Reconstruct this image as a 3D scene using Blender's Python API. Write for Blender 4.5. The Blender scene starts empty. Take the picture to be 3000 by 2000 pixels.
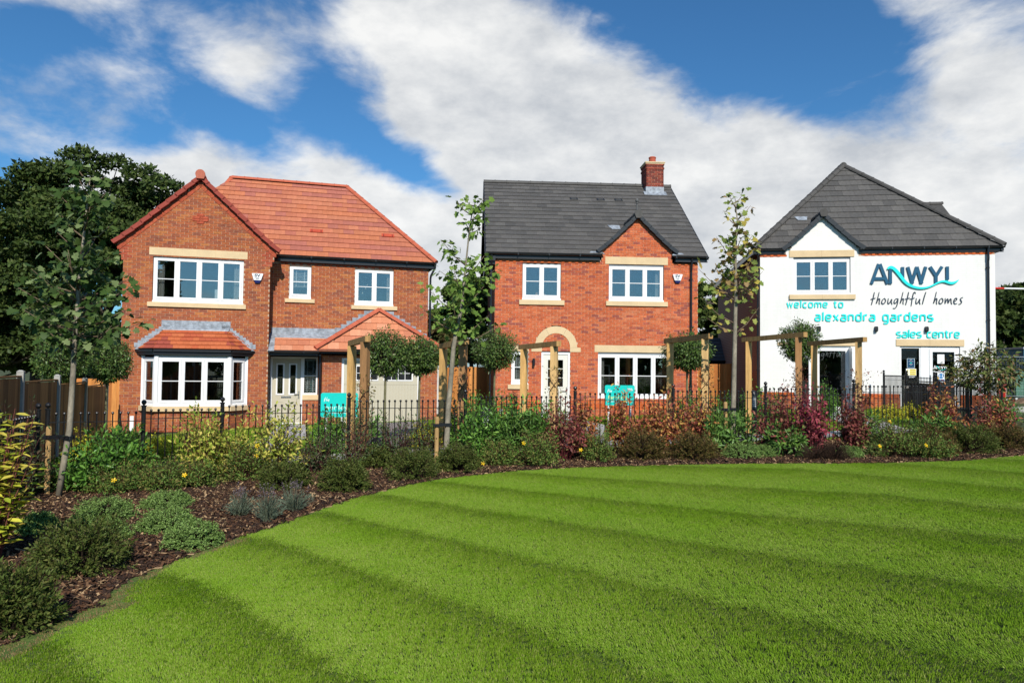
import bpy, math, random
import numpy as np
from mathutils import Vector, Matrix
R = math.radians
sin, cos, PI = math.sin, math.cos, math.pi
C = bpy.context.scene.collection
SC = bpy.context.scene
rng = np.random.default_rng(7)
random.seed(7)

# ------------------------------------------------------------------ camera
cam_d = bpy.data.cameras.new('camera')
cam = bpy.data.objects.new('camera', cam_d); C.objects.link(cam); SC.camera = cam
cam_d.sensor_width = 36.0; cam_d.lens = 25.2; cam_d.clip_end = 3000; cam_d.clip_start = 0.05
EYE = 1.66
PITCH, ROLL = R(2.0139), R(0.6634)
fwd = Vector((0, cos(PITCH), sin(PITCH))); rgt = Vector((1, 0, 0)); upv = rgt.cross(fwd)
r2 = cos(ROLL) * rgt + sin(ROLL) * upv; u2 = -sin(ROLL) * rgt + cos(ROLL) * upv
mw = Matrix((r2, u2, -fwd)).transposed().to_4x4(); mw.translation = (0, 0, EYE)
cam.matrix_world = mw

# ------------------------------------------------------------------ sun and sky
SUN_AZ, SUN_EL = R(11), R(37)          # behind the camera, a little to its right
sv = Vector((sin(SUN_AZ) * cos(SUN_EL), -cos(SUN_AZ) * cos(SUN_EL), sin(SUN_EL)))
sl = bpy.data.lights.new('sun', 'SUN'); sl.energy = 5.0; sl.angle = R(0.53); sl.color = (1, .94, .84)
so = bpy.data.objects.new('sun', sl); C.objects.link(so); so.location = (10, -30, 40)
so.rotation_euler = sv.to_track_quat('Z', 'Y').to_euler()

W = bpy.data.worlds.new('World'); SC.world = W; W.use_nodes = True
SKY = 0.085
def build_world():
    nt = W.node_tree; N = nt.nodes; L = nt.links; N.clear()
    out = N.new('ShaderNodeOutputWorld'); bg = N.new('ShaderNodeBackground')
    bg.inputs['Strength'].default_value = SKY
    L.new(bg.outputs[0], out.inputs[0])
    sky = N.new('ShaderNodeTexSky'); sky.sky_type = 'NISHITA'; sky.sun_disc = False
    sky.sun_elevation = SUN_EL; sky.sun_rotation = PI - SUN_AZ
    sky.air_density = 1.0; sky.dust_density = 0.6; sky.ozone_density = 2.2
    def val(x, sock):
        if isinstance(x, (int, float)): sock.default_value = x
        elif isinstance(x, tuple): sock.default_value = x
        else: L.new(x, sock)
    def math_(op, a, b=None, c=None, clamp=False):
        n = N.new('ShaderNodeMath'); n.operation = op; n.use_clamp = clamp
        val(a, n.inputs[0])
        if b is not None: val(b, n.inputs[1])
        if c is not None: val(c, n.inputs[2])
        return n.outputs[0]
    def noise(vec, scale, detail, rough=.55, dist=0.):
        n = N.new('ShaderNodeTexNoise'); n.inputs['Scale'].default_value = scale
        n.inputs['Detail'].default_value = detail; n.inputs['Roughness'].default_value = rough
        n.inputs['Distortion'].default_value = dist
        L.new(vec, n.inputs['Vector']); return n
    def vm(op, a, b):
        n = N.new('ShaderNodeVectorMath'); n.operation = op
        val(a, n.inputs[0]); val(b, n.inputs[1]); return n
    tc = N.new('ShaderNodeTexCoord')
    nrm = N.new('ShaderNodeVectorMath'); nrm.operation = 'NORMALIZE'; L.new(tc.outputs['Generated'], nrm.inputs[0])
    sep = N.new('ShaderNodeSeparateXYZ'); L.new(nrm.outputs[0], sep.inputs[0])
    az = math_('ARCTAN2', sep.outputs[0], sep.outputs[1]); el = math_('ARCSINE', sep.outputs[2])
    cmb = N.new('ShaderNodeCombineXYZ'); L.new(az, cmb.inputs[0]); L.new(el, cmb.inputs[1])
    st = vm('MULTIPLY', nrm.outputs[0], (1.0, 1.0, 1.9)).outputs[0]
    n1 = noise(st, 3.2, 5)
    off = vm('MULTIPLY', vm('SUBTRACT', n1.outputs['Color'], (.5, .5, .5)).outputs[0], (.20, .16, 0)).outputs[0]
    Pp = vm('ADD', cmb.outputs[0], off).outputs[0]
    # cloud banks and clear gaps: azimuth, elevation, half sizes, tilt (degrees), weight
    blobs = [(-31, 22.5, 6, 3.4, -12, .9), (-21, 21.5, 4, 4.2, -40, .75), (-36, 17, 5, 2, 0, .4), (-27, 13.5, 9, 2.2, -8, .5),
             (-8, 24, 11, 4.4, -42, 1.15), (1, 20, 10, 5.5, -36, 1.3), (10, 14, 13, 6, -14, 1.2), (-14, 14, 10, 3.6, -4, .75),
             (24, 13, 14, 5.5, -5, 1.15), (33, 20, 7, 3.6, -38, .85), (29, 25, 6, 2.5, -20, .5), (-20, 10, 14, 3.4, 0, .95), (0, 8, 30, 5.5, 0, 1.1), (30, 6, 16, 6, 0, 1.1),
             (-26, 27.5, 13, 3, 6, -1.0), (-22.5, 17.5, 7, 2.6, -30, -1.0), (-34, 20, 3, 2, 20, -.6), (-7, 15.5, 8, 2.5, -32, -1.1), (19, 23.5, 9.5, 4.6, -18, -1.3), (34, 14.5, 5, 2, -10, -.45), (-33, 10, 8, 3, 0, -.35),
             (22, 30, 20, 5, 0, -.5), (-30, 12, 5, 2, 0, .35)]
    acc = None
    for (a, e, ra, re, rot, amp) in blobs:
        m = N.new('ShaderNodeMapping'); m.vector_type = 'TEXTURE'
        m.inputs['Location'].default_value = (R(a), R(e), 0); m.inputs['Rotation'].default_value = (0, 0, R(rot))
        m.inputs['Scale'].default_value = (R(ra), R(re), 1); L.new(Pp, m.inputs['Vector'])
        d = vm('DOT_PRODUCT', m.outputs[0], m.outputs[0]).outputs['Value']
        g = math_('EXPONENT', math_('MULTIPLY', d, -1.0))
        acc = math_('MULTIPLY_ADD', g, amp * .8, acc if acc is not None else 0.0)
    n2 = noise(st, 6.5, 10, .6, .25)
    n3 = noise(st, 1.7, 3)
    dens = math_('ADD', math_('MULTIPLY_ADD', n2.outputs['Fac'], 2.25, -1.25), math_('MULTIPLY_ADD', n3.outputs['Fac'], .9, -.45))
    dens = math_('ADD', dens, acc)
    mr = N.new('ShaderNodeMapRange'); mr.interpolation_type = 'SMOOTHSTEP'; L.new(dens, mr.inputs['Value'])
    mr.inputs['From Min'].default_value = -.10; mr.inputs['From Max'].default_value = .74
    mr.inputs['To Max'].default_value = .97
    n4 = noise(st, 6.0, 8, .6)
    sh = N.new('ShaderNodeMapRange'); L.new(n4.outputs['Fac'], sh.inputs['Value'])
    sh.inputs['From Min'].default_value = .33; sh.inputs['From Max'].default_value = .62
    cr = N.new('ShaderNodeMix'); cr.data_type = 'RGBA'
    k = 1 / SKY
    cr.inputs['A'].default_value = (.56 * k, .59 * k, .63 * k, 1); cr.inputs['B'].default_value = (.96 * k, .96 * k, .945 * k, 1)
    L.new(sh.outputs[0], cr.inputs['Factor'])
    tint = N.new('ShaderNodeMix'); tint.data_type = 'RGBA'; tint.blend_type = 'MULTIPLY'; tint.inputs['Factor'].default_value = 1
    L.new(sky.outputs[0], tint.inputs['A']); tint.inputs['B'].default_value = (.50, 1.02, 1.38, 1)
    mx = N.new('ShaderNodeMix'); mx.data_type = 'RGBA'
    L.new(mr.outputs[0], mx.inputs['Factor']); L.new(tint.outputs['Result'], mx.inputs['A']); L.new(cr.outputs['Result'], mx.inputs['B'])
    L.new(mx.outputs['Result'], bg.inputs['Color'])
build_world()
SC.view_settings.view_transform = 'Standard'; SC.view_settings.look = 'None'
SC.view_settings.gamma = 1; SC.view_settings.exposure = 0.0; SC.view_settings.use_curve_mapping = False
SC.render.engine = 'CYCLES'
SC.cycles.max_bounces = 6; SC.cycles.transparent_max_bounces = 12

# ------------------------------------------------------------------ materials
MATS = {}
def M(name, col=(.5, .5, .5), rough=.7, attr=False, nz=None, spec=.3, bump=None, trans=0., metal=0., rnd=None, stretch=None, coords='Object'):
    if name in MATS: return MATS[name]
    m = bpy.data.materials.new(name); MATS[name] = m; m.use_nodes = True
    nt = m.node_tree; N = nt.nodes; L = nt.links
    b = N['Principled BSDF']; out = N['Material Output']
    b.inputs['Roughness'].default_value = rough; b.inputs['Specular IOR Level'].default_value = spec; b.inputs['Metallic'].default_value = metal
    def mul(a, fac):
        x = N.new('ShaderNodeMix'); x.data_type = 'RGBA'; x.blend_type = 'MULTIPLY'; x.inputs['Factor'].default_value = 1
        L.new(a, x.inputs['A']); L.new(fac, x.inputs['B']); return x.outputs['Result']
    if attr:
        a = N.new('ShaderNodeAttribute'); a.attribute_name = 'col'; base = a.outputs['Color']
    else:
        a = N.new('ShaderNodeRGB'); a.outputs[0].default_value = (*col, 1); base = a.outputs[0]
    tc = N.new('ShaderNodeTexCoord'); vec = tc.outputs[coords]
    if stretch:
        mp = N.new('ShaderNodeMapping'); mp.inputs['Scale'].default_value = stretch; L.new(vec, mp.inputs['Vector']); vec = mp.outputs[0]
    if nz:
        for (s, lo, hi) in (nz if isinstance(nz, list) else [nz]):
            n = N.new('ShaderNodeTexNoise'); n.inputs['Scale'].default_value = s; n.inputs['Detail'].default_value = 4; L.new(vec, n.inputs['Vector'])
            r = N.new('ShaderNodeMapRange'); L.new(n.outputs['Fac'], r.inputs['Value'])
            r.inputs['From Min'].default_value = .3; r.inputs['From Max'].default_value = .7; r.inputs['To Min'].default_value = lo; r.inputs['To Max'].default_value = hi
            base = mul(base, r.outputs[0])
    if rnd:
        o = N.new('ShaderNodeObjectInfo'); r = N.new('ShaderNodeMapRange'); L.new(o.outputs['Random'], r.inputs['Value'])
        r.inputs['To Min'].default_value, r.inputs['To Max'].default_value = rnd; base = mul(base, r.outputs[0])
    L.new(base, b.inputs['Base Color'])
    if bump:
        n = N.new('ShaderNodeTexNoise'); n.inputs['Scale'].default_value = bump[0]; n.inputs['Detail'].default_value = 5; L.new(vec, n.inputs['Vector'])
        bp = N.new('ShaderNodeBump'); bp.inputs['Strength'].default_value = bump[1]; bp.inputs['Distance'].default_value = bump[2] if len(bump) > 2 else .01
        L.new(n.outputs['Fac'], bp.inputs['Height']); L.new(bp.outputs[0], b.inputs['Normal'])
    if trans:
        t = N.new('ShaderNodeBsdfTranslucent'); L.new(base, t.inputs['Color'])
        ms = N.new('ShaderNodeMixShader'); ms.inputs[0].default_value = trans
        L.new(b.outputs[0], ms.inputs[1]); L.new(t.outputs[0], ms.inputs[2]); L.new(ms.outputs[0], out.inputs['Surface'])
    return m
def glass_mat():
    m = bpy.data.materials.new('window_glass'); m.use_nodes = True; nt = m.node_tree; N = nt.nodes; L = nt.links
    N.clear(); out = N.new('ShaderNodeOutputMaterial'); t = N.new('ShaderNodeBsdfTransparent'); g = N.new('ShaderNodeBsdfGlossy')
    t.inputs[0].default_value = (.78, .81, .81, 1); g.inputs['Roughness'].default_value = .005; g.inputs[0].default_value = (.95, .97, 1, 1)
    lw = N.new('ShaderNodeFresnel'); lw.inputs['IOR'].default_value = 1.5
    ad = N.new('ShaderNodeMath'); ad.operation = 'MULTIPLY_ADD'; ad.inputs[1].default_value = 1.7; ad.inputs[2].default_value = .08; ad.use_clamp = True
    L.new(lw.outputs[0], ad.inputs[0]); ms = N.new('ShaderNodeMixShader'); L.new(ad.outputs[0], ms.inputs[0])
    L.new(t.outputs[0], ms.inputs[1]); L.new(g.outputs[0], ms.inputs[2]); L.new(ms.outputs[0], out.inputs[0])
    return m
GLASS = glass_mat()
brickM = M('fired_brick', attr=True, rough=.9, nz=[(22, .72, 1.2), (5, .85, 1.15)], bump=(60, .35, .004), spec=.15, rnd=(.93, 1.07))
mortarM = M('mortar', (.50, .35, .245), .95, nz=(9, .82, 1.12), bump=(80, .3, .003), spec=.1)
mortar2M = M('mortar_pale', (.55, .36, .255), .95, nz=(9, .82, 1.12), bump=(80, .3, .003), spec=.1)
stoneM = M('cast_stone', (.66, .50, .30), .85, nz=[(3, .92, 1.05), (40, .95, 1.05)], bump=(120, .2, .002), spec=.15)
whiteM = M('white_upvc', (.80, .80, .80), .35, nz=(2, .96, 1.02), spec=.4)
renderM = M('white_render', (.80, .79, .765), .9, nz=[(1.1, .93, 1.02), (6, .97, 1.01)], bump=(90, .25, .003), spec=.1, stretch=(1.5, 1, .4))
def painted_brick(m):
    nt = m.node_tree; N = nt.nodes; L = nt.links; b = N['Principled BSDF']; src = b.inputs['Base Color'].links[0].from_socket
    tc = N.new('ShaderNodeTexCoord'); sp = N.new('ShaderNodeSeparateXYZ'); cb = N.new('ShaderNodeCombineXYZ'); bt = N.new('ShaderNodeTexBrick')
    L.new(tc.outputs['Object'], sp.inputs[0]); L.new(sp.outputs[0], cb.inputs[0]); L.new(sp.outputs[2], cb.inputs[1]); L.new(cb.outputs[0], bt.inputs[0])
    bt.inputs['Scale'].default_value = 1; bt.inputs['Brick Width'].default_value = .225; bt.inputs['Row Height'].default_value = .075; bt.inputs['Mortar Size'].default_value = .006
    bt.inputs['Color1'].default_value = (1, 1, 1, 1); bt.inputs['Color2'].default_value = (.965, .965, .96, 1); bt.inputs['Mortar'].default_value = (.93, .92, .90, 1)
    x = N.new('ShaderNodeMix'); x.data_type = 'RGBA'; x.blend_type = 'MULTIPLY'; x.inputs['Factor'].default_value = 1; L.new(src, x.inputs['A']); L.new(bt.outputs[0], x.inputs['B']); L.new(x.outputs['Result'], b.inputs['Base Color'])
painted_brick(renderM)
leadM = M('lead_flashing', (.27, .30, .34), .5, nz=[(9, .6, 1.35), (45, .85, 1.15)], spec=.5, bump=(30, .3, .004))
blackM = M('black_plastic', (.012, .013, .016), .35, nz=(3, .8, 1.2), spec=.5)
ironM = M('black_iron', (.008, .008, .009), .4, nz=(12, .8, 1.3), spec=.45)
beigeM = M('beige_door_paint', (.50, .46, .355), .45, nz=(3, .96, 1.03), spec=.4)
creamM = M('cream_door_paint', (.70, .68, .60), .45, nz=(3, .96, 1.03), spec=.4)
tileredM = M('red_roof_tile', attr=True, rough=.85, nz=[(14, .9, 1.1), (2.5, .95, 1.05)], bump=(70, .3, .003), spec=.2, rnd=(.95, 1.05), stretch=(2.5, .6, 1))
tilegreyM = M('grey_roof_tile', attr=True, rough=.7, nz=[(10, .85, 1.15), (1.6, .92, 1.08)], bump=(70, .3, .003), spec=.35, rnd=(.9, 1.12))
underM = M('roof_underlay', (.03, .028, .027), .9, nz=(4, .8, 1.2))
underRM = M('roof_underlay_red', (.10, .04, .025), .9, nz=(4, .8, 1.2))
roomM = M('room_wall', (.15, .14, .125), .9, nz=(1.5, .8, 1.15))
curtainM = M('curtain_cloth', (.48, .46, .43), .9, nz=(4, .9, 1.1), stretch=(12, 1, .3))
blindM = M('blind_slat', (.70, .70, .68), .6, nz=(4, .95, 1.05))
steelM = M('brushed_steel', (.45, .44, .42), .3, metal=.9, nz=(20, .9, 1.1))
tealM = M('teal_sign_paint', (.004, .56, .50), .45, nz=(4, .96, 1.04), spec=.3)
navyM = M('navy_letter', (.012, .085, .16), .4, nz=(6, .95, 1.05))
inkM = M('slate_letter', (.03, .05, .075), .5, nz=(6, .95, 1.05))
printM = M('white_print', (.85, .85, .85), .5, nz=(8, .97, 1.02))
lemonM = M('pale_yellow_print', (.72, .78, .25), .5, nz=(8, .97, 1.02))
yellowM = M('yellow_print', (.80, .62, .01), .5, nz=(8, .97, 1.02))
blueM = M('blue_print', (.01, .17, .42), .5, nz=(8, .97, 1.02))
posterM = M('navy_poster', (.005, .05, .12), .4, nz=(8, .95, 1.05))
orangewoodM = M('orange_fence_wood', attr=True, rough=.8, nz=[(3, .75, 1.2), (18, .88, 1.1)], stretch=(9, 9, .6), bump=(30, .3, .004), spec=.2, rnd=(.85, 1.15))
darkwoodM = M('brown_fence_wood', attr=True, rough=.85, nz=[(3, .7, 1.25), (18, .88, 1.1)], stretch=(9, 9, .6), bump=(30, .3, .004), spec=.15, rnd=(.8, 1.2))
pergM = M('pergola_timber', attr=True, rough=.8, nz=[(2.2, .75, 1.2), (14, .85, 1.12)], stretch=(7, 7, .7), bump=(30, .3, .004), spec=.2, rnd=(.9, 1.1))
concM = M('concrete', (.36, .35, .32), .9, nz=[(3, .85, 1.1), (30, .9, 1.08)], bump=(60, .3, .004))
barkM = M('tree_bark', attr=True, rough=.9, nz=[(9, .65, 1.3), (40, .8, 1.2)], bump=(35, .5, .006), stretch=(1, 1, .5))
leafM = M('leaf', attr=True, rough=.5, nz=(2, .85, 1.15), spec=.14, trans=.25)
glossleafM = M('glossy_leaf', attr=True, rough=.36, nz=(2, .85, 1.15), spec=.25, trans=.15)
dullleafM = M('matt_leaf', attr=True, rough=.65, nz=(2, .85, 1.15), spec=.1, trans=.18)
petalM = M('yellow_petal', (.85, .55, .01), .5, nz=(30, .9, 1.05), trans=.2)
grassM = M('grass_blade', attr=True, rough=.5, spec=.15, trans=.34)
chipM = M('bark_chip', attr=True, rough=.9, nz=(12, .8, 1.2), spec=.15)
soilM = M('dark_mulch', (.030, .018, .012), .95, nz=[(6, .6, 1.4), (40, .6, 1.5)], bump=(50, .8, .02))
turfM = M('turf_soil', (.10, .15, .028), .95, nz=[(1.3, .8, 1.2), (30, .7, 1.3)], bump=(60, .8, .02))
slabM = M('paving_slab', (.40, .385, .375), .85, nz=[(3, .85, 1.1), (40, .92, 1.06)], bump=(60, .2, .003), rnd=(.88, 1.1))
earthM = M('field_ground', (.06, .075, .025), .95, nz=[(.2, .75, 1.2), (6, .8, 1.2)], bump=(8, .5, .05))

# ------------------------------------------------------------------ mesh helpers
def link(o, parent=None, label=None, cat=None, group=None, kind=None):
    C.objects.link(o)
    if parent is not None: o.parent = parent
    tag(o, label, cat, group, kind); return o
def tag(o, label=None, cat=None, group=None, kind=None):
    if label: o['label'] = label
    if cat: o['category'] = cat
    if group: o['group'] = group
    if kind: o['kind'] = kind
    return o
def thing(name, label, cat, loc=(0, 0, 0), rz=0., group=None):
    o = bpy.data.objects.new(name, None); o.location = loc; o.rotation_euler = (0, 0, rz); o.empty_display_size = .2
    return link(o, None, label, cat, group)
def raw_mesh(name, V, F, mat, cols=None, smooth=False):
    me = bpy.data.meshes.new(name)
    if isinstance(V, np.ndarray):
        nv = len(V); nf = len(F); k = F.shape[1]
        me.vertices.add(nv); me.vertices.foreach_set('co', V.astype(np.float32).ravel())
        me.loops.add(nf * k); me.loops.foreach_set('vertex_index', F.astype(np.int32).ravel())
        me.polygons.add(nf); me.polygons.foreach_set('loop_start', np.arange(0, nf * k, k, dtype=np.int32))
        me.polygons.foreach_set('loop_total', np.full(nf, k, dtype=np.int32)); me.update(calc_edges=True)
    else:
        me.from_pydata(V, [], F); me.update()
    if cols is not None and len(me.polygons):
        c = np.asarray(cols, dtype=np.float32)
        if c.ndim == 1: c = np.tile(c, (len(me.polygons), 1))
        if c.shape[1] == 3: c = np.hstack([c, np.ones((len(c), 1), np.float32)])
        a = me.attributes.new('col', 'FLOAT_COLOR', 'FACE'); a.data.foreach_set('color', c.ravel())
    if mat is not None: me.materials.append(mat)
    if smooth: me.polygons.foreach_set('use_smooth', np.ones(len(me.polygons), dtype=bool))
    return me
class MB:
    def __init__(s): s.V = []; s.F = []; s.c = []
    def face(s, pts, col=(.5, .5, .5)):
        b = len(s.V); s.V += [tuple(p) for p in pts]; s.F.append(tuple(range(b, b + len(pts)))); s.c.append(col)
    def hexa(s, p, col=(.5, .5, .5)):       # p: 8 points, bottom ring then top ring
        b = len(s.V); s.V += [tuple(q) for q in p]
        for f in ((3, 2, 1, 0), (4, 5, 6, 7), (0, 1, 5, 4), (1, 2, 6, 5), (2, 3, 7, 6), (3, 0, 4, 7)):
            s.F.append(tuple(b + i for i in f)); s.c.append(col)
    def box(s, x0, x1, y0, y1, z0, z1, col=(.5, .5, .5)):
        s.hexa([(x0, y0, z0), (x1, y0, z0), (x1, y1, z0), (x0, y1, z0), (x0, y0, z1), (x1, y0, z1), (x1, y1, z1), (x0, y1, z1)], col)
    def beam(s, a, b, w, h, col=(.5, .5, .5), up=(0, 0, 1)):
        a = Vector(a); b = Vector(b); d = (b - a).normalized(); x = d.cross(Vector(up))
        if x.length < 1e-4: x = d.cross(Vector((0, 1, 0)))
        x.normalize(); z = x.cross(d)
        p = []
        for q in (a, b):
            p += [q - x * w / 2 - z * h / 2, q + x * w / 2 - z * h / 2, q + x * w / 2 + z * h / 2, q - x * w / 2 + z * h / 2]
        s.hexa(p, col)
    def prism(s, poly, d0, d1, col=(.5, .5, .5)):     # polygon in (x,z), extruded along y
        n = len(poly); b = len(s.V)
        s.V += [(x, d0, z) for x, z in poly] + [(x, d1, z) for x, z in poly]
        s.F.append(tuple(range(b, b + n))); s.F.append(tuple(range(b + 2 * n - 1, b + n - 1, -1))); s.c += [col, col]
        for i in range(n):
            j = (i + 1) % n; s.F.append((b + i, b + n + i, b + n + j, b + j)); s.c.append(col)
    def tube(s, pts, rad, n=6, col=(.5, .5, .5), caps=True):
        pts = [Vector(p) for p in pts]; b0 = len(s.V)
        for i, p in enumerate(pts):
            d = (pts[min(i + 1, len(pts) - 1)] - pts[max(i - 1, 0)]).normalized()
            x = d.cross(Vector((0.13, .99, .05)));  x = x if x.length > .05 else d.cross(Vector((1, 0, 0)))
            x.normalize(); y = d.cross(x); r = rad[i] if hasattr(rad, '__len__') else rad
            for k in range(n):
                a = 2 * PI * k / n; s.V.append(tuple(p + x * (r * cos(a)) + y * (r * sin(a))))
        for i in range(len(pts) - 1):
            for k in range(n):
                k2 = (k + 1) % n; s.F.append((b0 + i * n + k, b0 + i * n + k2, b0 + (i + 1) * n + k2, b0 + (i + 1) * n + k)); s.c.append(col)
        if caps:
            e = b0 + (len(pts) - 1) * n
            s.F.append(tuple(b0 + k for k in reversed(range(n)))); s.F.append(tuple(e + k for k in range(n))); s.c += [col, col]
    def lathe(s, prof, c=(0, 0, 0), n=10, col=(.5, .5, .5)):
        b0 = len(s.V)
        for (r, z) in prof:
            for k in range(n):
                a = 2 * PI * k / n; s.V.append((c[0] + r * cos(a), c[1] + r * sin(a), c[2] + z))
        for i in range(len(prof) - 1):
            for k in range(n):
                k2 = (k + 1) % n; s.F.append((b0 + i * n + k, b0 + i * n + k2, b0 + (i + 1) * n + k2, b0 + (i + 1) * n + k)); s.c.append(col)
        s.F.append(tuple(b0 + k for k in reversed(range(n)))); e = b0 + (len(prof) - 1) * n; s.F.append(tuple(e + k for k in range(n))); s.c += [col, col]
    def mesh(s, name, mat, smooth=False): return raw_mesh(name, s.V, s.F, mat, s.c if s.c else None, smooth)
    def build(s, name, mat, parent=None, label=None, cat=None, group=None, kind=None, smooth=False):
        return link(bpy.data.objects.new(name, s.mesh(name, mat, smooth)), parent, label, cat, group, kind)
def bx(name, mat, parent, x0, x1, y0, y1, z0, z1, col=(.5, .5, .5), **k):
    m = MB(); m.box(x0, x1, y0, y1, z0, z1, col); return m.build(name, mat, parent, **k)
def inst(name, me, parent, mat4):
    o = bpy.data.objects.new(name, me); C.objects.link(o); o.parent = parent; o.matrix_basis = mat4; return o
def gz(x): return .03 * max(-22., min(22., x))

# ------------------------------------------------------------------ writing
def chaikin(p, n=2):
    for _ in range(n):
        q = [p[0]]
        for a, b in zip(p[:-1], p[1:]):
            q += [(a[0] * .75 + b[0] * .25, a[1] * .75 + b[1] * .25), (a[0] * .25 + b[0] * .75, a[1] * .25 + b[1] * .75)]
        p = q + [p[-1]]
    return p
def ribbon(m, pts, w, y0, y1, col=(.5, .5, .5)):
    # flat stroke of width w in the (x,z) plane, from y0 (front) to y1 (back)
    n = len(pts); Lp = []; Rp = []
    for i in range(n):
        a = Vector(pts[max(i - 1, 0)]); b = Vector(pts[min(i + 1, n - 1)]); d = (b - a)
        d = d.normalized() if d.length > 1e-9 else Vector((1, 0)); nn = Vector((-d.y, d.x))
        k = 1.0
        if 0 < i < n - 1:
            d1 = (Vector(pts[i]) - a).normalized(); k = 1 / max(.45, abs(d1.dot(d)))
        ww = (w[i] if hasattr(w, '__len__') else w) / 2 * k
        p = Vector(pts[i]); Lp.append(p + nn * ww); Rp.append(p - nn * ww)
    for i in range(n - 1):
        q = [Rp[i], Rp[i + 1], Lp[i + 1], Lp[i]]
        m.face([(v.x, y0, v.y) for v in q], col); 
        m.face([(Lp[i].x, y0, Lp[i].y), (Lp[i + 1].x, y0, Lp[i + 1].y), (Lp[i + 1].x, y1, Lp[i + 1].y), (Lp[i].x, y1, Lp[i].y)], col)
        m.face([(Rp[i + 1].x, y0, Rp[i + 1].y), (Rp[i].x, y0, Rp[i].y), (Rp[i].x, y1, Rp[i].y), (Rp[i + 1].x, y1, Rp[i + 1].y)], col)
    for i in (0, n - 1):
        m.face([(Lp[i].x, y0, Lp[i].y), (Rp[i].x, y0, Rp[i].y), (Rp[i].x, y1, Rp[i].y), (Lp[i].x, y1, Lp[i].y)], col)
RING = [(.4, 0), (.15, 0), (0, .15), (0, .85), (.15, 1), (.65, 1), (.8, .85), (.8, .15), (.65, 0), (.4, 0)]
GL = {'a': (.8, [[(.1, 1), (.62, 1), (.8, .84), (.8, .4), (.8, 0)], [(.8, .56), (.2, .56), (0, .46), (0, .12), (.18, 0), (.8, 0)]]),
      'e': (.8, [[(0, .5), (.4, .5), (.8, .5), (.8, .86), (.64, 1), (.18, 1), (0, .86), (0, .14), (.18, 0), (.5, 0), (.74, 0)]]),
      's': (.74, [[(.70, 1), (.2, 1), (0, .9), (0, .6), (.18, .52), (.56, .48), (.74, .4), (.74, .1), (.55, 0), (.04, 0)]]),
      'c': (.68, [[(.68, 1), (.18, 1), (0, .86), (0, .14), (.18, 0), (.68, 0)]]),
      'o': (.8, [RING]), 'l': (.06, [[(.03, 1.48), (.03, 0)]]),
      'd': (.8, [RING, [(.8, 1.48), (.8, 0)]]),
      'g': (.8, [RING, [(.8, 1), (.8, -.3), (.66, -.46), (.08, -.46)]]),
      'r': (.5, [[(0, 0), (0, 1)], [(0, .72), (.18, 1), (.52, 1)]]),
      't': (.56, [[(.2, 1.3), (.2, .16), (.36, 0), (.56, 0)], [(0, 1), (.54, 1)]]),
      'n': (.76, [[(0, 0), (0, 1)], [(0, .95), (.58, 1), (.76, .84), (.76, 0)]]),
      'm': (1.26, [[(0, 0), (0, 1)], [(0, .95), (.48, 1), (.63, .84), (.63, 0)], [(.63, .9), (1.1, 1), (1.26, .84), (1.26, 0)]]),
      'w': (1.1, [[(0, 1), (.27, 0), (.55, .95), (.83, 0), (1.1, 1)]]),
      'x': (.76, [[(0, 0), (.76, 1)], [(0, 1), (.76, 0)]])}
def word(parent, text, x0, x1, z, xh, th, y, mat, dep=.035):
    NW = .80; tot = sum(GL[c][0] * NW if c != ' ' else .36 for c in text) ; gaps = len(text) - 1
    gp = ((x1 - x0 - th) / xh - tot) / gaps; x = x0 + th / 2; k = 0
    for ch in text:
        if ch == ' ': x += (.36 + gp) * xh; continue
        wd, st = GL[ch]; m = MB()
        for s in st:
            sm = chaikin(s, 2) if ch not in 'wxl' else s
            ribbon(m, [(x + a * xh * NW, z + th / 2 + b * (xh - th)) for a, b in sm], th, y - .0015 * k, y + dep, ); k = (k + 1) % 4
        m.build('letter', mat, parent); x += (wd * NW + gp) * xh
HAND = {'t': [[(.30, 1.0), (.18, .45), (.05, -.05)], [(.0, .42), (.16, .46), (.38, .52)]],
        'h': [[(.32, 1.0), (.2, .5), (.06, 0), (.14, .25), (.3, .5), (.36, .42), (.30, .12), (.34, 0)]],
        'o': [[(.3, .5), (.12, .4), (.03, .15), (.12, .02), (.3, .12), (.38, .36), (.26, .52)]],
        'u': [[(.1, .5), (.04, .15), (.1, .02), (.26, .2), (.38, .5), (.32, .15), (.4, .0)]],
        'g': [[(.38, .48), (.18, .46), (.04, .2), (.12, .05), (.28, .2), (.4, .5), (.3, -.1), (.14, -.34), (-.02, -.3)]],
        'f': [[(.48, .86), (.42, 1.02), (.30, .9), (.2, .4), (.12, -.15)], [(.02, .42), (.2, .46), (.4, .52)]],
        'l': [[(.36, 1.0), (.2, .5), (.08, 0)]],
        'm': [[(.06, .5), (.02, 0), (.12, .3), (.26, .5), (.26, .05), (.36, .32), (.5, .5), (.5, .12), (.56, 0)]],
        'e': [[(.02, .2), (.24, .3), (.3, .48), (.16, .5), (.03, .25), (.1, .0), (.3, .08)]],
        's': [[(.38, .56), (.22, .5), (.16, .36), (.28, .22), (.22, .04), (.04, .0)]]}
HW = {'t': .36, 'h': .46, 'o': .48, 'u': .48, 'g': .46, 'f': .44, 'l': .36, 'm': .66, 'e': .38, 's': .4, ' ': .5}
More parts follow.
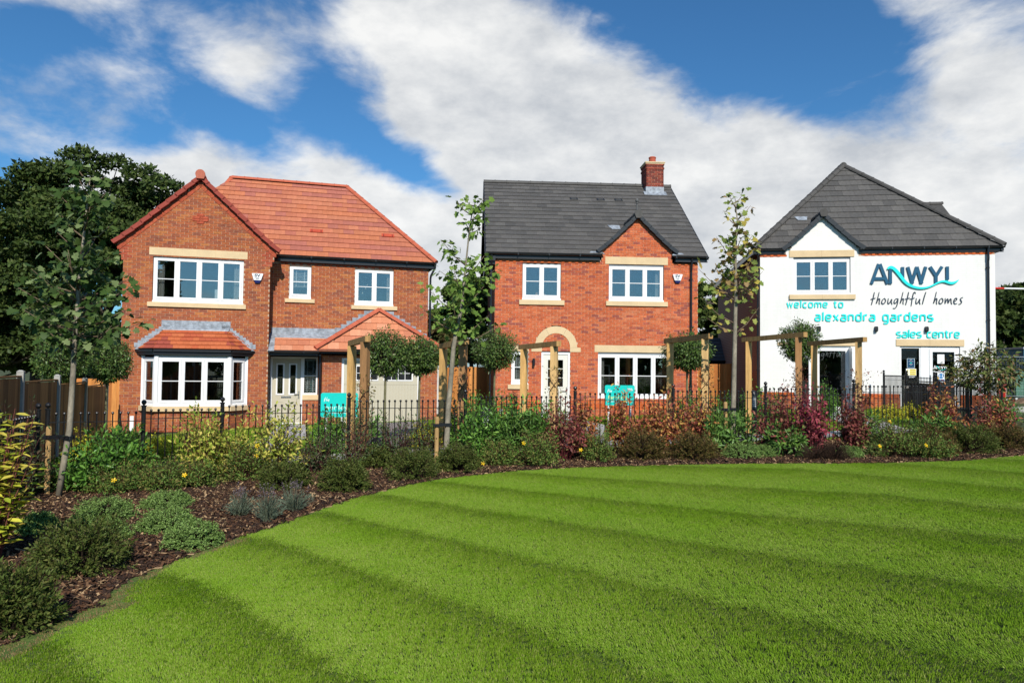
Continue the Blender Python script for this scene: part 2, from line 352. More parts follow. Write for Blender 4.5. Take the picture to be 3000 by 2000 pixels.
def script(parent, text, x0, x1, z, h, th, y, mat, dep=.012, each=True):
    tot = sum(HW[c] for c in text); sx = (x1 - x0) / tot; x = x0; mm = MB(); k = 0
    for ch in text:
        if ch != ' ':
            m = MB() if each else mm
            for s in HAND[ch]:
                p = chaikin(s, 2); n = len(p)
                ribbon(m, [(x + a * sx, z + b * h) for a, b in p], [th * (.55 + .55 * sin(PI * (i + .5) / n)) for i in range(n)], y - .001 * k, y + dep); k = (k + 1) % 3
            if each: m.build('letter', mat, parent)
        x += HW[ch] * sx
    if not each: mm.build('script_lettering', mat, parent)
_dg = []
def text_mesh(name, body, size, mat, parent, loc, extrude=.001, align='LEFT', bold=.0, rot=(PI / 2, 0, 0), width=None):
    cu = bpy.data.curves.new(name, 'FONT'); cu.body = body; cu.size = size; cu.extrude = extrude; cu.align_x = align; cu.offset = bold; cu.resolution_u = 3
    t = bpy.data.objects.new(name, cu); C.objects.link(t); bpy.context.view_layer.update()
    me = bpy.data.meshes.new_from_object(t.evaluated_get(bpy.context.evaluated_depsgraph_get())); bpy.data.objects.remove(t); me.name = name
    me.materials.clear(); me.materials.append(mat)
    o = bpy.data.objects.new(name, me); link(o, parent); o.location = loc; o.rotation_euler = rot
    if width and len(me.vertices):
        xs = [v.co.x for v in me.vertices]; s = width / max(1e-6, max(xs) - min(xs)); o.scale = (s, 1, 1)
    return o
# ------------------------------------------------------------------ building kit (house-local: x along the front, y into the house, z up)
PAL1 = [(0.3828, 0.1125, 0.047), (0.4089, 0.1215, 0.049), (0.3654, 0.1062, 0.047), (0.435, 0.1485, 0.0539), (0.3219, 0.099, 0.051), (0.3915, 0.1152, 0.047), (0.3567, 0.1008, 0.047), (0.261, 0.0855, 0.051), (0.4524, 0.162, 0.0568), (0.3741, 0.1062, 0.0451), (0.3132, 0.0945, 0.051), (0.4089, 0.126, 0.0529)]
PAL2 = [(0.516, 0.1242, 0.0486), (0.5332, 0.138, 0.054), (0.4902, 0.115, 0.0454), (0.5504, 0.1564, 0.0648), (0.5074, 0.1242, 0.0497), (0.5246, 0.1334, 0.054), (0.4558, 0.1058, 0.0454), (0.3784, 0.092, 0.054), (0.3096, 0.0828, 0.0594), (0.5418, 0.1656, 0.0756), (0.516, 0.1242, 0.054), (0.4988, 0.1196, 0.0486)]
PALR = [(.40, .085, .045), (.42, .10, .05), (.38, .08, .04)]
PALO = [(.55, .12, .035), (.58, .14, .04), (.52, .11, .035)]
PALC = [(.26, .06, .04), (.20, .05, .04), (.30, .075, .05), (.16, .05, .04), (.28, .08, .05)]
_bm = {}
def brick_mesh(pal, i, dep):
    k = (id(pal), i, dep)
    if k not in _bm:
        m = MB(); m.box(-.1075, .1075, 0, dep, -.0325, .0325, pal[i]); _bm[k] = m.mesh('brick', brickM)
    return _bm[k]
def sub_iv(ivs, a, b):
    out = []
    for (l, r) in ivs:
        if b <= l or a >= r: out.append((l, r)); continue
        if a > l: out.append((l, a))
        if b < r: out.append((b, r))
    return out
def brick_wall(parent, y, z0, z1, iv_fn, openings=(), pal=PAL1, nobj=300, mort=None, prefer=None, dep=.06, reveal=.1, special=None, seed=1, name='wall', cut=None):
    """bricks in stretcher bond on a recessed mortar bed; the first nobj (largest in view) are single objects"""
    rs = random.Random(seed); mort = mort or mortarM
    mm = MB(); full = []; rest = MB()
    nr = int(round((z1 - z0) / .075))
    for k in range(nr):
        za = z0 + k * .075; zc = za + .0375
        ivs = iv_fn(zc); ops = []
        for (a, b, c, d) in openings:
            if c < zc < d: ivs = sub_iv(ivs, a, b); ops += [a, b]
        if cut:
            for (a, b) in cut(zc): ivs = sub_iv(ivs, a, b)
        for (l, r) in ivs:
            if r - l < .02: continue
            mm.face([(l, y + .008, za), (r, y + .008, za), (r, y + .008, za + .075), (l, y + .008, za + .075)])
            for e in (l, r):
                if any(abs(e - q) < 1e-6 for q in ops):
                    mm.face([(e + (.003 if e == r else -.003) * -1, y + .008, za), (e + (.003 if e == r else -.003) * -1, y + reveal, za), (e + (.003 if e == r else -.003) * -1, y + reveal, za + .075), (e + (.003 if e == r else -.003) * -1, y + .008, za + .075)])
            x = -10 * .225 + (.1125 if k % 2 else 0)
            x += .225 * math.floor((l - x) / .225)
            while x < r:
                a = max(x + .005, l); b = min(x + .22, r); x += .225
                if b - a < .035: continue
                p = pal
                if special:
                    q = special((a + b) / 2, zc)
                    if q is not None: p = q
                i = rs.randrange(len(p)); jy = rs.uniform(-.0025, .0015)
                if b - a > .2 and p is pal: full.append((a, b, zc, i, jy))
                else: rest.box(a, b, y + jy, y + (reveal if (a == l or b == r) else dep), zc - .0325, zc + .0325, p[i])
    w = mm.build(name, mort, parent)
    full.sort(key=prefer or (lambda t: -t[2]))
    for (a, b, zc, i, jy) in full[:nobj]:
        inst('brick', brick_mesh(pal, i, dep), w, Matrix.Translation(((a + b) / 2, y + jy, zc)) @ Matrix.Diagonal(((b - a) / .215, 1, 1, 1)))
    for (a, b, zc, i, jy) in full[nobj:]: rest.box(a, b, y + jy, y + dep, zc - .0325, zc + .0325, pal[i])
    if rest.F: rest.build('brickwork', brickM, w, kind='stuff')
    return w
TP_RED = [(0.4371, 0.145, 0.0816), (0.4557, 0.155, 0.0864), (0.4185, 0.135, 0.0792), (0.465, 0.165, 0.0912), (0.4371, 0.147, 0.084), (0.3999, 0.13, 0.0864), (0.4464, 0.152, 0.0792), (0.372, 0.125, 0.09), (0.465, 0.155, 0.0768)]
TP_PORCH = [(.55, .21, .11), (.58, .24, .13), (.52, .19, .10), (.60, .26, .15), (.50, .18, .10)]
TP_BAY = [(0.44, 0.1, 0.0403), (0.4576, 0.12, 0.046), (0.4048, 0.09, 0.0403), (0.3168, 0.07, 0.046), (0.4752, 0.13, 0.0517), (0.4224, 0.11, 0.0403)]
TP_GREY = [(.088, .083, .078), (.096, .090, .084), (.080, .076, .072), (.102, .096, .089), (.092, .086, .081)]
_tm = {}
def tile_mesh(w, g, pal, i, mat, pts=None):
    def mk(q):
        m = MB(); (ax, av), (bx_, bv), (cx, cv), (dx, dv) = q
        lo = lambda v: .024 * (1 - v / g) + .002
        m.hexa([(ax, av, lo(av) - .012), (bx_, bv, lo(bv) - .012), (cx, cv, lo(cv) - .012), (dx, dv, lo(dv) - .012),
                (ax, av, lo(av) + .006), (bx_, bv, lo(bv) + .006), (cx, cv, lo(cv) + .006), (dx, dv, lo(dv) + .006)], pal[i])
        return m
    if pts: return mk(pts).mesh('tile', mat)
    k = (w, g, id(pal), i)
    if k not in _tm: _tm[k] = mk([(.0018, 0), (w - .0018, 0), (w - .0018, g + .02), (.0018, g + .02)]).mesh('tile', mat)
    return _tm[k]
def tiled_slope(roof, P0, U, S, lf, rf, vmax, g, tw, pal, mat, nobj=300, seed=1, skip=None, under=None, stag=.5, smooth_rand=0, notch=None):
    """tiles laid on the slope from the eave up; lf/rf give the left and right edge at height v"""
    rs = random.Random(seed); U = Vector(U).normalized(); S = Vector(S).normalized(); Nn = U.cross(S); P0 = Vector(P0)
    fm = Matrix((U, S, Nn)).transposed().to_4x4(); fm.translation = P0
    nr = max(1, int(round(vmax / g))); g = vmax / nr; rest = MB(); cnt = 0
    for k in range(nr):
        v0 = k * g; v1 = v0 + g; l0, l1, r0, r1 = lf(v0), lf(v1), rf(v0), rf(v1)
        x = min(l0, l1); base = (.0 if k % 2 == 0 else stag * tw); x = base + tw * math.floor((x - base) / tw); i = rs.randrange(len(pal))
        while x < max(r0, r1):
            x0, x1 = x, x + tw; x += tw
            if not smooth_rand or rs.random() > smooth_rand: i = rs.randrange(len(pal))
            if skip and skip((x0 + x1) / 2, v0): continue
            a, d = max(x0, l0), max(x0, l1); b, c = min(x1, r0), min(x1, r1)
            if b - a < .01 and c - d < .01: continue
            if b < a: b = a = (a + b) / 2
            if c < d: c = d = (c + d) / 2
            fullt = abs(b - a - tw) < 1e-6 and abs(c - d - tw) < 1e-6
            if cnt < nobj:
                if fullt: inst('tile', tile_mesh(tw, g, pal, i, mat), roof, fm @ Matrix.Translation((x0, v0, 0)))
                else: inst('tile', tile_mesh(tw, g, pal, i, mat, [(a - x0 + .0018, 0), (b - x0 - .0018, 0), (c - x0 - .0018, g), (d - x0 + .0018, g)]), roof, fm @ Matrix.Translation((x0, v0, 0)))
            else:
                q = [(a + .0018, v0), (b - .0018, v0), (c - .0018, v1), (d + .0018, v1)]
                lo = [.026, .026, .002, .002]
                rest.hexa([fm @ Vector((p[0], p[1], z - .012)) for p, z in zip(q, lo)] + [fm @ Vector((p[0], p[1], z + .006)) for p, z in zip(q, lo)], pal[i])
            cnt += 1
    if rest.F: rest.build('tiling', mat, roof, kind='stuff')
    m = MB(); n = 12; e = -.012; v0 = 0
    if notch:
        a, b, v0 = notch
        for x0, x1 in ((None, a), (b, None)):
            m.face([fm @ Vector(q) for q in ((lf(0) if x0 is None else x0, 0, e), (rf(0) if x1 is None else x1, 0, e), (rf(v0) if x1 is None else x1, v0, e), (lf(v0) if x0 is None else x0, v0, e))])
    for k in range(n):
        va, vb = v0 + (vmax - v0) * k / n, v0 + (vmax - v0) * (k + 1) / n
        m.face([fm @ Vector(q) for q in ((lf(va), va, e), (rf(va), va, e), (rf(vb), vb, e), (lf(vb), vb, e))])
    return m
def half_round(L, r, col, n=7, ang=PI):
    m = MB(); rows = []
    for (x, rr) in ((0, r), (L - .035, r * .97), (L - .035, r * 1.07), (L, r * 1.07)):
        rows.append([(x, rr * cos(a), rr * sin(a)) for a in [(PI - ang) / 2 + ang * k / n for k in range(n + 1)]])
    for a, b in zip(rows[:-1], rows[1:]):
        for k in range(n): m.face([a[k], b[k], b[k + 1], a[k + 1]][::-1], col)
    for rr in (rows[0], rows[-1]): m.face(rr, col)
    return m
def ridge_run(parent, a, b, L, r, col, mat, name='ridge_tile', drop=.0, ang=PI):
    a = Vector(a); b = Vector(b); d = b - a; n = max(1, round(d.length / L)); L = d.length / n; d.normalize()
    z = Vector((0, 0, 1)); y = z.cross(d).normalized(); z = d.cross(y)
    me = half_round(L, r, col, ang=ang).mesh(name, mat)
    for i in range(n):
        mt = Matrix((d, y, z)).transposed().to_4x4(); mt.translation = a + d * (L * i) - z * drop
        inst(name, me, parent, mt)
def gutter(parent, x0, x1, y, z, h=.17, fas=.0):
    bx('fascia', blackM, parent, x0 + .03, x1 - .03, y + .06, y + .085, z - h, z + .01)
    m = MB(); n = 8; r = .056
    pr = [(y + r * cos(PI + PI * k / n) , z - .012 + r * sin(PI + PI * k / n)) for k in range(n + 1)]
    for (a, b) in zip(pr[:-1], pr[1:]): m.face([(x0, a[0], a[1]), (x1, a[0], a[1]), (x1, b[0], b[1]), (x0, b[0], b[1])][::-1])
    for x in (x0, x1): m.face([(x, p, q) for p, q in pr])
    for k in range(int((x1 - x0) / 1.0) + 1):
        xx = min(x1 - .05, x0 + .02 + k); m.box(xx, xx + .03, y - .062, y + .06, z - .074, z - .005)
    return m.build('gutter', blackM, parent)
def downpipe(parent, pts, r=.034):
    m = MB(); m.tube(pts, r, 8)
    zb, zt = pts[-1][2], pts[-2][2]
    for k in range(int((zt - zb) / 1.8) + 1):
        z = zt - .25 - k * 1.75
        if z > zb: m.lathe([(r + .008, 0), (r + .008, .05)], (pts[-1][0], pts[-1][1], z), 8); m.box(pts[-1][0] - .06, pts[-1][0] + .06, pts[-1][1] + .02, pts[-1][1] + .05, z + .01, z + .03)
    return m.build('downpipe', blackM, parent)
def stone(name, parent, x0, x1, y0, y1, z0, z1, cuts=1):
    m = MB(); n = cuts; w = (x1 - x0) / n
    for k in range(n): m.box(x0 + k * w + (.0025 if k else 0), x0 + (k + 1) * w - (.0025 if k < n - 1 else 0), y0, y1, z0, z1)
    if n > 1: m.box(x0 + .01, x1 - .01, y0 + .006, y1 - .006, z0 + .006, z1 - .006)
    return m.build(name, stoneM, parent)
def pane(parent, x0, x1, y, z0, z1):
    return bx('pane', GLASS, parent, x0, x1, y, y + .006, z0, z1)
def ring(m, x0, x1, z0, z1, w, y0, y1, wb=None, bev=.008):
    wb = wb or w
    m.box(x0, x1, y0, y1, z0, z0 + wb); m.box(x0, x1, y0, y1, z1 - w, z1)
    m.box(x0, x0 + w, y0, y1, z0 + wb, z1 - w); m.box(x1 - w, x1, y0, y1, z0 + wb, z1 - w)
def window(house, x0, x1, z0, z1, y, lights, bars=True, mullw=.075, frame=.045, sash=.055, room=None, mat=None, xf=None, head=.0, cill=.05):
    """casement window: outer frame with a projecting cill; per light a sash, two panes, one glazing bar"""
    mat = mat or whiteM; f = MB()
    ring(f, x0, x1, z0 + cill, z1, frame, y, y + .07); f.box(x0 - .02, x1 + .02, y - .045, y + .07, z0, z0 + cill)
    wl = (x1 - x0 - 2 * frame - (lights - 1) * .02) / lights
    xs = []
    for i in range(lights):
        a = x0 + frame + i * (wl + .02); xs.append((a, a + wl))
        if i: f.box(a - .02, a, y, y + .07, z0 + cill + frame, z1 - frame)
    wn = f.build('window', mat, house)
    for (a, b) in xs:
        s = MB(); za, zb = z0 + cill + frame, z1 - frame
        ring(s, a + .004, b - .004, za + .004, zb - .004, sash, y - .014, y + .05); ring(s, a + sash - .006, b - sash + .006, za + sash - .006, zb - sash + .006, .016, y + .004, y + .05)
        s.build('sash', mat, wn)
        ga, gb, gc, gd = a + sash, b - sash, za + sash, zb - sash
        if bars:
            zm = (gc + gd) / 2; bx('glazing_bar', mat, wn, ga, gb, y - .004, y + .03, zm - .011, zm + .011)
            pane(wn, ga, gb, y + .018, gc, zm - .0115); pane(wn, ga, gb, y + .018, zm + .0115, gd)
        else: pane(wn, ga, gb, y + .018, gc, gd)
    if xf is not None: wn.matrix_basis = xf
    return wn
def room(house, x0, x1, y0, y1, z0, z1, mat=None):
    """the room behind a window: floor, walls, ceiling, open to the front"""
    m = MB(); e = (x0, x1, y0, y1, z0, z1)
    m.face([(x0, y0, z0), (x1, y0, z0), (x1, y1, z0), (x0, y1, z0)]); m.face([(x0, y1, z1), (x1, y1, z1), (x1, y0, z1), (x0, y0, z1)])
    m.face([(x0, y1, z0), (x1, y1, z0), (x1, y1, z1), (x0, y1, z1)])
    m.face([(x0, y0, z0), (x0, y1, z0), (x0, y1, z1), (x0, y0, z1)]); m.face([(x1, y0, z1), (x1, y1, z1), (x1, y1, z0), (x1, y0, z0)])
    return m.build('room', mat or roomM, house)
def curtain(house, x0, x1, y, z0, z1):
    m = MB(); n = max(6, int((x1 - x0) / .03)); 
    for k in range(n):
        a, b = x0 + (x1 - x0) * k / n, x0 + (x1 - x0) * (k + 1) / n; ya = y + (.02 if k % 2 else -.02); yb = y + (-.02 if k % 2 else .02)
        m.face([(a, ya, z0), (b, yb, z0), (b, yb, z1), (a, ya, z1)])
    return m.build('curtain', curtainM, house)
def blind(house, x0, x1, y, z0, z1, g=.048, tapes=True):
    m = MB(); z = z1 - .05; m.box(x0, x1, y - .02, y + .03, z1 - .05, z1)
    b = m.build('blind', blindM, house)
    me = MB(); me.hexa([(x0, -.02, -.010), (x1, -.02, -.010), (x1, .02, .008), (x0, .02, .008), (x0, -.02, -.007), (x1, -.02, -.007), (x1, .02, .011), (x0, .02, .011)]); me = me.mesh('slat', blindM)
    while z > z0: inst('slat', me, b, Matrix.Translation((0, y, z - .02))); z -= g
    if tapes:
        t = MB()
        for q in (.22, .78): xx = x0 + (x1 - x0) * q; t.box(xx - .014, xx + .014, y - .027, y - .0255, z0, z1)
        t.build('ladder_tape', blindM, b)
    return b
def alarm_box(house, x, z, y):
    a = MB(); a.prism([(x - .16, z + .12), (x - .145, z + .135), (x + .145, z + .135), (x + .16, z + .12), (x + .10, z - .07), (x - .10, z - .07)], y - .075, y)
    o = a.build('alarm_box', whiteM, house)
    b = MB(); b.prism([(x - .098, z - .072), (x + .098, z - .072), (x + .06, z - .15), (x - .06, z - .15)], y - .065, y); b.build('strobe_lens', M('navy_lens', (.01, .012, .10), .25, nz=(8, .8, 1.2)), o)
    text_mesh('letter_mark', 'SV', .12, inkM, o, (x - .085, y - .0765, z + .03), bold=.004, width=.17)
    m = MB()
    for k in range(3): m.box(x - .06 + .01 * k, x + .06 - .01 * k, y - .0775, y - .0755, z - .005 - k * .02, z + .003 - k * .02)
    m.build('small_print', inkM, o)
def wall_lamp(house, x, z, y):
    m = MB(); m.tube([(x, y - .085, z - .12), (x, y - .085, z + .12)], .042, 10); m.box(x - .02, x + .02, y - .06, y, z - .03, z + .03); return m.build('wall_lamp', blackM, house)
def bump_course(parent, x0, x1, y, z, pal, proud=.022, seed=3, name='dentil_brick', alt=True):
    """projecting course: every other header stands proud and hangs a course lower"""
    rs = random.Random(seed); n = int((x1 - x0) / .1125)
    ms = {}
    for k in range(n):
        i = rs.randrange(len(pal)); o = k % 2
        key = (i, o)
        if key not in ms:
            b = MB(); b.box(-.0512, .0512, -(proud if o else .006), .05, -.0325 if o else -.0, .0325, pal[i]); ms[key] = b.mesh(name, brickM)
        inst(name, ms[key], parent, Matrix.Translation((x0 + (k + .5) * .1125, y, z)))
# ------------------------------------------------------------------ HOUSE with the red roof
def house_red():
    H = thing('brick_house', 'brown brick house with red tiled hipped roof, front gable and bay window', 'house', (-11.11, 20.351, 0), R(16.758))
    B = -.45; RC = .85; OV = .13
    gw = 3.97
    # gable front
    ap = 7.02; sh = 5.02
    def iv(z):
        if z < 4.55: return [(0, gw)]
        if z < sh: e = min(.165, .055 * (1 + math.floor((z - 4.55) / .15))); return [(-e, gw + e)]
        t = (z - sh) / (ap - sh); return [(-.2 + t * 2.185, gw + .2 - t * 2.185)]
    def spec(u, z):
        if 4.55 < z < sh and (u < .17 or u > gw - .17): return PALR
        if abs(u - 2.0) + abs(z - 5.89) * 1.4 < .19: return PALR
        t = (z - sh) / (ap - sh)
        if z > sh and (u < -.2 + t * 2.185 + .13 or u > gw + .2 - t * 2.185 - .13): return PALR
        return None
    op = [(.77, 3.23, 3.30, 4.76), (.58, 3.36, .42, 1.86)]
    brick_wall(H, 0, B, ap, iv, op, PAL1, 300, special=spec, seed=11, prefer=lambda t: (0 if 2.9 < t[2] < 6.6 else 1, t[0]))
    # diamond panel of proud red bricks in the gable, corbel bricks at both shoulders
    me = MB(); me.box(-.105, .105, -.02, .02, -.033, .033, PALR[0]); me = me.mesh('diamond_brick', brickM)
    for dz, n in ((-.1125, 1), (-.0375, 2), (.0375, 2), (.1125, 1)):
        for k in range(n): inst('diamond_brick', me, H, Matrix.Translation((2.0 + (k - (n - 1) / 2) * .225, 0, 5.89 + dz)) @ Matrix.Diagonal((.96 if n > 1 else .9, 1, 1, 1)))
    # recessed main front
    op2 = [(4.52, 5.19, 3.60, 4.80), (6.54, 7.79, 3.46, 4.80), (4.0, 5.46, -.45, 1.95), (6.15, 8.62, -.45, 1.90)]
    brick_wall(H, RC, B, 4.80, lambda z: [(3.97, 8.93)], op2, PAL1, 300, seed=12, prefer=lambda t: (0 if t[2] > 2.9 else 1, t[0]))
    dc = bx('dentil_band', mortarM, H, 3.97, 8.93, RC + .02, RC + .07, 4.76, 5.0)
    bump_course(dc, 4.25, 8.93, RC, 4.83, PALR)
    for k, zz in enumerate((4.91, 4.985)):
        pass
    b2 = MB()
    for k in range(22):
        for j, zz in enumerate((4.905, 4.98)): b2.box(3.98 + k * .225 + .1 * j, min(8.93, 4.195 + k * .225 + .1 * j), RC - .005, RC + .05, zz - .033, zz + .033, PALR[k % 3])
    b2.build('eaves_brickwork', brickM, dc, kind='stuff')
    # plain outer walls that close the block
    m = MB()
    m.box(-.0, .06, .02, 6.6, B, 5.0); m.box(8.87, 8.925, RC + .02, 6.6, B, 5.0); m.box(0, 8.925, 6.55, 6.6, B, 5.0); m.box(3.90, 3.965, .02, RC + .06, B, 5.0)
    m.build('outer_wall', M('far_brick', (.36, .125, .05), .9, nz=[(10, .7, 1.25)], stretch=(4, 4, 13)), H)
    # ------ main roof
    rf = bx('roof', underRM, H, .2, 8.8, RC + .1, 6.3, 4.96, 4.99)
    ze, zr = 5.06, 8.0; ye, yr = RC - OV, 3.45; run = yr - ye; sl = math.hypot(run, zr - ze)
    S = (0, run, zr - ze)
    ul = tiled_slope(rf, (0, ye, ze), (1, 0, 0), S, lambda v: -.2 + v / sl * run, lambda v: 9.13 - v / sl * run, sl, .245, .335, TP_RED, tileredM, 300, 21, smooth_rand=.55, stag=.5, skip=lambda x, v: x < 3.9 and v < .3)
    # right hip end, left hip end, back slope as one underlay mass with tile courses
    ul.face([(9.13, ye, ze), (9.13, yr + run, ze), (9.13 - run, yr, zr)]); ul.face([(-.2, yr + run, ze), (-.2, ye, ze), (-.2 + run, yr, zr)])
    ul.face([(9.13, yr + run, ze), (-.2, yr + run, ze), (-.2 + run, yr, zr), (9.13 - run, yr, zr)])
    ul.build('roof_slope', underRM, rf)
    rc = (.44, .11, .06)
    ridge_run(rf, (-.2 + run, yr, zr + .0), (9.13 - run, yr, zr + .0), .45, .10, rc, tileredM)
    ridge_run(rf, (9.16, ye - .03, ze + .02), (9.13 - run, yr, zr + .02), .4, .095, rc, tileredM, 'hip_tile', .02)
    ridge_run(rf, (2.1, ye + 2.3, ze + 2.21), (-.2 + run, yr, zr + .02), .4, .095, rc, tileredM, 'hip_tile', .02)
    for (xx, vv) in ((5.12, 1.23), (7.45, 1.23)):        # vent tiles
        p = Vector((xx, ye, ze)) + Vector(S).normalized() * vv; n = Vector((0, -(zr - ze), run)).normalized(); s = Vector(S).normalized()
        v = MB()
        v.hexa([p + n * .02, p + Vector((.42, 0, 0)) + n * .02, p + Vector((.42, 0, 0)) + s * .17 + n * .01, p + s * .17 + n * .01, p + n * .045, p + Vector((.42, 0, 0)) + n * .045, p + Vector((.42, 0, 0)) + s * .17 + n * .03, p + s * .17 + n * .03], (.45, .075, .04))
        vt = v.build('vent_tile', tileredM, rf)
        v = MB()
        for q in (.05, .34): v.hexa([p + Vector((q, 0, 0)) + n * .0455, p + Vector((q + .03, 0, 0)) + n * .0455, p + Vector((q + .03, 0, 0)) + s * .14 + n * .034, p + Vector((q, 0, 0)) + s * .14 + n * .034, p + Vector((q, 0, 0)) + n * .05, p + Vector((q + .03, 0, 0)) + n * .05, p + Vector((q + .03, 0, 0)) + s * .14 + n * .039, p + Vector((q, 0, 0)) + s * .14 + n * .039])
        v.build('vent_slot', M('vent_red', (.22, .03, .02), .7, nz=(9, .8, 1.1)), vt)
    # ------ gable roof: two slopes running back, verge tiles up the rake, ridge end
    gx, gt = 1.985, 7.14; half = 2.22; dz = gt - 5.05; sl2 = math.hypot(half, dz); y0 = -.12
    gr = bx('gable_roof', underRM, H, gx - .02, gx + .02, .1, 2.5, gt - .1, gt - .06)
    for sx in (-1, 1):
        L = 2.75
        if sx > 0: o = (gx + half, y0, 5.05); U = (0, 1, 0); Sx = (-half, 0, dz)
        else: o = (gx - half, y0 + L, 5.05); U = (0, -1, 0); Sx = (half, 0, dz)
        if sx > 0: lf, rfn = (lambda v: .06), (lambda v: .65 + v / sl2 * 2.0)
        else: lf, rfn = (lambda v: .0), (lambda v: L - .06)
        tiled_slope(gr, o, U, Sx, lf, rfn, sl2, .25, .335, TP_RED, tileredM, 0, 23 + sx, smooth_rand=.5).build('gable_slope', underRM, gr)
        n = 10; vc = (.30, .062, .045)
        up = Vector((dz * sx, 0, half)).normalized()
        for k in range(n):
            f0, f1 = k / n, (k + 1) / n + .012
            kick = lambda f: (.07 * max(0, (.25 - f) / .25) ** 1.5)
            def pt(f): return Vector((gx + sx * (half * (1 - f) + kick(f) * .6), 0, 5.05 + dz * f + kick(f) * .15))
            a, b = pt(f0), pt(min(1, f1)); v = MB(); q = []
            for p, lift in ((a, .022), (b, .0)):
                lo, hi = p - up * .085 + up * lift, p + up * .03 + up * lift
                q += [[(lo.x, y0 - .015, lo.z), (lo.x, y0 + .16, lo.z)], [(hi.x, y0 - .015, hi.z), (hi.x, y0 + .16, hi.z)]]
            v.hexa([q[0][0], q[2][0], q[2][1], q[0][1], q[1][0], q[3][0], q[3][1], q[1][1]], vc); v.build('verge_tile', tileredM, gr)
        # rake bricks laid along the slope under the verge
        for k in range(11):
            f0, f1 = k / 11 + .004, (k + 1) / 11 - .004
            d = Vector((-sx * 2.17, 0, ap - .02 - 4.98)); st = Vector((gx + sx * 2.17, 0, 4.98 - .05)); a, b = st + d * f0, st + d * f1; u2_ = Vector((dz * sx, 0, half)).normalized()
            v = MB(); v.hexa([(a - u2_ * .1) + Vector((0, -.012, 0)), (b - u2_ * .1) + Vector((0, -.012, 0)), (b - u2_ * .1) + Vector((0, .03, 0)), (a - u2_ * .1) + Vector((0, .03, 0)), a + Vector((0, -.012, 0)), b + Vector((0, -.012, 0)), b + Vector((0, .03, 0)), a + Vector((0, .03, 0))], PALR[k % 3]); v.build('rake_brick', brickM, H)
    ridge_run(gr, (gx, y0 - .05, gt + .02), (gx, 2.6, gt + .02), .45, .12, (.36, .08, .05), tileredM, ang=PI * 1.25)
    e = MB(); e.prism([(gx + .135 * cos(a), gt + .035 + .135 * sin(a)) for a in [R(-20 + 220 * k / 12) for k in range(13)]] + [(gx - .1, gt - .1), (gx + .1, gt - .1)], y0 - .075, y0 - .02, (.42, .13, .085)); e.build('ridge_end', tileredM, gr)
    # gutters, fascia, pipes
    gutter(H, 4.14, 9.16, ye - .05, ze + .0, h=.19)
    so_ = MB(); so_.box(4.0, 9.0, ye + .04, RC + .02, ze - .17, ze - .15); so_.build('soffit', blackM, H)
    downpipe(H, [(9.12, ye - .05, ze - .06), (9.12, ye - .05, ze - .16), (9.0, RC - .1, ze - .42), (8.99, RC - .06, ze - .52), (8.99, RC - .06, B)])
    m = MB(); m.box(9.05, 9.10, ye + .02, 6.4, ze - .18, ze + .0); m.build('fascia', blackM, H)
    # ------ upper windows
    stone('lintel', H, .665, 3.325, -.008, .09, 4.765, 4.985, 3)
    stone('window_sill', H, .655, 3.315, -.055, .11, 3.275, 3.405, 2)
    window(H, .78, 3.22, 3.405, 4.72, .055, 4); bx('head_trim', M('grey_trim', (.35, .37, .40), .5, nz=(5, .9, 1.1)), H, .78, 3.22, .04, .1, 4.72, 4.764)
    room(H, .3, 3.7, .12, 3.2, 3.2, 4.95); curtain(H, .82, 1.05, .2, 3.4, 4.75); curtain(H, 2.95, 3.18, .2, 3.4, 4.75)
    bx('picture_card', printM, H, 2.42, 2.62, .23, .235, 3.5, 3.85)
    stone('window_sill', H, 4.40, 5.30, RC - .055, RC + .11, 3.60, 3.715)
    window(H, 4.53, 5.18, 3.715, 4.76, RC + .055, 1); room(H, 4.3, 5.4, RC + .12, 3.2, 3.5, 4.9); blind(H, 4.63, 5.08, RC + .16, 4.12, 4.68, .045)
    stone('window_sill', H, 6.44, 7.91, RC - .055, RC + .11, 3.455, 3.58)
    window(H, 6.55, 7.78, 3.58, 4.76, RC + .055, 2); room(H, 6.2, 8.2, RC + .12, 3.8, 3.4, 4.9); curtain(H, 7.58, 7.74, RC + .2, 3.5, 4.75); curtain(H, 6.59, 6.66, RC + .2, 3.5, 4.75)
    m = MB()
    for (px, pz) in ((6.93, 4.55), (6.83, 4.42), (6.98, 4.30), (6.93, 4.18), (6.83, 4.02), (6.70, 3.90), (6.66, 3.80)):
        m.lathe([(.005, -.02), (.022, -.01), (.026, .01), (.012, .03), (.003, .04)], (px, RC + .5, pz), 6); m.tube([(px, RC + .5, pz + .03), (px, RC + .5, 4.9)], .002, 3)
    m.build('pendant_bulbs', M('bulb_glass', (.8, .72, .6), .1, nz=(5, .95, 1.05)), H)
    alarm_box(H, 3.62, 4.22, -.0)
    # ------ bay window
    bp = [(.58, .0), (1.02, -.5), (2.94, -.5), (3.36, .0)]
    zb, zt = .43, 1.86
    bay = bx('bay_window', whiteM, H, 1.0, 2.96, -.46, -.4, zt - .07, zt + .02)
    segs = [(bp[0], bp[1], 1), (bp[1], bp[2], 3), (bp[2], bp[3], 1)]
    for (a, b, n) in segs:
        d = Vector((b[0] - a[0], b[1] - a[1], 0)); Ln = d.length; th = math.atan2(d.y, d.x)
        w = window(bay, 0.03, Ln - .03, zb, zt - .05, .0, n, xf=Matrix.Translation((a[0], a[1], 0)) @ Matrix.Rotation(th, 4, 'Z'), frame=.05, sash=.06)
    m = MB()
    for p in bp[1:3]:
        m = MB(); m.tube([(p[0], p[1] + .03, zb), (p[0], p[1] + .03, zt)], .075, 8); m.build('bay_post', whiteM, bay)
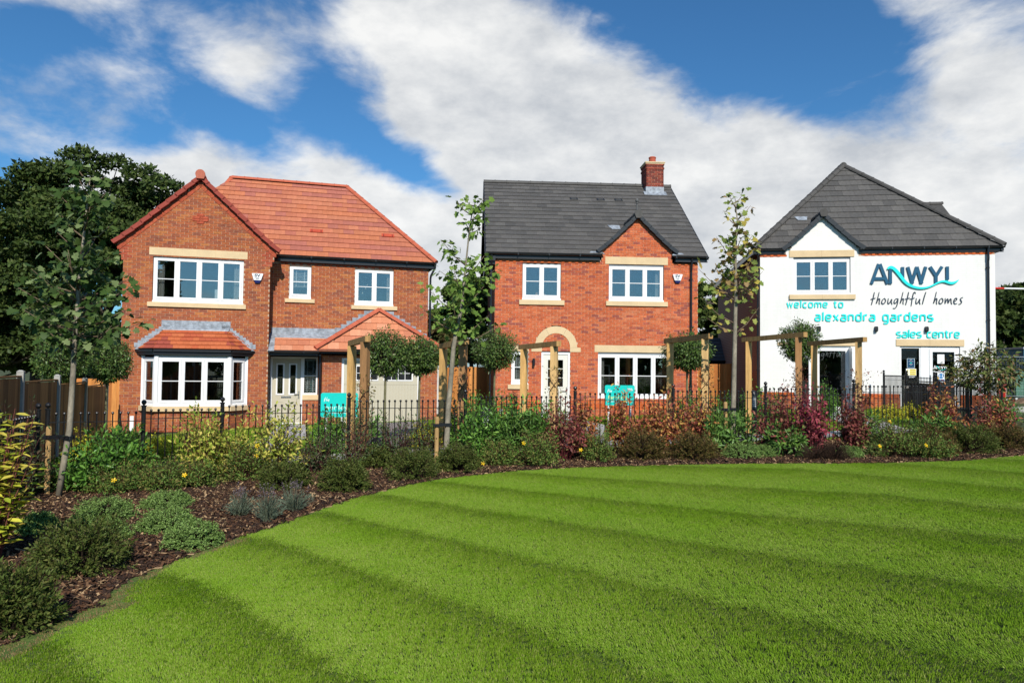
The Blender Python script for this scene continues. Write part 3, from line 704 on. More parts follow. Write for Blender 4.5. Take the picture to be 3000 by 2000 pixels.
    for p in (bp[0], bp[3]): bx('bay_post', whiteM, bay, p[0] - .03, p[0] + .05, -.02, .06, zb, zt)
    m = MB(); pl = [(.50, .06), (.50, -.02), (.95, -.6), (3.01, -.6), (3.44, -.02), (3.44, .06)]
    m.face([(x, y, zb) for x, y in pl]); m.face([(x, y, zb - .135) for x, y in pl][::-1])
    for (a, b) in zip(pl, pl[1:] + pl[:1]): m.face([(a[0], a[1], zb - .135), (b[0], b[1], zb - .135), (b[0], b[1], zb), (a[0], a[1], zb)])
    m.build('bay_sill', stoneM, H)
    brick = MB(); mo = MB()
    for (a, b) in zip(bp, bp[1:]):
        d = Vector((b[0] - a[0], b[1] - a[1], 0)); Ln = d.length; d.normalize(); nn = Vector((d.y, -d.x, 0))
        mo.face([(a[0], a[1], B), (b[0], b[1], B), (b[0], b[1], .3), (a[0], a[1], .3)])
        for k in range(10):
            z = .2625 - k * .075; x = -.11 * (k % 2)
            while x < Ln:
                p, q = max(0, x), min(Ln, x + .215); x += .225
                if q - p < .03: continue
                P1 = Vector((a[0], a[1], 0)) + d * p; P2 = Vector((a[0], a[1], 0)) + d * q
                brick.hexa([P1 + nn * .008 + Vector((0, 0, z - .0325)), P2 + nn * .008 + Vector((0, 0, z - .0325)), P2 - nn * .03 + Vector((0, 0, z - .0325)), P1 - nn * .03 + Vector((0, 0, z - .0325)), P1 + nn * .008 + Vector((0, 0, z + .0325)), P2 + nn * .008 + Vector((0, 0, z + .0325)), P2 - nn * .03 + Vector((0, 0, z + .0325)), P1 - nn * .03 + Vector((0, 0, z + .0325))], PAL1[random.randrange(12)])
    bw = mo.build('bay_wall', mortarM, H); brick.build('brickwork', brickM, bw, kind='stuff')
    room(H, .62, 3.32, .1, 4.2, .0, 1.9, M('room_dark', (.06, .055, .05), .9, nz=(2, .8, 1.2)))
    curtain(H, .66, .92, .02, .45, 1.8); curtain(H, 3.04, 3.3, .02, .45, 1.8)
    lm = MB(); lm.lathe([(.16, 0), (.15, .05), (.10, .12), (.03, .15)], (1.5, 1.2, 1.2), 14); lm.tube([(1.5, 1.2, 0.1), (1.5, 1.2, 1.25)], .012, 6); lm.build('floor_lamp', M('gold_shade', (.40, .2, .05), .4, metal=.5, nz=(6, .8, 1.2)), H)
    # bay roof
    br = bx('bay_roof', underRM, H, 1.0, 2.9, -.3, .0, 2.0, 2.02)
    za, zc = 2.05, 2.62
    E = [(.40, .0), (.95, -.66), (2.99, -.66), (3.56, .0)]; T = [(1.08, .0), (1.12, -.12), (2.80, -.12), (2.84, .0)]
    def slope(a, b, c, d, seed, tw):     # eave a-b, top d-c
        A, Bv, Cv, D = [Vector(q) for q in (a, b, c, d)]; U = (Bv - A).normalized(); Nn = (Bv - A).cross(D - A).normalized(); S = Nn.cross(U)
        vm = (D - A).dot(S); dl = (D - A).dot(U); Wd = (Bv - A).length; dr = (Cv - A).dot(U)
        tiled_slope(br, A, U, S, lambda v: dl * v / vm, lambda v: Wd + (dr - Wd) * v / vm, vm, .165, tw, TP_BAY, tileredM, 200, seed, smooth_rand=.4).build('bay_slope', underRM, br)
    slope((E[1][0], E[1][1], za), (E[2][0], E[2][1], za), (T[2][0], T[2][1], zc), (T[1][0], T[1][1], zc), 31, .165)
    slope((E[0][0], E[0][1], za), (E[1][0], E[1][1], za), (T[1][0], T[1][1], zc), (T[0][0], T[0][1] - .0, zc), 32, .165)
    slope((E[2][0], E[2][1], za), (E[3][0], E[3][1], za), (T[3][0], T[3][1], zc), (T[2][0], T[2][1], zc), 33, .165)
    fm = MB(); gp = [(.42, .0), (.96, -.60), (2.98, -.60), (3.54, .0)]
    for (a, b) in zip(gp, gp[1:]):
        d = Vector((b[0] - a[0], b[1] - a[1], 0)).normalized(); nn = Vector((d.y, -d.x, 0))
        for (h0, h1, o) in ((1.88, 2.03, 0), (1.97, 2.035, .055)):
            P1 = Vector((a[0], a[1], 0)) + nn * o; P2 = Vector((b[0], b[1], 0)) + nn * o
            fm.hexa([P1 + Vector((0, 0, h0)), P2 + Vector((0, 0, h0)), P2 - nn * .05 + Vector((0, 0, h0)), P1 - nn * .05 + Vector((0, 0, h0)), P1 + Vector((0, 0, h1)), P2 + Vector((0, 0, h1)), P2 - nn * .05 + Vector((0, 0, h1)), P1 - nn * .05 + Vector((0, 0, h1))])
    fm.face([(q[0], q[1], 1.885) for q in gp][::-1]); fm.build('bay_gutter', blackM, H)
    # lead: apron across the top and stepped flashing down both sides
    lf_ = MB(); lf_.box(1.04, 2.90, -.012, .01, 2.66, 2.89); lf_.hexa([(1.06, -.16, 2.60), (2.86, -.16, 2.60), (2.88, .0, 2.68), (1.04, .0, 2.68), (1.06, -.15, 2.625), (2.86, -.15, 2.625), (2.88, .0, 2.70), (1.04, .0, 2.70)])
    for k in range(9):
        f = k / 8.5
        for sx in (-1, 1):
            xa = (1.06 - f * .76) if sx < 0 else (2.88 + f * .78); zz = 2.74 - f * .58; x2 = xa - sx * .22
            lf_.box(min(xa, x2), max(xa, x2), -.012 - .0008 * k, .01, zz - .10, zz + .03)
    for sx in (-1, 1):
        t = (1.08, 2.64) if sx < 0 else (2.84, 2.64); b = (.36, 2.03) if sx < 0 else (3.60, 2.03)
        lf_.hexa([(b[0], -.09, b[1]), (b[0] - sx * .17, -.09, b[1] + .02), (b[0] - sx * .17, .01, b[1] + .02), (b[0], .01, b[1]), (t[0], -.1, t[1]), (t[0] - sx * .12, -.1, t[1] + .02), (t[0] - sx * .12, .01, t[1] + .02), (t[0], .01, t[1])])
    lf_.build('lead_flashing', leadM, H)
    # ------ porch: lean-to roof over the door, hipped roof over the garage
    pr = bx('porch_roof', underRM, H, 4.0, 5.3, RC - .3, RC, 2.2, 2.22)
    pe = RC - .93; pz = 2.06; run2 = .93; rz = .55
    tiled_slope(pr, (3.98, pe, pz), (1, 0, 0), (0, run2, rz), lambda v: .16, lambda v: 2.5, math.hypot(run2, rz) * .93, .36, .34, TP_PORCH, tileredM, 60, 41, smooth_rand=.3).build('porch_slope', underRM, pr)
    vl = MB(); vl.hexa([(3.975, pe, pz - .02), (4.14, pe, pz - .02), (4.14, RC, pz + rz - .02), (3.975, RC, pz + rz - .02), (3.975, pe, pz + .01), (4.14, pe, pz + .01), (4.14, RC, pz + rz + .01), (3.975, RC, pz + rz + .01)]); vl.build('valley_lead', leadM, pr)
    lf2 = MB(); lf2.box(4.02, 6.4, RC - .012, RC + .01, 2.62, 2.80)
    ss = Vector((0, run2, rz)).normalized(); a = Vector((0, pe, pz)) + ss * .76
    lf2.hexa([(4.02, a.y, a.z + .015), (6.3, a.y, a.z + .015), (6.3, RC, 2.62), (4.02, RC, 2.62), (4.02, a.y, a.z + .04), (6.3, a.y, a.z + .04), (6.3, RC, 2.645), (4.02, RC, 2.645)])
    lf2.build('lead_flashing', leadM, H)
    gutter(H, 3.96, 5.44, pe - .05, pz, h=.13); bx('porch_soffit', blackM, H, 3.98, 5.5, pe + .05, RC, pz - .13, pz - .11)
    # garage block stands forward of the wall
    GY = RC - .5; ge = GY - .33
    gb = brick_wall(H, GY, B, 1.95, lambda z: [(5.56, 9.18)], [(6.15, 8.62, -.45, 1.90)], PAL1, 120, seed=13, reveal=.12)
    m = MB(); m.box(9.12, 9.175, GY + .02, RC + .3, B, 1.95); m.box(5.565, 5.62, GY + .02, RC, B, 1.95); m.build('outer_wall', MATS['far_brick'], H)
    hz, hx0, hx1, hy = 2.13, 5.36, 9.36, ge; apx, apz = 7.33, 3.42
    hr = bx('garage_roof', underRM, H, 6.5, 8.2, GY + .1, RC + .1, 2.1, 2.12)
    A = Vector((hx0, hy, hz)); rn = RC - .02 - hy; S2 = Vector((0, rn, apz - hz)); s2 = S2.length; Wd = hx1 - hx0; pk = apx - hx0
    tiled_slope(hr, A, (1, 0, 0), S2, lambda v: pk * v / s2, lambda v: Wd - (Wd - pk) * v / s2, s2, .27, .34, TP_PORCH, tileredM, 120, 43, smooth_rand=.3).build('garage_slope', underRM, hr)
    ridge_run(hr, (hx0 - .03, hy - .03, hz + .02), (apx, RC - .03, apz + .03), .42, .10, rc, tileredM, 'hip_tile', .02)
    ridge_run(hr, (hx1 + .03, hy - .03, hz + .02), (apx, RC - .03, apz + .03), .42, .10, rc, tileredM, 'hip_tile', .02)
    lf3 = MB()
    for k in range(8):
        f = k / 8
        for sx in (-1, 1):
            xa = apx + sx * (.08 + f * 1.45); zz = apz + .07 - f * .92; lf3.box(min(xa, xa + sx * .22), max(xa, xa + sx * .22), RC - .014 - .0008 * k, RC + .01, zz - .10, zz + .035)
    lf3.build('lead_flashing', leadM, H)
    gutter(H, 5.38, 9.36, ge - .05, hz, h=.13); bx('garage_soffit', blackM, H, 5.4, 9.34, ge + .05, GY + .02, hz - .13, hz - .11)
    downpipe(H, [(5.48, ge - .03, hz - .06), (5.49, GY - .06, hz - .2), (5.49, GY - .05, B)], .036)
    # front door and side light
    dz0 = -.21
    d = MB(); ring(d, 4.02, 4.99, dz0, 1.89, .06, RC + .0, RC + .08, .03); ring(d, 4.985, 5.44, .70, 1.89, .05, RC + .002, RC + .08, .06)
    dr = d.build('door_frame', whiteM, H)
    lf4 = MB(); x0, x1, z0, z1 = 4.085, 4.925, dz0 + .03, 1.83
    yy = RC + .035
    sl_ = [(x0 + .13, x0 + .33), (x1 - .33, x1 - .13)]; gz0, gz1 = .72, 1.66
    lf4.box(x0, sl_[0][0], yy, yy + .05, z0, z1); lf4.box(sl_[0][1], sl_[1][0], yy, yy + .05, z0, z1); lf4.box(sl_[1][1], x1, yy, yy + .05, z0, z1)
    for (a, b) in sl_: lf4.box(a, b, yy, yy + .05, z0, gz0); lf4.box(a, b, yy, yy + .05, gz1, z1)
    for (a, b) in sl_:
        q = MB()
    door = lf4.build('front_door', beigeM, H)
    for (a, b) in sl_:
        q = MB(); ring(q, a - .025, b + .025, gz0 - .025, gz1 + .025, .045, yy - .014, yy + .02); q.build('glazing_trim', whiteM, door); pane(door, a, b, yy + .02, gz0, gz1)
        q = MB(); ring(q, a - .02, b + .02, dz0 + .17, .5, .018, yy - .007, yy + .01); q.build('door_panel', beigeM, door)
    q = MB(); q.box(4.35, 4.65, yy - .02, yy, .61, .66); q.box(4.36, 4.64, yy - .026, yy - .018, .63, .64); q.build('letter_plate', steelM, door)
    q = MB(); q.box(4.865, 4.895, yy - .012, yy, .58, .82); q.tube([(4.88, yy - .045, .72), (4.74, yy - .045, .72)], .011, 6); q.tube([(4.88, yy, .72), (4.88, yy - .045, .72)], .011, 6); q.build('handle', steelM, door)
    for k, (a, b) in enumerate([(5.035, 5.39)]):
        pane(dr, a, b, RC + .03, .76, 1.29); pane(dr, a, b, RC + .03, 1.31, 1.84); bx('glazing_bar', whiteM, dr, a, b, RC + .01, RC + .05, 1.29, 1.31)
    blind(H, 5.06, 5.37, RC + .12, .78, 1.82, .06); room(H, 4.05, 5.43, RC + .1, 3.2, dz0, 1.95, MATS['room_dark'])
    stone('window_sill', H, 4.99, 5.52, RC - .03, RC + .1, .54, .70)
    brick_wall(H, RC, dz0 - .2, .54, lambda z: [(4.99, 5.56)], [], PAL1, 0, seed=15, name='wall')
    # garage door
    gd = MB(); ring(gd, 6.15, 8.62, -.25, 1.88, .075, GY + .05, GY + .12, .02); g = gd.build('garage_door', whiteM, H)
    yy = GY + .085; bx('door_backing_board', beigeM, g, 6.22, 8.55, yy, yy + .03, 1.14, 1.80)  # plain beige board backing the window row of the garage door
    sheet = bx('door_sheet', beigeM, g, 6.225, 8.545, yy + .012, yy + .03, -.25, 1.05)
    me = MB(); me.box(.004, .0925, 0, .02, -.25, 1.04); me = me.mesh('plank', beigeM)
    for k in range(24): inst('plank', me, g, Matrix.Translation((6.24 + k * .0955, yy - .003, 0)))
    bx('rail', beigeM, g, 6.225, 8.545, yy - .006, yy + .03, 1.045, 1.15); bx('rail', beigeM, g, 6.225, 8.545, yy - .006, yy + .03, 1.66, 1.81)
    for (a, b) in ((6.36, 7.30), (7.46, 8.40)):
        q = MB(); ring(q, a, b, 1.16, 1.65, .035, yy - .016, yy + .02); q.build('garage_window', whiteM, g)
        for i in range(4):
            for j in range(2):
                w = (b - a - .07) / 4; xa = a + .035 + i * w; za = 1.195 + j * .21
                bx('pane', M('garage_glass', (.02, .022, .026), .12, nz=(20, .7, 1.2), spec=.6), g, xa + .006, xa + w - .006, yy - .006, yy - .001, za + .005, za + .205)
        q = MB()
        for i in range(1, 4): q.box(a + .035 + i * (b - a - .07) / 4 - .008, a + .035 + i * (b - a - .07) / 4 + .008, yy - .012, yy, 1.19, 1.62)
        q.box(a + .03, b - .03, yy - .012, yy, 1.397, 1.413); q.build('glazing_bar', whiteM, g)
    m = MB(); m.box(.30, .40, -.06, .0, -.3, .14); m.build('meter_pipe', whiteM, H)
    m = MB(); m.box(.95, 1.2, -.05, .0, .2, .225); m.tube([(1.0, -.04, .2), (1.0, -.04, 0)], .02, 6); m.box(2.5, 2.85, -.57, -.5, .18, .26); m.build('wall_vent', blackM, H)
    return H
house_red()
# ------------------------------------------------------------------ HOUSE with the chimney
def house_mid():
    H = thing('brick_house', 'bright red brick house with grey gabled roof, chimney and arched stone over its door', 'house', (-.569, 22.997, 0), R(3.4934))
    B = -.3; Wd = 6.65
    ops = [(.88, 2.14, 3.67, 5.0), (3.70, 5.52, 3.68, 5.03), (1.52, 2.46, B, 2.145), (.55, 1.10, .95, 2.16), (3.365, 5.83, .64, 2.16)]
    def iv(z):
        if z < 5.12: return [(0, Wd)]
        if z < 5.46: return [(3.46, 5.79)]
        t = (z - 5.46) / (6.62 - 5.46); return [(3.42 + t * 1.2, 5.83 - t * 1.2)]
    def cut(z):
        if 2.29 < z < 3.0:
            ro = .68; d = z - 2.3; o = math.sqrt(max(0, ro * ro - d * d)); ri = .46; n = math.sqrt(max(0, ri * ri - d * d))
            return [(1.995 - o, 1.995 - n), (1.995 + n, 1.995 + o)] if n > 0 else [(1.995 - o, 1.995 + o)]
        return []
    def spec(u, z):
        return PALO if .30 < z < .60 else None
    brick_wall(H, 0, B, 6.62, iv, ops, PAL2, 300, mortar2M, special=spec, seed=51, prefer=lambda t: (0 if 2.4 < t[2] < 5 else 1, abs(t[0] - 3)), cut=cut)
    pc = MB()
    for k in range(58):
        for j in (0, 1):
            pc.box(.004 + k * .1125, .108 + k * .1125, -.02 if (k + j) % 2 else -.004, .05, .33 + j * .12, .44 + j * .12, PALO[k % 3])
    ops2 = [(1.50, 2.48)]
    pc.V, pc.F, pc.c = [], [], []
    for k in range(59):
        u = .056 + k * .1125
        if 1.46 < u < 2.52 or (u > 3.3 and u < 5.86 and False): continue
        pc.box(u - .052, u + .052, -.02 if k % 2 else -.004, .05, .36, .50, PALO[k % 3])
    pc.build('plinth_brick_course', brickM, H, kind='stuff')
    # eaves dentils either side of the gable
    dc = bx('dentil_band', mortar2M, H, .02, 3.44, .02, .06, 5.02, 5.15)
    bump_course(dc, .0, 3.4, 0, 5.06, PALO); bump_course(dc, 5.86, 6.65, 0, 5.06, PALO)
    m = MB(); m.box(0, .06, .02, 8.6, B, 5.2); m.box(Wd - .06, Wd - .005, .02, 8.6, B, 5.2); m.box(0, Wd - .005, 8.55, 8.6, B, 5.2)
    for x in (0, Wd - .06): m.hexa([(x, .02, 5.2), (x + .055, .02, 5.2), (x + .055, 8.6, 5.2), (x, 8.6, 5.2), (x, 4.2, 8.55), (x + .055, 4.2, 8.55), (x + .055, 4.4, 8.55), (x, 4.4, 8.55)])
    m.build('outer_wall', M('far_brick_red', (.36, .10, .04), .9, nz=[(10, .7, 1.25)], stretch=(4, 4, 13)), H)
    # ------ roof
    rf = bx('roof', underM, H, .1, 6.5, .2, 8.4, 5.2, 5.23)
    ye, ze, yr, zr = -.13, 5.31, 4.3, 8.72; xl, xr = -.31, 6.93; sl = math.hypot(yr - ye, zr - ze); S = Vector((0, yr - ye, zr - ze)); s = S.normalized(); n = Vector((0, -s.z, s.y))
    ul = tiled_slope(rf, (xl, ye, ze), (1, 0, 0), S, lambda v: 0, lambda v: xr - xl, sl, .305, .345, TP_GREY, tilegreyM, 300, 52, skip=lambda x, v: 3.5 < x + xl < 5.75 and v < .3, notch=(3.78, 6.08, .35))
    ul.face([(xr, 2 * yr - ye, ze), (xl, 2 * yr - ye, ze), (xl, yr, zr), (xr, yr, zr)]); ul.build('roof_slope', underM, rf)
    gcol = (.075, .072, .068)
    ridge_run(rf, (xl - .02, yr, zr - .03), (xr + .02, yr, zr - .03), .45, .12, gcol, tilegreyM)
    m = MB()
    for x0, x1 in ((xl - .03, xl + .03), (xr - .03, xr + .03)):
        m.hexa([(x0, ye, ze - .1), (x1, ye, ze - .1), (x1, yr, zr - .1), (x0, yr, zr - .1), (x0, ye, ze + .015), (x1, ye, ze + .015), (x1, yr, zr + .015), (x0, yr, zr + .015)])
        m.hexa([(x0, yr, zr - .1), (x1, yr, zr - .1), (x1, 2 * yr - ye, ze - .1), (x0, 2 * yr - ye, ze - .1), (x0, yr, zr + .015), (x1, yr, zr + .015), (x1, 2 * yr - ye, ze + .015), (x0, 2 * yr - ye, ze + .015)])
    m.box(xl, .0, ye + .1, 8.6, 4.95, 5.05); m.hexa([(xl + .03, ye, ze - .25), (0, ye, ze - .25), (0, yr, zr - .25), (xl + .03, yr, zr - .25), (xl + .03, ye, ze - .1), (0, ye, ze - .1), (0, yr, zr - .1), (xl + .03, yr, zr - .1)])
    m.build('dry_verge', blackM, rf)
    for xx in (2.85, 3.85, 4.52):
        v = MB(); p = Vector((xx, ye, ze)) + s * (sl * .735)
        v.hexa([p + n * .015, p + Vector((.30, 0, 0)) + n * .015, p + Vector((.30, 0, 0)) + s * .2, p + s * .2, p + n * .05, p + Vector((.30, 0, 0)) + n * .05, p + Vector((.30, 0, 0)) + s * .2 + n * .03, p + s * .2 + n * .03], (.05, .05, .05)); vt = v.build('vent_tile', tilegreyM, rf)
        q = MB()
        for o in (.02, .25): q.hexa([p + Vector((o, 0, 0)) + n * .0505, p + Vector((o + .03, 0, 0)) + n * .0505, p + Vector((o + .03, 0, 0)) + s * .17 + n * .034, p + Vector((o, 0, 0)) + s * .17 + n * .034, p + Vector((o, 0, 0)) + n * .055, p + Vector((o + .03, 0, 0)) + n * .055, p + Vector((o + .03, 0, 0)) + s * .17 + n * .04, p + Vector((o, 0, 0)) + s * .17 + n * .04])
        q.build('vent_slot', blackM, vt)
    for (a, b) in ((-.31, 3.42), (5.84, 6.95)):
        gutter(H, a, b, ye - .04, ze, h=.18); bx('soffit', blackM, H, a, b, ye + .04, .0, ze - .17, ze - .15)
    downpipe(H, [(6.41, ye - .02, ze - .05), (6.41, ye, ze - .16), (6.41, -.08, ze - .4), (6.41, -.06, ze - .5), (6.41, -.06, B)]); downpipe(H, [(-.12, ye - .02, ze - .05), (-.12, ye, ze - .16), (-.12, -.02, ze - .4), (-.12, .02, ze - .5), (-.12, .02, B)])
    # ------ front gable roof
    gx, gt, half, gb = 4.63, 6.66, 1.28, 5.42; dz = gt - gb; y0 = -.13; s2 = math.hypot(half, dz)
    gr = bx('gable_roof', underM, H, gx - .02, gx + .02, .05, 1.2, gt - .12, gt - .08)
    for sx in (-1, 1):
        L = 1.75
        if sx > 0: tiled_slope(gr, (gx + half, y0, gb), (0, 1, 0), (-half, 0, dz), lambda v: .03, lambda v: .25 + v / s2 * 1.55, s2, .305, .345, TP_GREY, tilegreyM, 0, 53).build('gable_slope', underM, gr)
        else: tiled_slope(gr, (gx - half, y0 + L, gb), (0, -1, 0), (half, 0, dz), lambda v: L - .25 - v / s2 * 1.5, lambda v: L - .03, s2, .305, .345, TP_GREY, tilegreyM, 0, 54).build('gable_slope', underM, gr)
        up = Vector((dz * sx, 0, half)).normalized(); N = 6
        for k in range(N):
            f0, f1 = k / N, min(1, (k + 1) / N + .01)
            kick = lambda f: .05 * max(0, (.3 - f) / .3) ** 1.5
            pt = lambda f: Vector((gx + sx * (half * (1 - f) + kick(f)), 0, gb + dz * f + kick(f) * .3))
            q = []
            for p, lift in ((pt(f0), .018), (pt(f1), 0)):
                lo, hi = p - up * .085 + up * lift, p + up * .03 + up * lift; q.append((lo, hi))
            v = MB(); (l0, h0), (l1, h1) = q
            v.hexa([(l0.x, y0 - .01, l0.z), (l1.x, y0 - .01, l1.z), (l1.x, y0 + .14, l1.z), (l0.x, y0 + .14, l0.z), (h0.x, y0 - .01, h0.z), (h1.x, y0 - .01, h1.z), (h1.x, y0 + .14, h1.z), (h0.x, y0 + .14, h0.z)]); v.build('verge_tile', blackM, gr)
    ridge_run(gr, (gx, y0 - .03, gt), (gx, 1.75, gt), .45, .11, gcol, tilegreyM, ang=PI * 1.2)
    e = MB(); e.prism([(gx + .125 * cos(a), gt + .02 + .125 * sin(a)) for a in [R(-20 + 220 * k / 12) for k in range(13)]] + [(gx - .08, gt - .13), (gx + .08, gt - .13)], y0 - .06, y0 - .02, gcol)
    e.build('ridge_end', tilegreyM, gr)
    fl = MB(); fl.lathe([(.05, 0), (.035, .04), (.045, .08), (.028, .1), (.028, .24), (.045, .25), (.03, .28), (.055, .33), (.06, .36), (.045, .4), (.01, .43)], (gx - .02, y0 + .1, gt + .11), 10, (.11, .11, .11)); fl.build('finial', tilegreyM, gr)
    m = MB()
    for (p, q) in (((3.0, ye + .02, ze + .04), (3.55, ye + .5, ze + .42)), ((5.75, ye + .02, ze + .04), (6.2, ye + .5, ze + .42))):
        o = n * .026; a = Vector((p[0], ye + .02, ze)) + o; w = q[0] - p[0]
        m.hexa([a, a + Vector((w, 0, 0)), a + Vector((w * .8, 0, 0)) + s * .16, a + Vector((w * .2, 0, 0)) + s * .16, a + n * .012, a + Vector((w, 0, 0)) + n * .012, a + Vector((w * .8, 0, 0)) + s * .16 + n * .012, a + Vector((w * .2, 0, 0)) + s * .16 + n * .012])
    a = Vector((4.05, ye, ze)) + s * 1.78 + n * .028; m.hexa([a, a + Vector((.3, 0, 0)), a + Vector((.3, 0, 0)) + s * .3, a + Vector((-.12, 0, 0)) + s * .3] + [q + n * .012 for q in (a, a + Vector((.3, 0, 0)), a + Vector((.3, 0, 0)) + s * .3, a + Vector((-.12, 0, 0)) + s * .3)])
    m.build('lead_flashing', leadM, rf)
    # ------ chimney on the ridge
    cx0, cx1, cy0, cy1 = 5.86, 6.535, 3.78, 4.55
    ch = bx('chimney', mortarM, H, cx0 + .008, cx1 - .008, cy0 + .008, cy1 - .008, 7.9, 9.5)
    def face_bricks(z, pr, col_off):
        i = col_off
        for fc in range(4):
            L_ = (cx1 - cx0 if fc % 2 == 0 else cy1 - cy0) + 2 * pr; x = -.1125 * ((i + fc) % 2) - .0
            while x < L_ - .02:
                a, b = max(0, x), min(L_, x + .215); x += .225
                if b - a < .03: continue
                v = MB(); c = PALC[random.randrange(5)] if pr < .01 else (.34, .085, .055)
                if fc == 0: v.box(cx0 - pr + a, cx0 - pr + b, cy0 - pr, cy0 + .04, z - .0325, z + .0325, c)
                elif fc == 2: v.box(cx0 - pr + a, cx0 - pr + b, cy1 - .04, cy1 + pr, z - .0325, z + .0325, c)
                elif fc == 3: v.box(cx0 - pr - .001, cx0 + .04, cy0 - pr + a, cy0 - pr + b, z - .0325, z + .0325, c)
                else: v.box(cx1 - .04, cx1 + pr + .001, cy0 - pr + a, cy0 - pr + b, z - .0325, z + .0325, c)
                v.build('brick', brickM, ch)
    for k in range(12): face_bricks(8.62 + .075 * k if k < 12 else 0, .001 if k not in (9, 11) else .022, k)
    m = MB(); m.box(cx0 - .05, cx1 + .05, cy0 - .05, cy1 + .05, 9.5, 9.54); m.box(cx0 - .03, cx1 + .03, cy0 - .03, cy1 + .03, 9.46, 9.5); m.build('chimney_cap', stoneM, ch)
    m = MB(); m.lathe([(.135, 0), (.13, .22), (.145, .24), (.145, .27), (.12, .29), (.10, .29), (.10, .2)], (6.19, 4.15, 9.54), 16, (.42, .10, .06)); m.build('chimney_pot', tileredM, ch)
    m = MB(); m.box(cx0 - .012, cx1 + .012, cy0 - .012, cy1 + .012, 8.25, 8.58)
    a = Vector((cx0 - .1, ye, ze)) + s * (sl * .845) + n * .03
    m.hexa([a, a + Vector((.87, 0, 0)), a + Vector((.87, 0, 0)) + s * .3, a + s * .3] + [q + n * .015 for q in (a, a + Vector((.87, 0, 0)), a + Vector((.87, 0, 0)) + s * .3, a + s * .3)])
    m.build('lead_flashing', leadM, ch)
    # ------ openings
    window(H, .895, 2.125, 3.825, 4.985, .05, 2); stone('window_sill', H, .785, 2.25, -.055, .1, 3.665, 3.82); room(H, .6, 2.6, .12, 3.6, 3.5, 5.05)
    m = MB()
    for (x, z, h) in ((1.38, 3.86, .24), (1.62, 3.86, .2), (1.06, 3.86, .1)): m.lathe([(.02, 0), (.05, h * .3), (.06, h * .7), (.03, h)], (x, .3, z), 8)
    m.build('sill_ornament', M('pink_ornament', (.55, .36, .3), .6, nz=(6, .9, 1.1)), H); bx('window_board', whiteM, H, .9, 2.12, .12, .4, 3.80, 3.86)
    stone('lintel', H, 3.58, 5.65, -.008, .09, 5.035, 5.275, 2); window(H, 3.715, 5.505, 3.83, 4.97, .05, 3); stone('window_sill', H, 3.61, 5.64, -.055, .1, 3.675, 3.825, 2); room(H, 3.3, 6.0, .12, 3.8, 3.5, 5.05); curtain(H, 5.28, 5.46, .2, 3.8, 5.0)
    bx('head_trim', MATS['grey_trim'], H, 3.71, 5.51, .04, .1, 4.97, 5.034)
    bx('head_trim', MATS['grey_trim'], H, .89, 2.13, .04, .1, 4.985, 5.0)
    alarm_box(H, 5.96, 4.60, .0)
    stone('lintel', H, 3.25, 5.94, -.008, .09, 2.165, 2.39, 2); window(H, 3.375, 5.82, .64, 2.10, .05, 4, cill=.075); bx('head_trim', MATS['grey_trim'], H, 3.37, 5.825, .04, .1, 2.10, 2.164)
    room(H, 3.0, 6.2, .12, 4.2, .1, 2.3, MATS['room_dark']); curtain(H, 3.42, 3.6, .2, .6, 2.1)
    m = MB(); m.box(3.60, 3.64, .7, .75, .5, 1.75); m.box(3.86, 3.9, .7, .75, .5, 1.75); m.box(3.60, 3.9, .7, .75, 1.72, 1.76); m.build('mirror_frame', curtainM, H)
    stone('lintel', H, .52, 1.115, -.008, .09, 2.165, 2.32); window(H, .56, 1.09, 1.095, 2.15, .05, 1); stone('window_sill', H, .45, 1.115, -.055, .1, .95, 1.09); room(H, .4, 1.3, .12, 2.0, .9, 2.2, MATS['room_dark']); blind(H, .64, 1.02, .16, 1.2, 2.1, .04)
    # arch: five ring stones and two springers
    for k in range(3):
        a0, a1 = PI * k / 3 + .004, PI * (k + 1) / 3 - .004; N = 8; pts = []
        for q in range(N + 1): a = a0 + (a1 - a0) * q / N; pts.append((1.995 + .685 * cos(a), 2.3 + .685 * sin(a)))
        for q in range(N, -1, -1): a = a0 + (a1 - a0) * q / N; pts.append((1.995 + .455 * cos(a), 2.3 + .455 * sin(a)))
        m = MB(); m.prism(pts[::-1], -.012, .06); m.build('arch_stone', stoneM, H)
    stone('springer', H, 1.20, 1.54, -.014, .06, 2.155, 2.298); stone('springer', H, 2.45, 2.795, -.014, .06, 2.155, 2.298)
    d = MB(); ring(d, 1.525, 2.455, -.15, 2.14, .065, .03, .1, .02); df = d.build('door_frame', whiteM, H)
    yy = .055; x0, x1, gz0, gz1 = 1.595, 2.385, 1.03, 1.90; a, b = 1.74, 2.24
    l = MB(); l.box(x0, a, yy, yy + .045, -.12, 2.07); l.box(b, x1, yy, yy + .045, -.12, 2.07); l.box(a, b, yy, yy + .045, -.12, gz0); l.box(a, b, yy, yy + .045, gz1, 2.07)
    door = l.build('front_door', creamM, H)
    q = MB(); ring(q, a - .03, b + .03, gz0 - .03, gz1 + .03, .035, yy - .012, yy + .02); q.build('glazing_trim', creamM, door)
    for i in range(2):
        for j in range(3):
            w, h = (b - a) / 2, (gz1 - gz0) / 3; pane(door, a + i * w + .008, a + (i + 1) * w - .008, yy + .02, gz0 + j * h + .008, gz0 + (j + 1) * h - .008)
    q = MB(); q.box((a + b) / 2 - .012, (a + b) / 2 + .012, yy - .008, yy + .04, gz0, gz1)
    for j in (1, 2): q.box(a, b, yy - .008, yy + .04, gz0 + j * (gz1 - gz0) / 3 - .012, gz0 + j * (gz1 - gz0) / 3 + .012)
    q.build('glazing_bar', creamM, door)
    q = MB(); ring(q, a, b - .02, .15, .72, .02, yy - .006, yy + .01); q.build('door_panel', creamM, door)
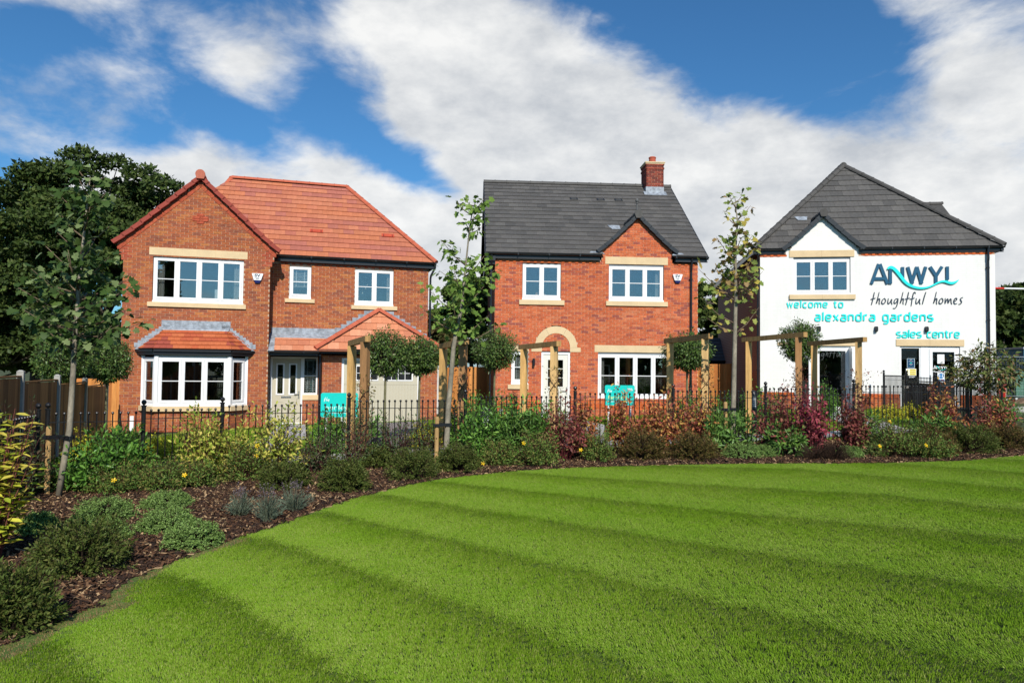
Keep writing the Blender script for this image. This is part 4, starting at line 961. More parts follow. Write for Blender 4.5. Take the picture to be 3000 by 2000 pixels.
    q = MB(); q.box(2.335, 2.365, yy - .012, yy, .78, 1.02); q.tube([(2.35, yy - .045, .9), (2.2, yy - .045, .9)], .011, 6); q.tube([(2.35, yy, .9), (2.35, yy - .045, .9)], .011, 6); q.build('handle', steelM, door)
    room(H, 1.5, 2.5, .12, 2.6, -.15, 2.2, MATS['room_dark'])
    wall_lamp(H, 1.27, 1.81, 0); bx('door_bell', blackM, H, 2.545, 2.575, -.02, 0, 1.12, 1.19); bx('meter_box', whiteM, H, .18, .30, -.03, 0, .14, .30)
house_mid()

# ------------------------------------------------------------------ white sales house
def house_white():
    H = thing('white_house', 'white rendered sales centre house with grey pyramid roof and large sign lettering on its front', 'house', (8.652, 24.982, 0), R(-9.0065))
    B = .0; Wd = 7.52
    ops = [(1.11, 2.98, 4.26, 5.57), (1.16, 2.98, .3, 2.50), (4.54, 6.42, .3, 2.51)]
    # rendered wall above the plinth
    zs = sorted({.89, 5.585, *[o[2] for o in ops if o[2] > .9], *[o[3] for o in ops]}); m = MB()
    for z0, z1 in zip(zs[:-1], zs[1:]):
        ivs = [(0, Wd)]
        for o in ops:
            if o[2] < (z0 + z1) / 2 < o[3]: ivs = sub_iv(ivs, o[0], o[1])
        for a, b in ivs: m.box(a, b, -.012, .06, z0, z1)
    m.prism([(.86, 5.585), (3.24, 5.585), (3.24, 5.80), (3.28, 5.86), (2.07, 6.98), (.82, 5.86), (.86, 5.80)], -.012, .06)
    w = m.build('rendered_wall', renderM, H)
    for o in ops:
        pass
    # brick plinth and brick band under the eaves
    PP = [(.46, .125, .04), (.49, .135, .045), (.42, .11, .04), (.44, .12, .04), (.38, .10, .04)]
    pl = brick_wall(H, 0, .0, .75, lambda z: [(0, Wd)], [(1.16, 2.98, .0, 2), (4.54, 6.42, .0, 2)], PP, 250, mortar2M, seed=71, name='brick_plinth')
    bm = {}
    for k in range(66):
        u = .056 + k * .1125
        if 1.12 < u < 3.0 or 4.5 < u < 6.46: continue
        for j, (z0, z1) in enumerate(((.755, .815), (.82, .885))):
            key = (j, k % 2, k % 3)
            if key not in bm: b = MB(); b.box(-.052, .052, -.03 if (j == 1 or k % 2) else -.01, .05, z0, z1, PALO[k % 3]); bm[key] = b.mesh('plinth_brick', brickM)
            inst('plinth_brick', bm[key], pl, Matrix.Translation((u, 0, 0)))
    band = bx('brick_band', mortar2M, H, .0, Wd, .0, .05, 5.588, 5.86)
    for k in range(33):
        for j in (0, 1):
            u = .006 + k * .225 + .1125 * j
            if .70 < u < 3.3: continue
            v = MB(); v.box(u, min(Wd, u + .213), -.014 - (.016 if j == 0 and k % 1 == 0 and False else 0), .03, 5.592 + j * .075, 5.66 + j * .075, PALO[(k + j) % 3]); v.build('brick', brickM, band)
    bump_course(band, .0, .78, -.008, 5.625, PALO); bump_course(band, 3.32, Wd, -.008, 5.625, PALO)
    # left side wall in brick, other walls
    sidem = MB(); sidem.box(0, .06, .06, 11.5, -.4, 5.8); sidem.box(Wd - .06, Wd, .06, 11.5, -.4, 5.8); sidem.box(0, Wd, 11.45, 11.5, -.4, 5.8); sidem.box(0, Wd, .05, .1, -.4, .0)
    sb = bpy.data.materials.new('side_brick'); sb.use_nodes = True; nt = sb.node_tree; bt = nt.nodes.new('ShaderNodeTexBrick'); tc = nt.nodes.new('ShaderNodeTexCoord'); sp = nt.nodes.new('ShaderNodeSeparateXYZ'); cb = nt.nodes.new('ShaderNodeCombineXYZ')
    nt.links.new(tc.outputs['Object'], sp.inputs[0]); nt.links.new(sp.outputs[1], cb.inputs[0]); nt.links.new(sp.outputs[2], cb.inputs[1]); nt.links.new(cb.outputs[0], bt.inputs[0])
    bt.inputs['Scale'].default_value = 1; bt.inputs['Brick Width'].default_value = .225; bt.inputs['Row Height'].default_value = .075; bt.inputs['Mortar Size'].default_value = .008
    bt.inputs['Color1'].default_value = (.40, .11, .04, 1); bt.inputs['Color2'].default_value = (.33, .09, .04, 1); bt.inputs['Mortar'].default_value = (.45, .3, .22, 1)
    nt.links.new(bt.outputs[0], nt.nodes['Principled BSDF'].inputs['Base Color']); nt.nodes['Principled BSDF'].inputs['Roughness'].default_value = .9
    sidem.build('side_wall', sb, H)
    # ------ pyramid-ended roof
    rf = bx('roof', underM, H, .3, 7.2, .3, 11, 5.7, 5.73)
    ye, ze, yr, zr, xl, xr = -.09, 5.86, 3.5, 9.66, -.22, 7.74; S = Vector((0, yr - ye, zr - ze)); sl = S.length; Wr = xr - xl; s = S.normalized(); n = Vector((0, -s.z, s.y))
    ul = tiled_slope(rf, (xl, ye, ze), (1, 0, 0), S, lambda v: Wr / 2 * v / sl, lambda v: Wr - Wr / 2 * v / sl, sl, .35, .42, TP_GREY, tilegreyM, 300, 72, skip=lambda x, v: .9 < x + xl < 3.25 and v < .3, notch=(1.12, 3.48, .32))
    cx = (xl + xr) / 2
    for sx in (-1, 1):
        x = xl if sx < 0 else xr
        ul.face([(x, ye, ze), (x, 11.8, ze), (cx, 11.8, zr), (cx, yr, zr)])
        if sx < 0: tiled_slope(rf, (xl, 11.8, ze), (0, -1, 0), (cx - xl, 0, zr - ze), lambda v: 0, lambda v: 12.16 - v / sl * 3.86, math.hypot(cx - xl, zr - ze), .35, .42, TP_GREY, tilegreyM, 0, 74)
    ul.build('roof_slope', underM, rf)
    gcol = (.066, .062, .058)
    ridge_run(rf, (xl - .03, ye - .03, ze + .02), (cx, yr, zr + .02), .45, .12, gcol, tilegreyM, 'hip_tile', .02); ridge_run(rf, (xr + .03, ye - .03, ze + .02), (cx, yr, zr + .02), .45, .12, gcol, tilegreyM, 'hip_tile', .02); ridge_run(rf, (cx, yr - .05, zr + .03), (cx, 11.8, zr + .03), .45, .12, gcol, tilegreyM)
    for (a, b) in ((-.24, .86), (3.24, 7.78)):
        gutter(H, a, b, ye - .02, ze, h=.15); bx('soffit', blackM, H, a, b, ye + .05, .0, ze - .19, ze - .17)
    m = MB(); m.box(xl - .02, xl + .06, ye, 11.6, ze - .16, ze + .0); m.box(xr - .06, xr + .02, ye, 11.6, ze - .16, ze + .0); m.box(xl + .05, .0, ye, 11.6, ze - .17, ze - .15); m.build('fascia', blackM, H)
    downpipe(H, [(7.28, ye, ze - .06), (7.28, ye, ze - .16), (7.28, -.1, ze - .42), (7.28, -.075, ze - .5), (7.28, -.075, .1)], .04)
    downpipe(H, [(-.07, ye, ze - .06), (-.07, ye, ze - .2), (-.07, .03, ze - .42), (-.07, .04, ze - .5), (-.07, .04, .1)])
    # right-hand gablet seen over the hip
    m = MB(); m.hexa([(6.3, 4.6, 7.4), (8.4, 4.6, 7.4), (8.4, 7.4, 7.4), (6.3, 7.4, 7.4), (6.3, 5.95, 8.62), (8.3, 5.95, 8.62), (8.3, 6.05, 8.62), (6.3, 6.05, 8.62)], gcol); g2 = m.build('side_gable_roof', tilegreyM, H); ridge_run(g2, (6.0, 6.0, 8.6), (8.35, 6.0, 8.6), .45, .12, gcol, tilegreyM)
    # front gable
    gx, gt, half, gb = 2.07, 7.06, 1.30, 5.83; dz = gt - gb; y0 = -.16; s2 = math.hypot(half, dz)
    gr = bx('gable_roof', underM, H, gx - .02, gx + .02, .05, .9, gt - .14, gt - .1)
    for sx in (-1, 1):
        L = 1.5
        if sx > 0: tiled_slope(gr, (gx + half, y0, gb), (0, 1, 0), (-half, 0, dz), lambda v: .03, lambda v: .25 + v / s2 * 1.25, s2, .35, .42, TP_GREY, tilegreyM, 0, 75).build('gable_slope', underM, gr)
        else: tiled_slope(gr, (gx - half, y0 + L, gb), (0, -1, 0), (half, 0, dz), lambda v: L - .25 - v / s2 * 1.2, lambda v: L - .03, s2, .35, .42, TP_GREY, tilegreyM, 0, 76).build('gable_slope', underM, gr)
        up = Vector((dz * sx, 0, half)).normalized(); N = 6
        for k in range(N):
            f0, f1 = k / N, min(1, (k + 1) / N + .01)
            kick = lambda f: .05 * max(0, (.3 - f) / .3) ** 1.5
            pt = lambda f: Vector((gx + sx * (half * (1 - f) + kick(f)), 0, gb + dz * f + kick(f) * .3)); q = []
            for p, lift in ((pt(f0), .02), (pt(f1), 0)): q.append((p - up * .10 + up * lift, p + up * .035 + up * lift))
            v = MB(); (l0, h0), (l1, h1) = q
            v.hexa([(l0.x, y0 - .01, l0.z), (l1.x, y0 - .01, l1.z), (l1.x, y0 + .14, l1.z), (l0.x, y0 + .14, l0.z), (h0.x, y0 - .01, h0.z), (h1.x, y0 - .01, h1.z), (h1.x, y0 + .14, h1.z), (h0.x, y0 + .14, h0.z)]); v.build('verge_tile', blackM, gr)
    ridge_run(gr, (gx, y0 - .03, gt), (gx, 1.4, gt), .45, .12, gcol, tilegreyM, ang=PI * 1.2)
    e = MB(); e.prism([(gx + .13 * cos(a), gt + .02 + .13 * sin(a)) for a in [R(-20 + 220 * k / 12) for k in range(13)]] + [(gx - .09, gt - .12), (gx + .09, gt - .12)], y0 - .07, y0 - .02, gcol); e.build('ridge_end', tilegreyM, gr)
    m = MB(); a = Vector((1.5, ye, ze)) + s * 1.62 + n * .03; m.hexa([a, a + Vector((.3, 0, 0)), a + Vector((.35, 0, 0)) + s * .22, a + Vector((-.1, 0, 0)) + s * .22] + [q + n * .012 for q in (a, a + Vector((.3, 0, 0)), a + Vector((.35, 0, 0)) + s * .22, a + Vector((-.1, 0, 0)) + s * .22)]); m.build('lead_flashing', leadM, rf)
    # ------ openings
    stone('lintel', H, .97, 3.10, -.04, .05, 5.57, 5.80, 2); window(H, 1.12, 2.97, 4.27, 5.50, .04, 3); stone('window_sill', H, .97, 3.12, -.085, .1, 4.105, 4.262, 2); bx('head_trim', MATS['grey_trim'], H, 1.115, 2.975, .03, .1, 5.50, 5.568)
    room(H, .7, 3.3, .12, 3.5, 4.0, 5.65); m = MB(); m.box(1.0, 1.108, .065, .12, 4.1, 5.6); m.box(2.982, 3.1, .065, .12, 4.1, 5.6); m.build('window_lining', whiteM, H)
    stone('lintel', H, .58, 3.12, -.04, .05, 2.505, 2.61, 2); stone('lintel', H, 4.42, 6.54, -.04, .05, 2.515, 2.735, 2)
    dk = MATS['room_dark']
    # left doors: fixed leaf, wide dark glazed leaf, leaf folded open
    f = MB(); ring(f, 1.16, 2.98, .28, 2.49, .055, .03, .1, .03); f.box(1.62, 1.86, .03, .1, .3, 2.44); f.box(1.2, 1.64, .03, .1, 2.06, 2.44); fo = f.build('door_frame', whiteM, H)
    pane(fo, 1.2, 1.62, .06, .32, 2.06); pane(fo, 1.98, 2.83, .08, .34, 2.42)
    f = MB(); ring(f, 1.86, 2.93, .3, 2.44, .11, .04, .09, .12); f.build('door_leaf', whiteM, fo)
    f = MB(); f.hexa([(2.86, -.55, .32), (2.91, -.55, .32), (2.97, .03, .32), (2.92, .03, .32), (2.86, -.55, 2.42), (2.91, -.55, 2.42), (2.97, .03, 2.42), (2.92, .03, 2.42)]); f.box(2.835, 2.86, -.56, -.53, 1.1, 1.3); f.build('open_door_leaf', whiteM, fo)
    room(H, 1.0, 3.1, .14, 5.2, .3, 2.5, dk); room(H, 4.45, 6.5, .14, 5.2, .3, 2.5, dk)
    m = MB(); m.box(1.7, 2.9, 1.6, 2.3, 1.0, 1.06); m.box(1.75, 2.85, 1.7, 1.75, .3, 1.0); m.build('reception_desk', M('desk_grey', (.25, .25, .26), .5, nz=(3, .9, 1.1)), H)
    script(fo, 'thoughtful', 1.5, 2.78, 2.12, .3, .012, .076, M('faint_vinyl', (.10, .11, .11), .4, nz=(6, .9, 1.1)), dep=.002, each=False)
    # right window and door
    f = MB(); ring(f, 4.55, 5.215, .28, 2.49, .05, .03, .1, .05); f.box(5.205, 5.43, .02, .1, .28, 2.49); ring(f, 5.42, 6.415, .28, 2.49, .065, .03, .1, .03); ff = f.build('door_frame', whiteM, H)
    pane(ff, 4.60, 5.165, .05, .34, 2.43)
    f = MB(); ring(f, 5.475, 6.35, .31, 2.42, .10, .01, .06, .16); lf = f.build('front_door', whiteM, ff); pane(lf, 5.575, 6.25, .035, .47, 2.32)
    blind(H, 4.62, 5.15, .14, 2.10, 2.42, .03, False); blind(H, 5.60, 6.23, .12, 2.03, 2.31, .03, False)
    m = MB(); m.tube([(5.50, -.02, 1.2), (5.50, -.02, 1.55)], .012, 6); m.build('handle', steelM, lf)
    # notices on the glass
    p = bx('poster', posterM, ff, 4.79, 5.02, .044, .047, 1.78, 2.09); q = MB(); ring(q, 4.785, 5.025, 1.775, 2.095, .012, .0425, .0435); q.build('poster_border', M('pale_border', (.5, .6, .65), .5, nz=(4, .9, 1.1)), p)
    text_mesh('heading', 'ANWYL', .035, printM, p, (4.905, .0432, 2.045), align='CENTER', width=.07); text_mesh('heading', 'RESERVATION', .03, printM, p, (4.905, .0432, 1.985), align='CENTER', width=.14)
    q = MB(); q.lathe([(.022, 0), (.022, .002)], (0, 0, 0), 14); o = q.build('dot_mark', tealM, p); o.rotation_euler = (PI / 2, 0, 0); o.location = (4.905, .0435, 1.945)
    text_mesh('small_print', 'APPOINTMENT\nONLY', .028, printM, p, (4.905, .0432, 1.89), align='CENTER', width=.12)
    p = bx('warning_sign', printM, ff, 4.75, 5.07, .040, .0425, 1.52, 1.75); q = MB()
    for k in range(3): q.box(4.86, 5.06, .0375, .0395, 1.535 + k * .07, 1.59 + k * .07)
    q.build('yellow_panel', yellowM, p)
    for k in range(3):
        q = MB(); q.prism([(4.77, 1.537 + k * .07), (4.84, 1.537 + k * .07), (4.805, 1.592 + k * .07)], .0375, .0395); q.build('warning_triangle', yellowM, p); q = MB(); q.prism([(4.795, 1.546 + k * .07), (4.815, 1.546 + k * .07), (4.805, 1.575 + k * .07)], .0365, .0374); q.box(4.88, 5.04, .0365, .0374, 1.556 + k * .07, 1.562 + k * .07); q.box(4.88, 5.02, .0365, .0374, 1.572 + k * .07, 1.578 + k * .07); q.build('print_mark', inkM, p)
    bx('paper_notice', printM, ff, 4.84, 5.03, .044, .046, 1.44, 1.49)
    p = bx('paper_notice', printM, lf, 5.73, 5.95, .030, .0325, 1.93, 2.24); q = MB()
    for k in range(7): q.box(5.77, 5.91 - .02 * (k % 3), .0285, .0295, 2.2 - k * .03, 2.206 - k * .03)
    q.build('small_print', MATS['grey_trim'], p)
    p = bx('distancing_sign', printM, lf, 5.73, 5.95, .030, .0325, 1.31, 1.62); bx('sign_band', blueM, p, 5.74, 5.94, .0285, .0297, 1.33, 1.41)
    q = MB(); q.prism([(5.84 + .085 * cos(2 * PI * k / 20), 1.515 + .085 * sin(2 * PI * k / 20)) for k in range(20)], .0285, .0297); q.build('blue_disc', blueM, p)
    q = MB()
    for x in (5.795, 5.885): q.prism([(x + .012 * cos(2 * PI * k / 8), 1.545 + .012 * sin(2 * PI * k / 8)) for k in range(8)], .0272, .0282); q.box(x - .012, x + .012, .0272, .0282, 1.48, 1.53)
    q.box(5.815, 5.865, .0272, .0282, 1.502, 1.51); q.build('pictogram', printM, p); text_mesh('small_print', 'please keep\na safe distance', .025, printM, p, (5.84, .0275, 1.38), align='CENTER', width=.15)
    # logo on the glass of the door
    def logo(parent, ox, oz, k, y, ml, ms, dep, each):
        T = lambda p: [(ox + (a - 3.6) * k, oz + (b - 4.62) * k) for a, b in p]
        th = .098 * k; mm = MB(); c = 0
        for st in ([[(3.64, 4.62), (3.875, 5.30)], [(3.915, 5.30), (4.155, 4.62)], [(3.74, 4.80), (4.06, 4.80)]], [[(4.245, 4.62), (4.245, 5.16)], [(4.635, 4.80), (4.635, 5.19)]],
                   [[(4.80, 5.19), (4.945, 4.62)], [(4.915, 4.62), (5.085, 5.19)], [(5.085, 5.19), (5.235, 4.62)], [(5.205, 4.62), (5.365, 5.19)]],
                   [[(5.50, 5.19), (5.69, 4.87)], [(5.87, 5.19), (5.67, 4.85)], [(5.68, 4.90), (5.68, 4.62)]], [[(6.035, 4.74), (6.035, 5.19)]]):
            m = MB() if each else mm
            for q in st: ribbon(m, T(q), th, y - .0012 * c * (1 if each else .3), y + dep); c = (c + 1) % 4
            if each: m.build('letter', ml, parent)
        if not each: mm.build('logo_letters', ml, parent)
        sw = chaikin([(4.15, 5.11), (4.20, 5.18), (4.30, 5.18), (4.42, 5.08), (4.55, 4.90), (4.70, 4.68), (4.88, 4.54), (5.08, 4.48), (5.24, 4.465), (5.42, 4.49), (5.60, 4.57), (5.75, 4.66), (5.90, 4.705), (6.04, 4.66), (6.16, 4.625), (6.28, 4.66), (6.38, 4.735)], 2)
        n_ = len(sw); wd = []
        for i, (a, b) in enumerate(sw):
            t = i / (n_ - 1); wd.append(k * (.010 + .092 * min(1, t / .12) * (1 - .62 * max(0, min(1, (t - .25) / .35))) * (1 if t < .62 else 1 + .9 * max(0, min(1, (t - .62) / .2))) * (1 if t < .88 else (1 - t) / .12)))
        m = MB(); ribbon(m, T(sw), wd, y - .012 * (1 if each else .15), y + dep); m.build('logo_swoosh', ms, parent)
    logo(H, 3.6, 4.62, 1.0, -.062, navyM, M('teal_letter', (.02, .80, .73), .35, nz=(6, .96, 1.04)), .03, True)
    tl = MATS['teal_letter']
    script(H, 'thoughtful homes', 3.62, 6.53, 3.92, .42, .03, -.035, inkM, .018)
    word(H, 'welcome to', .88, 2.74, 3.805, .20, .037, -.042, tl, .010)
    word(H, 'alexandra gardens', 1.80, 5.60, 3.345, .245, .047, -.045, tl, .012)
    word(H, 'sales centre', 4.42, 6.41, 2.785, .215, .038, -.042, tl, .010)
    for x in (1.94, 3.78, 5.37):
        m = MB(); m.box(x - .04, x + .04, -.10, -.012, 2.99, 3.17); m.box(x - .035, x + .035, -.15, -.06, 3.02, 3.14); m.build('wall_lamp', blackM, H)
    logo(lf, 5.60, 1.745, .17, .028, printM, tl, .002, False); script(lf, 'thoughtful homes', 5.60, 6.08, 1.63, .085, .008, .028, printM, .002, False)
    # aerial pipes on the wall
    m = MB(); m.tube([(2.965, -.03, .9), (2.965, -.03, 2.5)], .012, 6); m.build('cable', MATS['grey_trim'], H)
house_white()
# ------------------------------------------------------------------ GROUND
EDGE = [(-9, -8), (-6.2, -3), (-4.5, 1.5), (-3.6, 3.4), (-3.12, 4.55), (-2.98, 5.2), (-3.08, 5.8), (-2.95, 6.45), (-2.78, 7.15), (-2.56, 7.65), (-2.34, 8.4), (-1.95, 9.5), (-1.14, 10.75), (.19, 11.55), (1.63, 11.78), (3.09, 11.85), (4.5, 11.76), (5.81, 11.6), (7.26, 11.7), (8.71, 12.2), (10.5, 13.1), (13, 14.8), (16, 17)]
FENCE = [(-6.7, 10.4), (-5.57, 10.9), (-4.6, 11.45), (-2.8, 12.4), (-.84, 13.15), (1.23, 13.85), (3.2, 14.2), (5.15, 14.55), (7.2, 15.1), (9.25, 15.62)]
def lerp_poly(pl, x):
    for (a, b) in zip(pl, pl[1:]):
        if a[0] <= x <= b[0]: return a[1] + (b[1] - a[1]) * (x - a[0]) / (b[0] - a[0])
    return pl[0][1] if x < pl[0][0] else pl[-1][1]
def sheet(name, pts, z, mat, kind='structure', parent=None, base=None):
    """flat outline dropped on the sloping ground; triangulated in strips"""
    me = bpy.data.meshes.new(name); from mathutils.geometry import tessellate_polygon
    V = [(x, y, gz(x) + z) for x, y in pts]; T = tessellate_polygon([[Vector((x, y, 0)) for x, y in pts]])
    F = []
    for t in T:
        a, b, c = [Vector(V[i]) for i in t]
        F.append(t if (b - a).cross(c - a).z > 0 else t[::-1])
    me.from_pydata(V, [], F); me.materials.append(mat); o = bpy.data.objects.new(name, me); return link(o, parent, kind=kind)
m = MB()
xs = [-400, -120, -60, -22, -10, 0, 10, 22, 60, 120, 400]
for a, b in zip(xs, xs[1:]):
    for c, d in ((-400, -60), (-60, 0), (0, 30), (30, 120), (120, 900)): m.face([(a, c, gz(a) - .03), (b, c, gz(b) - .03), (b, d, gz(b) - .03), (a, d, gz(a) - .03)])
m.build('ground', earthM, None, kind='structure')
lawn_poly = EDGE + [(30, 17), (30, -8)]
sheet('lawn', lawn_poly, .0, turfM)
FB = [(x, y + .12) for x, y in FENCE]
bed_poly = EDGE[::-1] + [(-9, -3), (-9, 8), (-7.2, 10.6)] + FB + [(16, 17.2)]
sheet('planting_bed', bed_poly, -.008, soilM)
# strip of grass behind the railings, then the footpath, house lawns and planting
def off(pl, d): return [(x - d * .28, y + d) for x, y in pl]
PATH = [(-5.6, 12.6), (-3.6, 13.55), (-1.0, 14.45), (1.4, 15.0), (3.4, 15.4), (5.5, 15.75), (7.7, 16.35), (9.3, 17.0)]
HOUSELAWN = [(-12, 11.5)] + [(x, y + .14) for x, y in FENCE] + [(10.5, 18), (14.6, 23.9), (8.7, 24.9), (7.6, 23.6), (-.5, 22.9), (-2.7, 22.9), (-7, 21.2), (-11, 20.3), (-12, 19)]
sheet('house_lawn', HOUSELAWN, -.004, turfM)
def bed(pts, name='planting_bed'): return sheet(name, pts, .004, soilM)
bed([(-8.6, 11.2), (-6.6, 11.0), (-5.3, 12.2), (-5.2, 12.9), (-6.2, 13.6), (-8.6, 13.9)])
bed([(-11.6, 19.5), (-6.8, 20.6), (-6.6, 21.0), (-11, 20.3)])
bed([(-4.5, 14.3), (-3.6, 14.2), (-1.0, 15.2), (1.2, 15.7), (1.0, 18.2), (-2, 17.2), (-4.4, 15.4)])
bed([(2.6, 15.9), (6.8, 16.7), (7.6, 18.0), (6.6, 19.4), (3.4, 18.0)])
bed([(-.3, 22.2), (1.0, 22.3), (1.0, 23), (-.4, 22.9)]); bed([(2.6, 22.2), (6.2, 22.6), (6.2, 23.3), (2.5, 23.1)])
bed([(12.2, 19.6), (13.6, 23.0), (13.2, 24.1), (11.9, 23.2)])
def paving(name, pl, w, sx=.6, label=None):
    p = bpy.data.objects.new(name, None); link(p, kind='structure')
    nx = max(1, round(w / sx)); sw = w / nx
    me = [MB() for _ in range(3)]
    for i, q in enumerate(me): q.box(.004, sw - .004, .004, .446, -.03, .012 + .0015 * i)
    me = [q.mesh('slab', slabM) for q in me]; k = 0
    for a, b in zip(pl, pl[1:]):
        a = Vector((*a, 0)); b = Vector((*b, 0)); d = (b - a); L_ = d.length; d.normalize(); nrm = Vector((-d.y, d.x, 0)); n = max(1, round(L_ / .45)); ss = L_ / n
        for i in range(n):
            for j in range(nx):
                o = a + d * (ss * i) - nrm * (w / 2 - j * sw); X = nrm; Y = d; sl_ = gz(o.x)
                xv = Vector((X.x, X.y, .03 * X.x)); yv = Vector((Y.x, Y.y, .03 * Y.x)) * (ss / .45)
                mt = Matrix((xv, yv, (0, 0, 1))).transposed().to_4x4(); mt.translation = (o.x, o.y, sl_ + .002)
                # right-handed frame: x across, y along
                if xv.cross(yv).z < 0: mt = Matrix((-xv, yv, (0, 0, 1))).transposed().to_4x4(); mt.translation = (o.x + nrm.x * sw, o.y + nrm.y * sw, gz(o.x + nrm.x * sw) + .002)
                inst('slab', me[k % 3], p, mt); k += 1
    return p
paving('footpath', PATH, 1.1)
paving('house_path', [(-6.75, 21.9), (-5.5, 17.6), (-5.35, 13.4)], .95, .48)
paving('house_path', [(1.45, 22.7), (2.1, 19.8), (1.6, 15.7)], .95, .48)
paving('house_path', [(11.0, 24.2), (9.95, 21.4), (8.9, 17.4)], 1.1, .55)
drive = sheet('driveway', [(-4.9, 22.0), (-2.6, 22.7), (-2.4, 15.4), (-4.3, 15.2)], .006, M('driveway_blocks', (.22, .20, .19), .9, nz=[(6, .85, 1.15), (60, .8, 1.15)]))

# ------------------------------------------------------------------ scattered stuff on the ground (tufts of grass, bark chips)
def in_poly(px, py, pts):
    px = np.asarray(px); py = np.asarray(py); c = np.zeros(px.shape, bool); n = len(pts); j = n - 1
    for i in range(n):
        xi, yi = pts[i]; xj, yj = pts[j]
        c ^= ((yi > py) != (yj > py)) & (px < (xj - xi) * (py - yi) / (yj - yi + 1e-12) + xi); j = i
    return c
def poly_dist(px, py, pl):
    d = np.full(np.shape(px), 1e9)
    for (a, b) in zip(pl, pl[1:]):
        ax, ay = a; bx_, by = b; L2 = (bx_ - ax) ** 2 + (by - ay) ** 2
        t = np.clip(((px - ax) * (bx_ - ax) + (py - ay) * (by - ay)) / L2, 0, 1); d = np.minimum(d, np.hypot(px - ax - t * (bx_ - ax), py - ay - t * (by - ay)))
    return d
def hidden_collection(name, meshes):
    c = bpy.data.collections.new(name)
    for i, me in enumerate(meshes): c.objects.link(bpy.data.objects.new('%s_%02d' % (name, i), me))
    return c
def scatter(name, P, rotz, scl, idx, coll, label=None, tilt=None):
    me = bpy.data.meshes.new(name); me.vertices.add(len(P)); me.vertices.foreach_set('co', np.asarray(P, np.float32).ravel())
    a = me.attributes.new('rot', 'FLOAT_VECTOR', 'POINT'); r = np.zeros((len(P), 3), np.float32); r[:, 2] = rotz
    if tilt is not None: r[:, 1] = tilt
    a.data.foreach_set('vector', r.ravel())
    a = me.attributes.new('scl', 'FLOAT', 'POINT'); a.data.foreach_set('value', np.asarray(scl, np.float32))
    a = me.attributes.new('idx', 'INT', 'POINT'); a.data.foreach_set('value', np.asarray(idx, np.int32))
    o = bpy.data.objects.new(name, me); link(o, kind='stuff', label=label)
    g = bpy.data.node_groups.new(name, 'GeometryNodeTree'); g.interface.new_socket('Geometry', in_out='INPUT', socket_type='NodeSocketGeometry'); g.interface.new_socket('Geometry', in_out='OUTPUT', socket_type='NodeSocketGeometry')
    N, L = g.nodes, g.links; gi, go = N.new('NodeGroupInput'), N.new('NodeGroupOutput'); ip = N.new('GeometryNodeInstanceOnPoints'); ci = N.new('GeometryNodeCollectionInfo')
    ci.inputs['Collection'].default_value = coll; ci.inputs['Separate Children'].default_value = True; ci.inputs['Reset Children'].default_value = True
    def na(n, t):
        q = N.new('GeometryNodeInputNamedAttribute'); q.data_type = t; q.inputs['Name'].default_value = n; return q.outputs['Attribute']
    L.new(gi.outputs[0], ip.inputs['Points']); L.new(ci.outputs[0], ip.inputs['Instance']); ip.inputs['Pick Instance'].default_value = True
    L.new(na('idx', 'INT'), ip.inputs['Instance Index']); L.new(na('rot', 'FLOAT_VECTOR'), ip.inputs['Rotation']); L.new(na('scl', 'FLOAT'), ip.inputs['Scale'])
    L.new(ip.outputs[0], go.inputs[0]); md = o.modifiers.new('scatter', 'NODES'); md.node_group = g
    return o
def grass_patch(n, size, h, lean, leanamt, cols, wd=.0022):
    """n blades on a small square; all lean one way as a mower leaves them"""
    p = (rng.random((n, 2)) - .5) * size; a = lean + PI / 2 + rng.normal(0, .55, n)
    hh = h * (.55 + .6 * rng.random(n)); ld = lean + rng.normal(0, .33, n); la = np.clip(leanamt + rng.normal(0, .20, n), -1.2, 1.2)
    dx, dy = np.cos(ld) * np.sin(la), np.sin(ld) * np.sin(la); dz = np.cos(la)
    sx, sy = np.cos(a) * wd * (.7 + .7 * rng.random(n)), np.sin(a) * wd * (.7 + .7 * rng.random(n))
    b = np.stack([p[:, 0], p[:, 1], np.full(n, -.004)], 1); md = b + np.stack([dx * .42, dy * .42, dz * .62], 1) * hh[:, None]; tp = b + np.stack([dx, dy, dz * .95], 1) * hh[:, None]
    s = np.stack([sx, sy, np.zeros(n)], 1)
    V = np.stack([b - s, b + s, md + s * .8, md - s * .8, tp], 1).reshape(-1, 3)
    k = np.arange(n)[:, None] * 5
    F = np.concatenate([k + np.array([[0, 1, 2]]), k + np.array([[0, 2, 3]]), k + np.array([[3, 2, 4]])], 0)
    c = np.array(cols)[rng.integers(0, len(cols), n)] * (.68 + .38 * rng.random((n, 1))); c = np.concatenate([c, c, c], 0)
    return raw_mesh('grass_tuft', V, F, grassM, c)
G1 = [(0.221, 0.3726, 0.0224), (0.2374, 0.3843, 0.0259), (0.2004, 0.3528, 0.0196), (0.2503, 0.3888, 0.0329), (0.2124, 0.3645, 0.0224), (0.3001, 0.3807, 0.0665), (0.1961, 0.3483, 0.0189), (0.2081, 0.3564, 0.0224), (0.1875, 0.3402, 0.0182), (0.2503, 0.3807, 0.0329), (0.2666, 0.3888, 0.0441), (0.3337, 0.3888, 0.0959)]
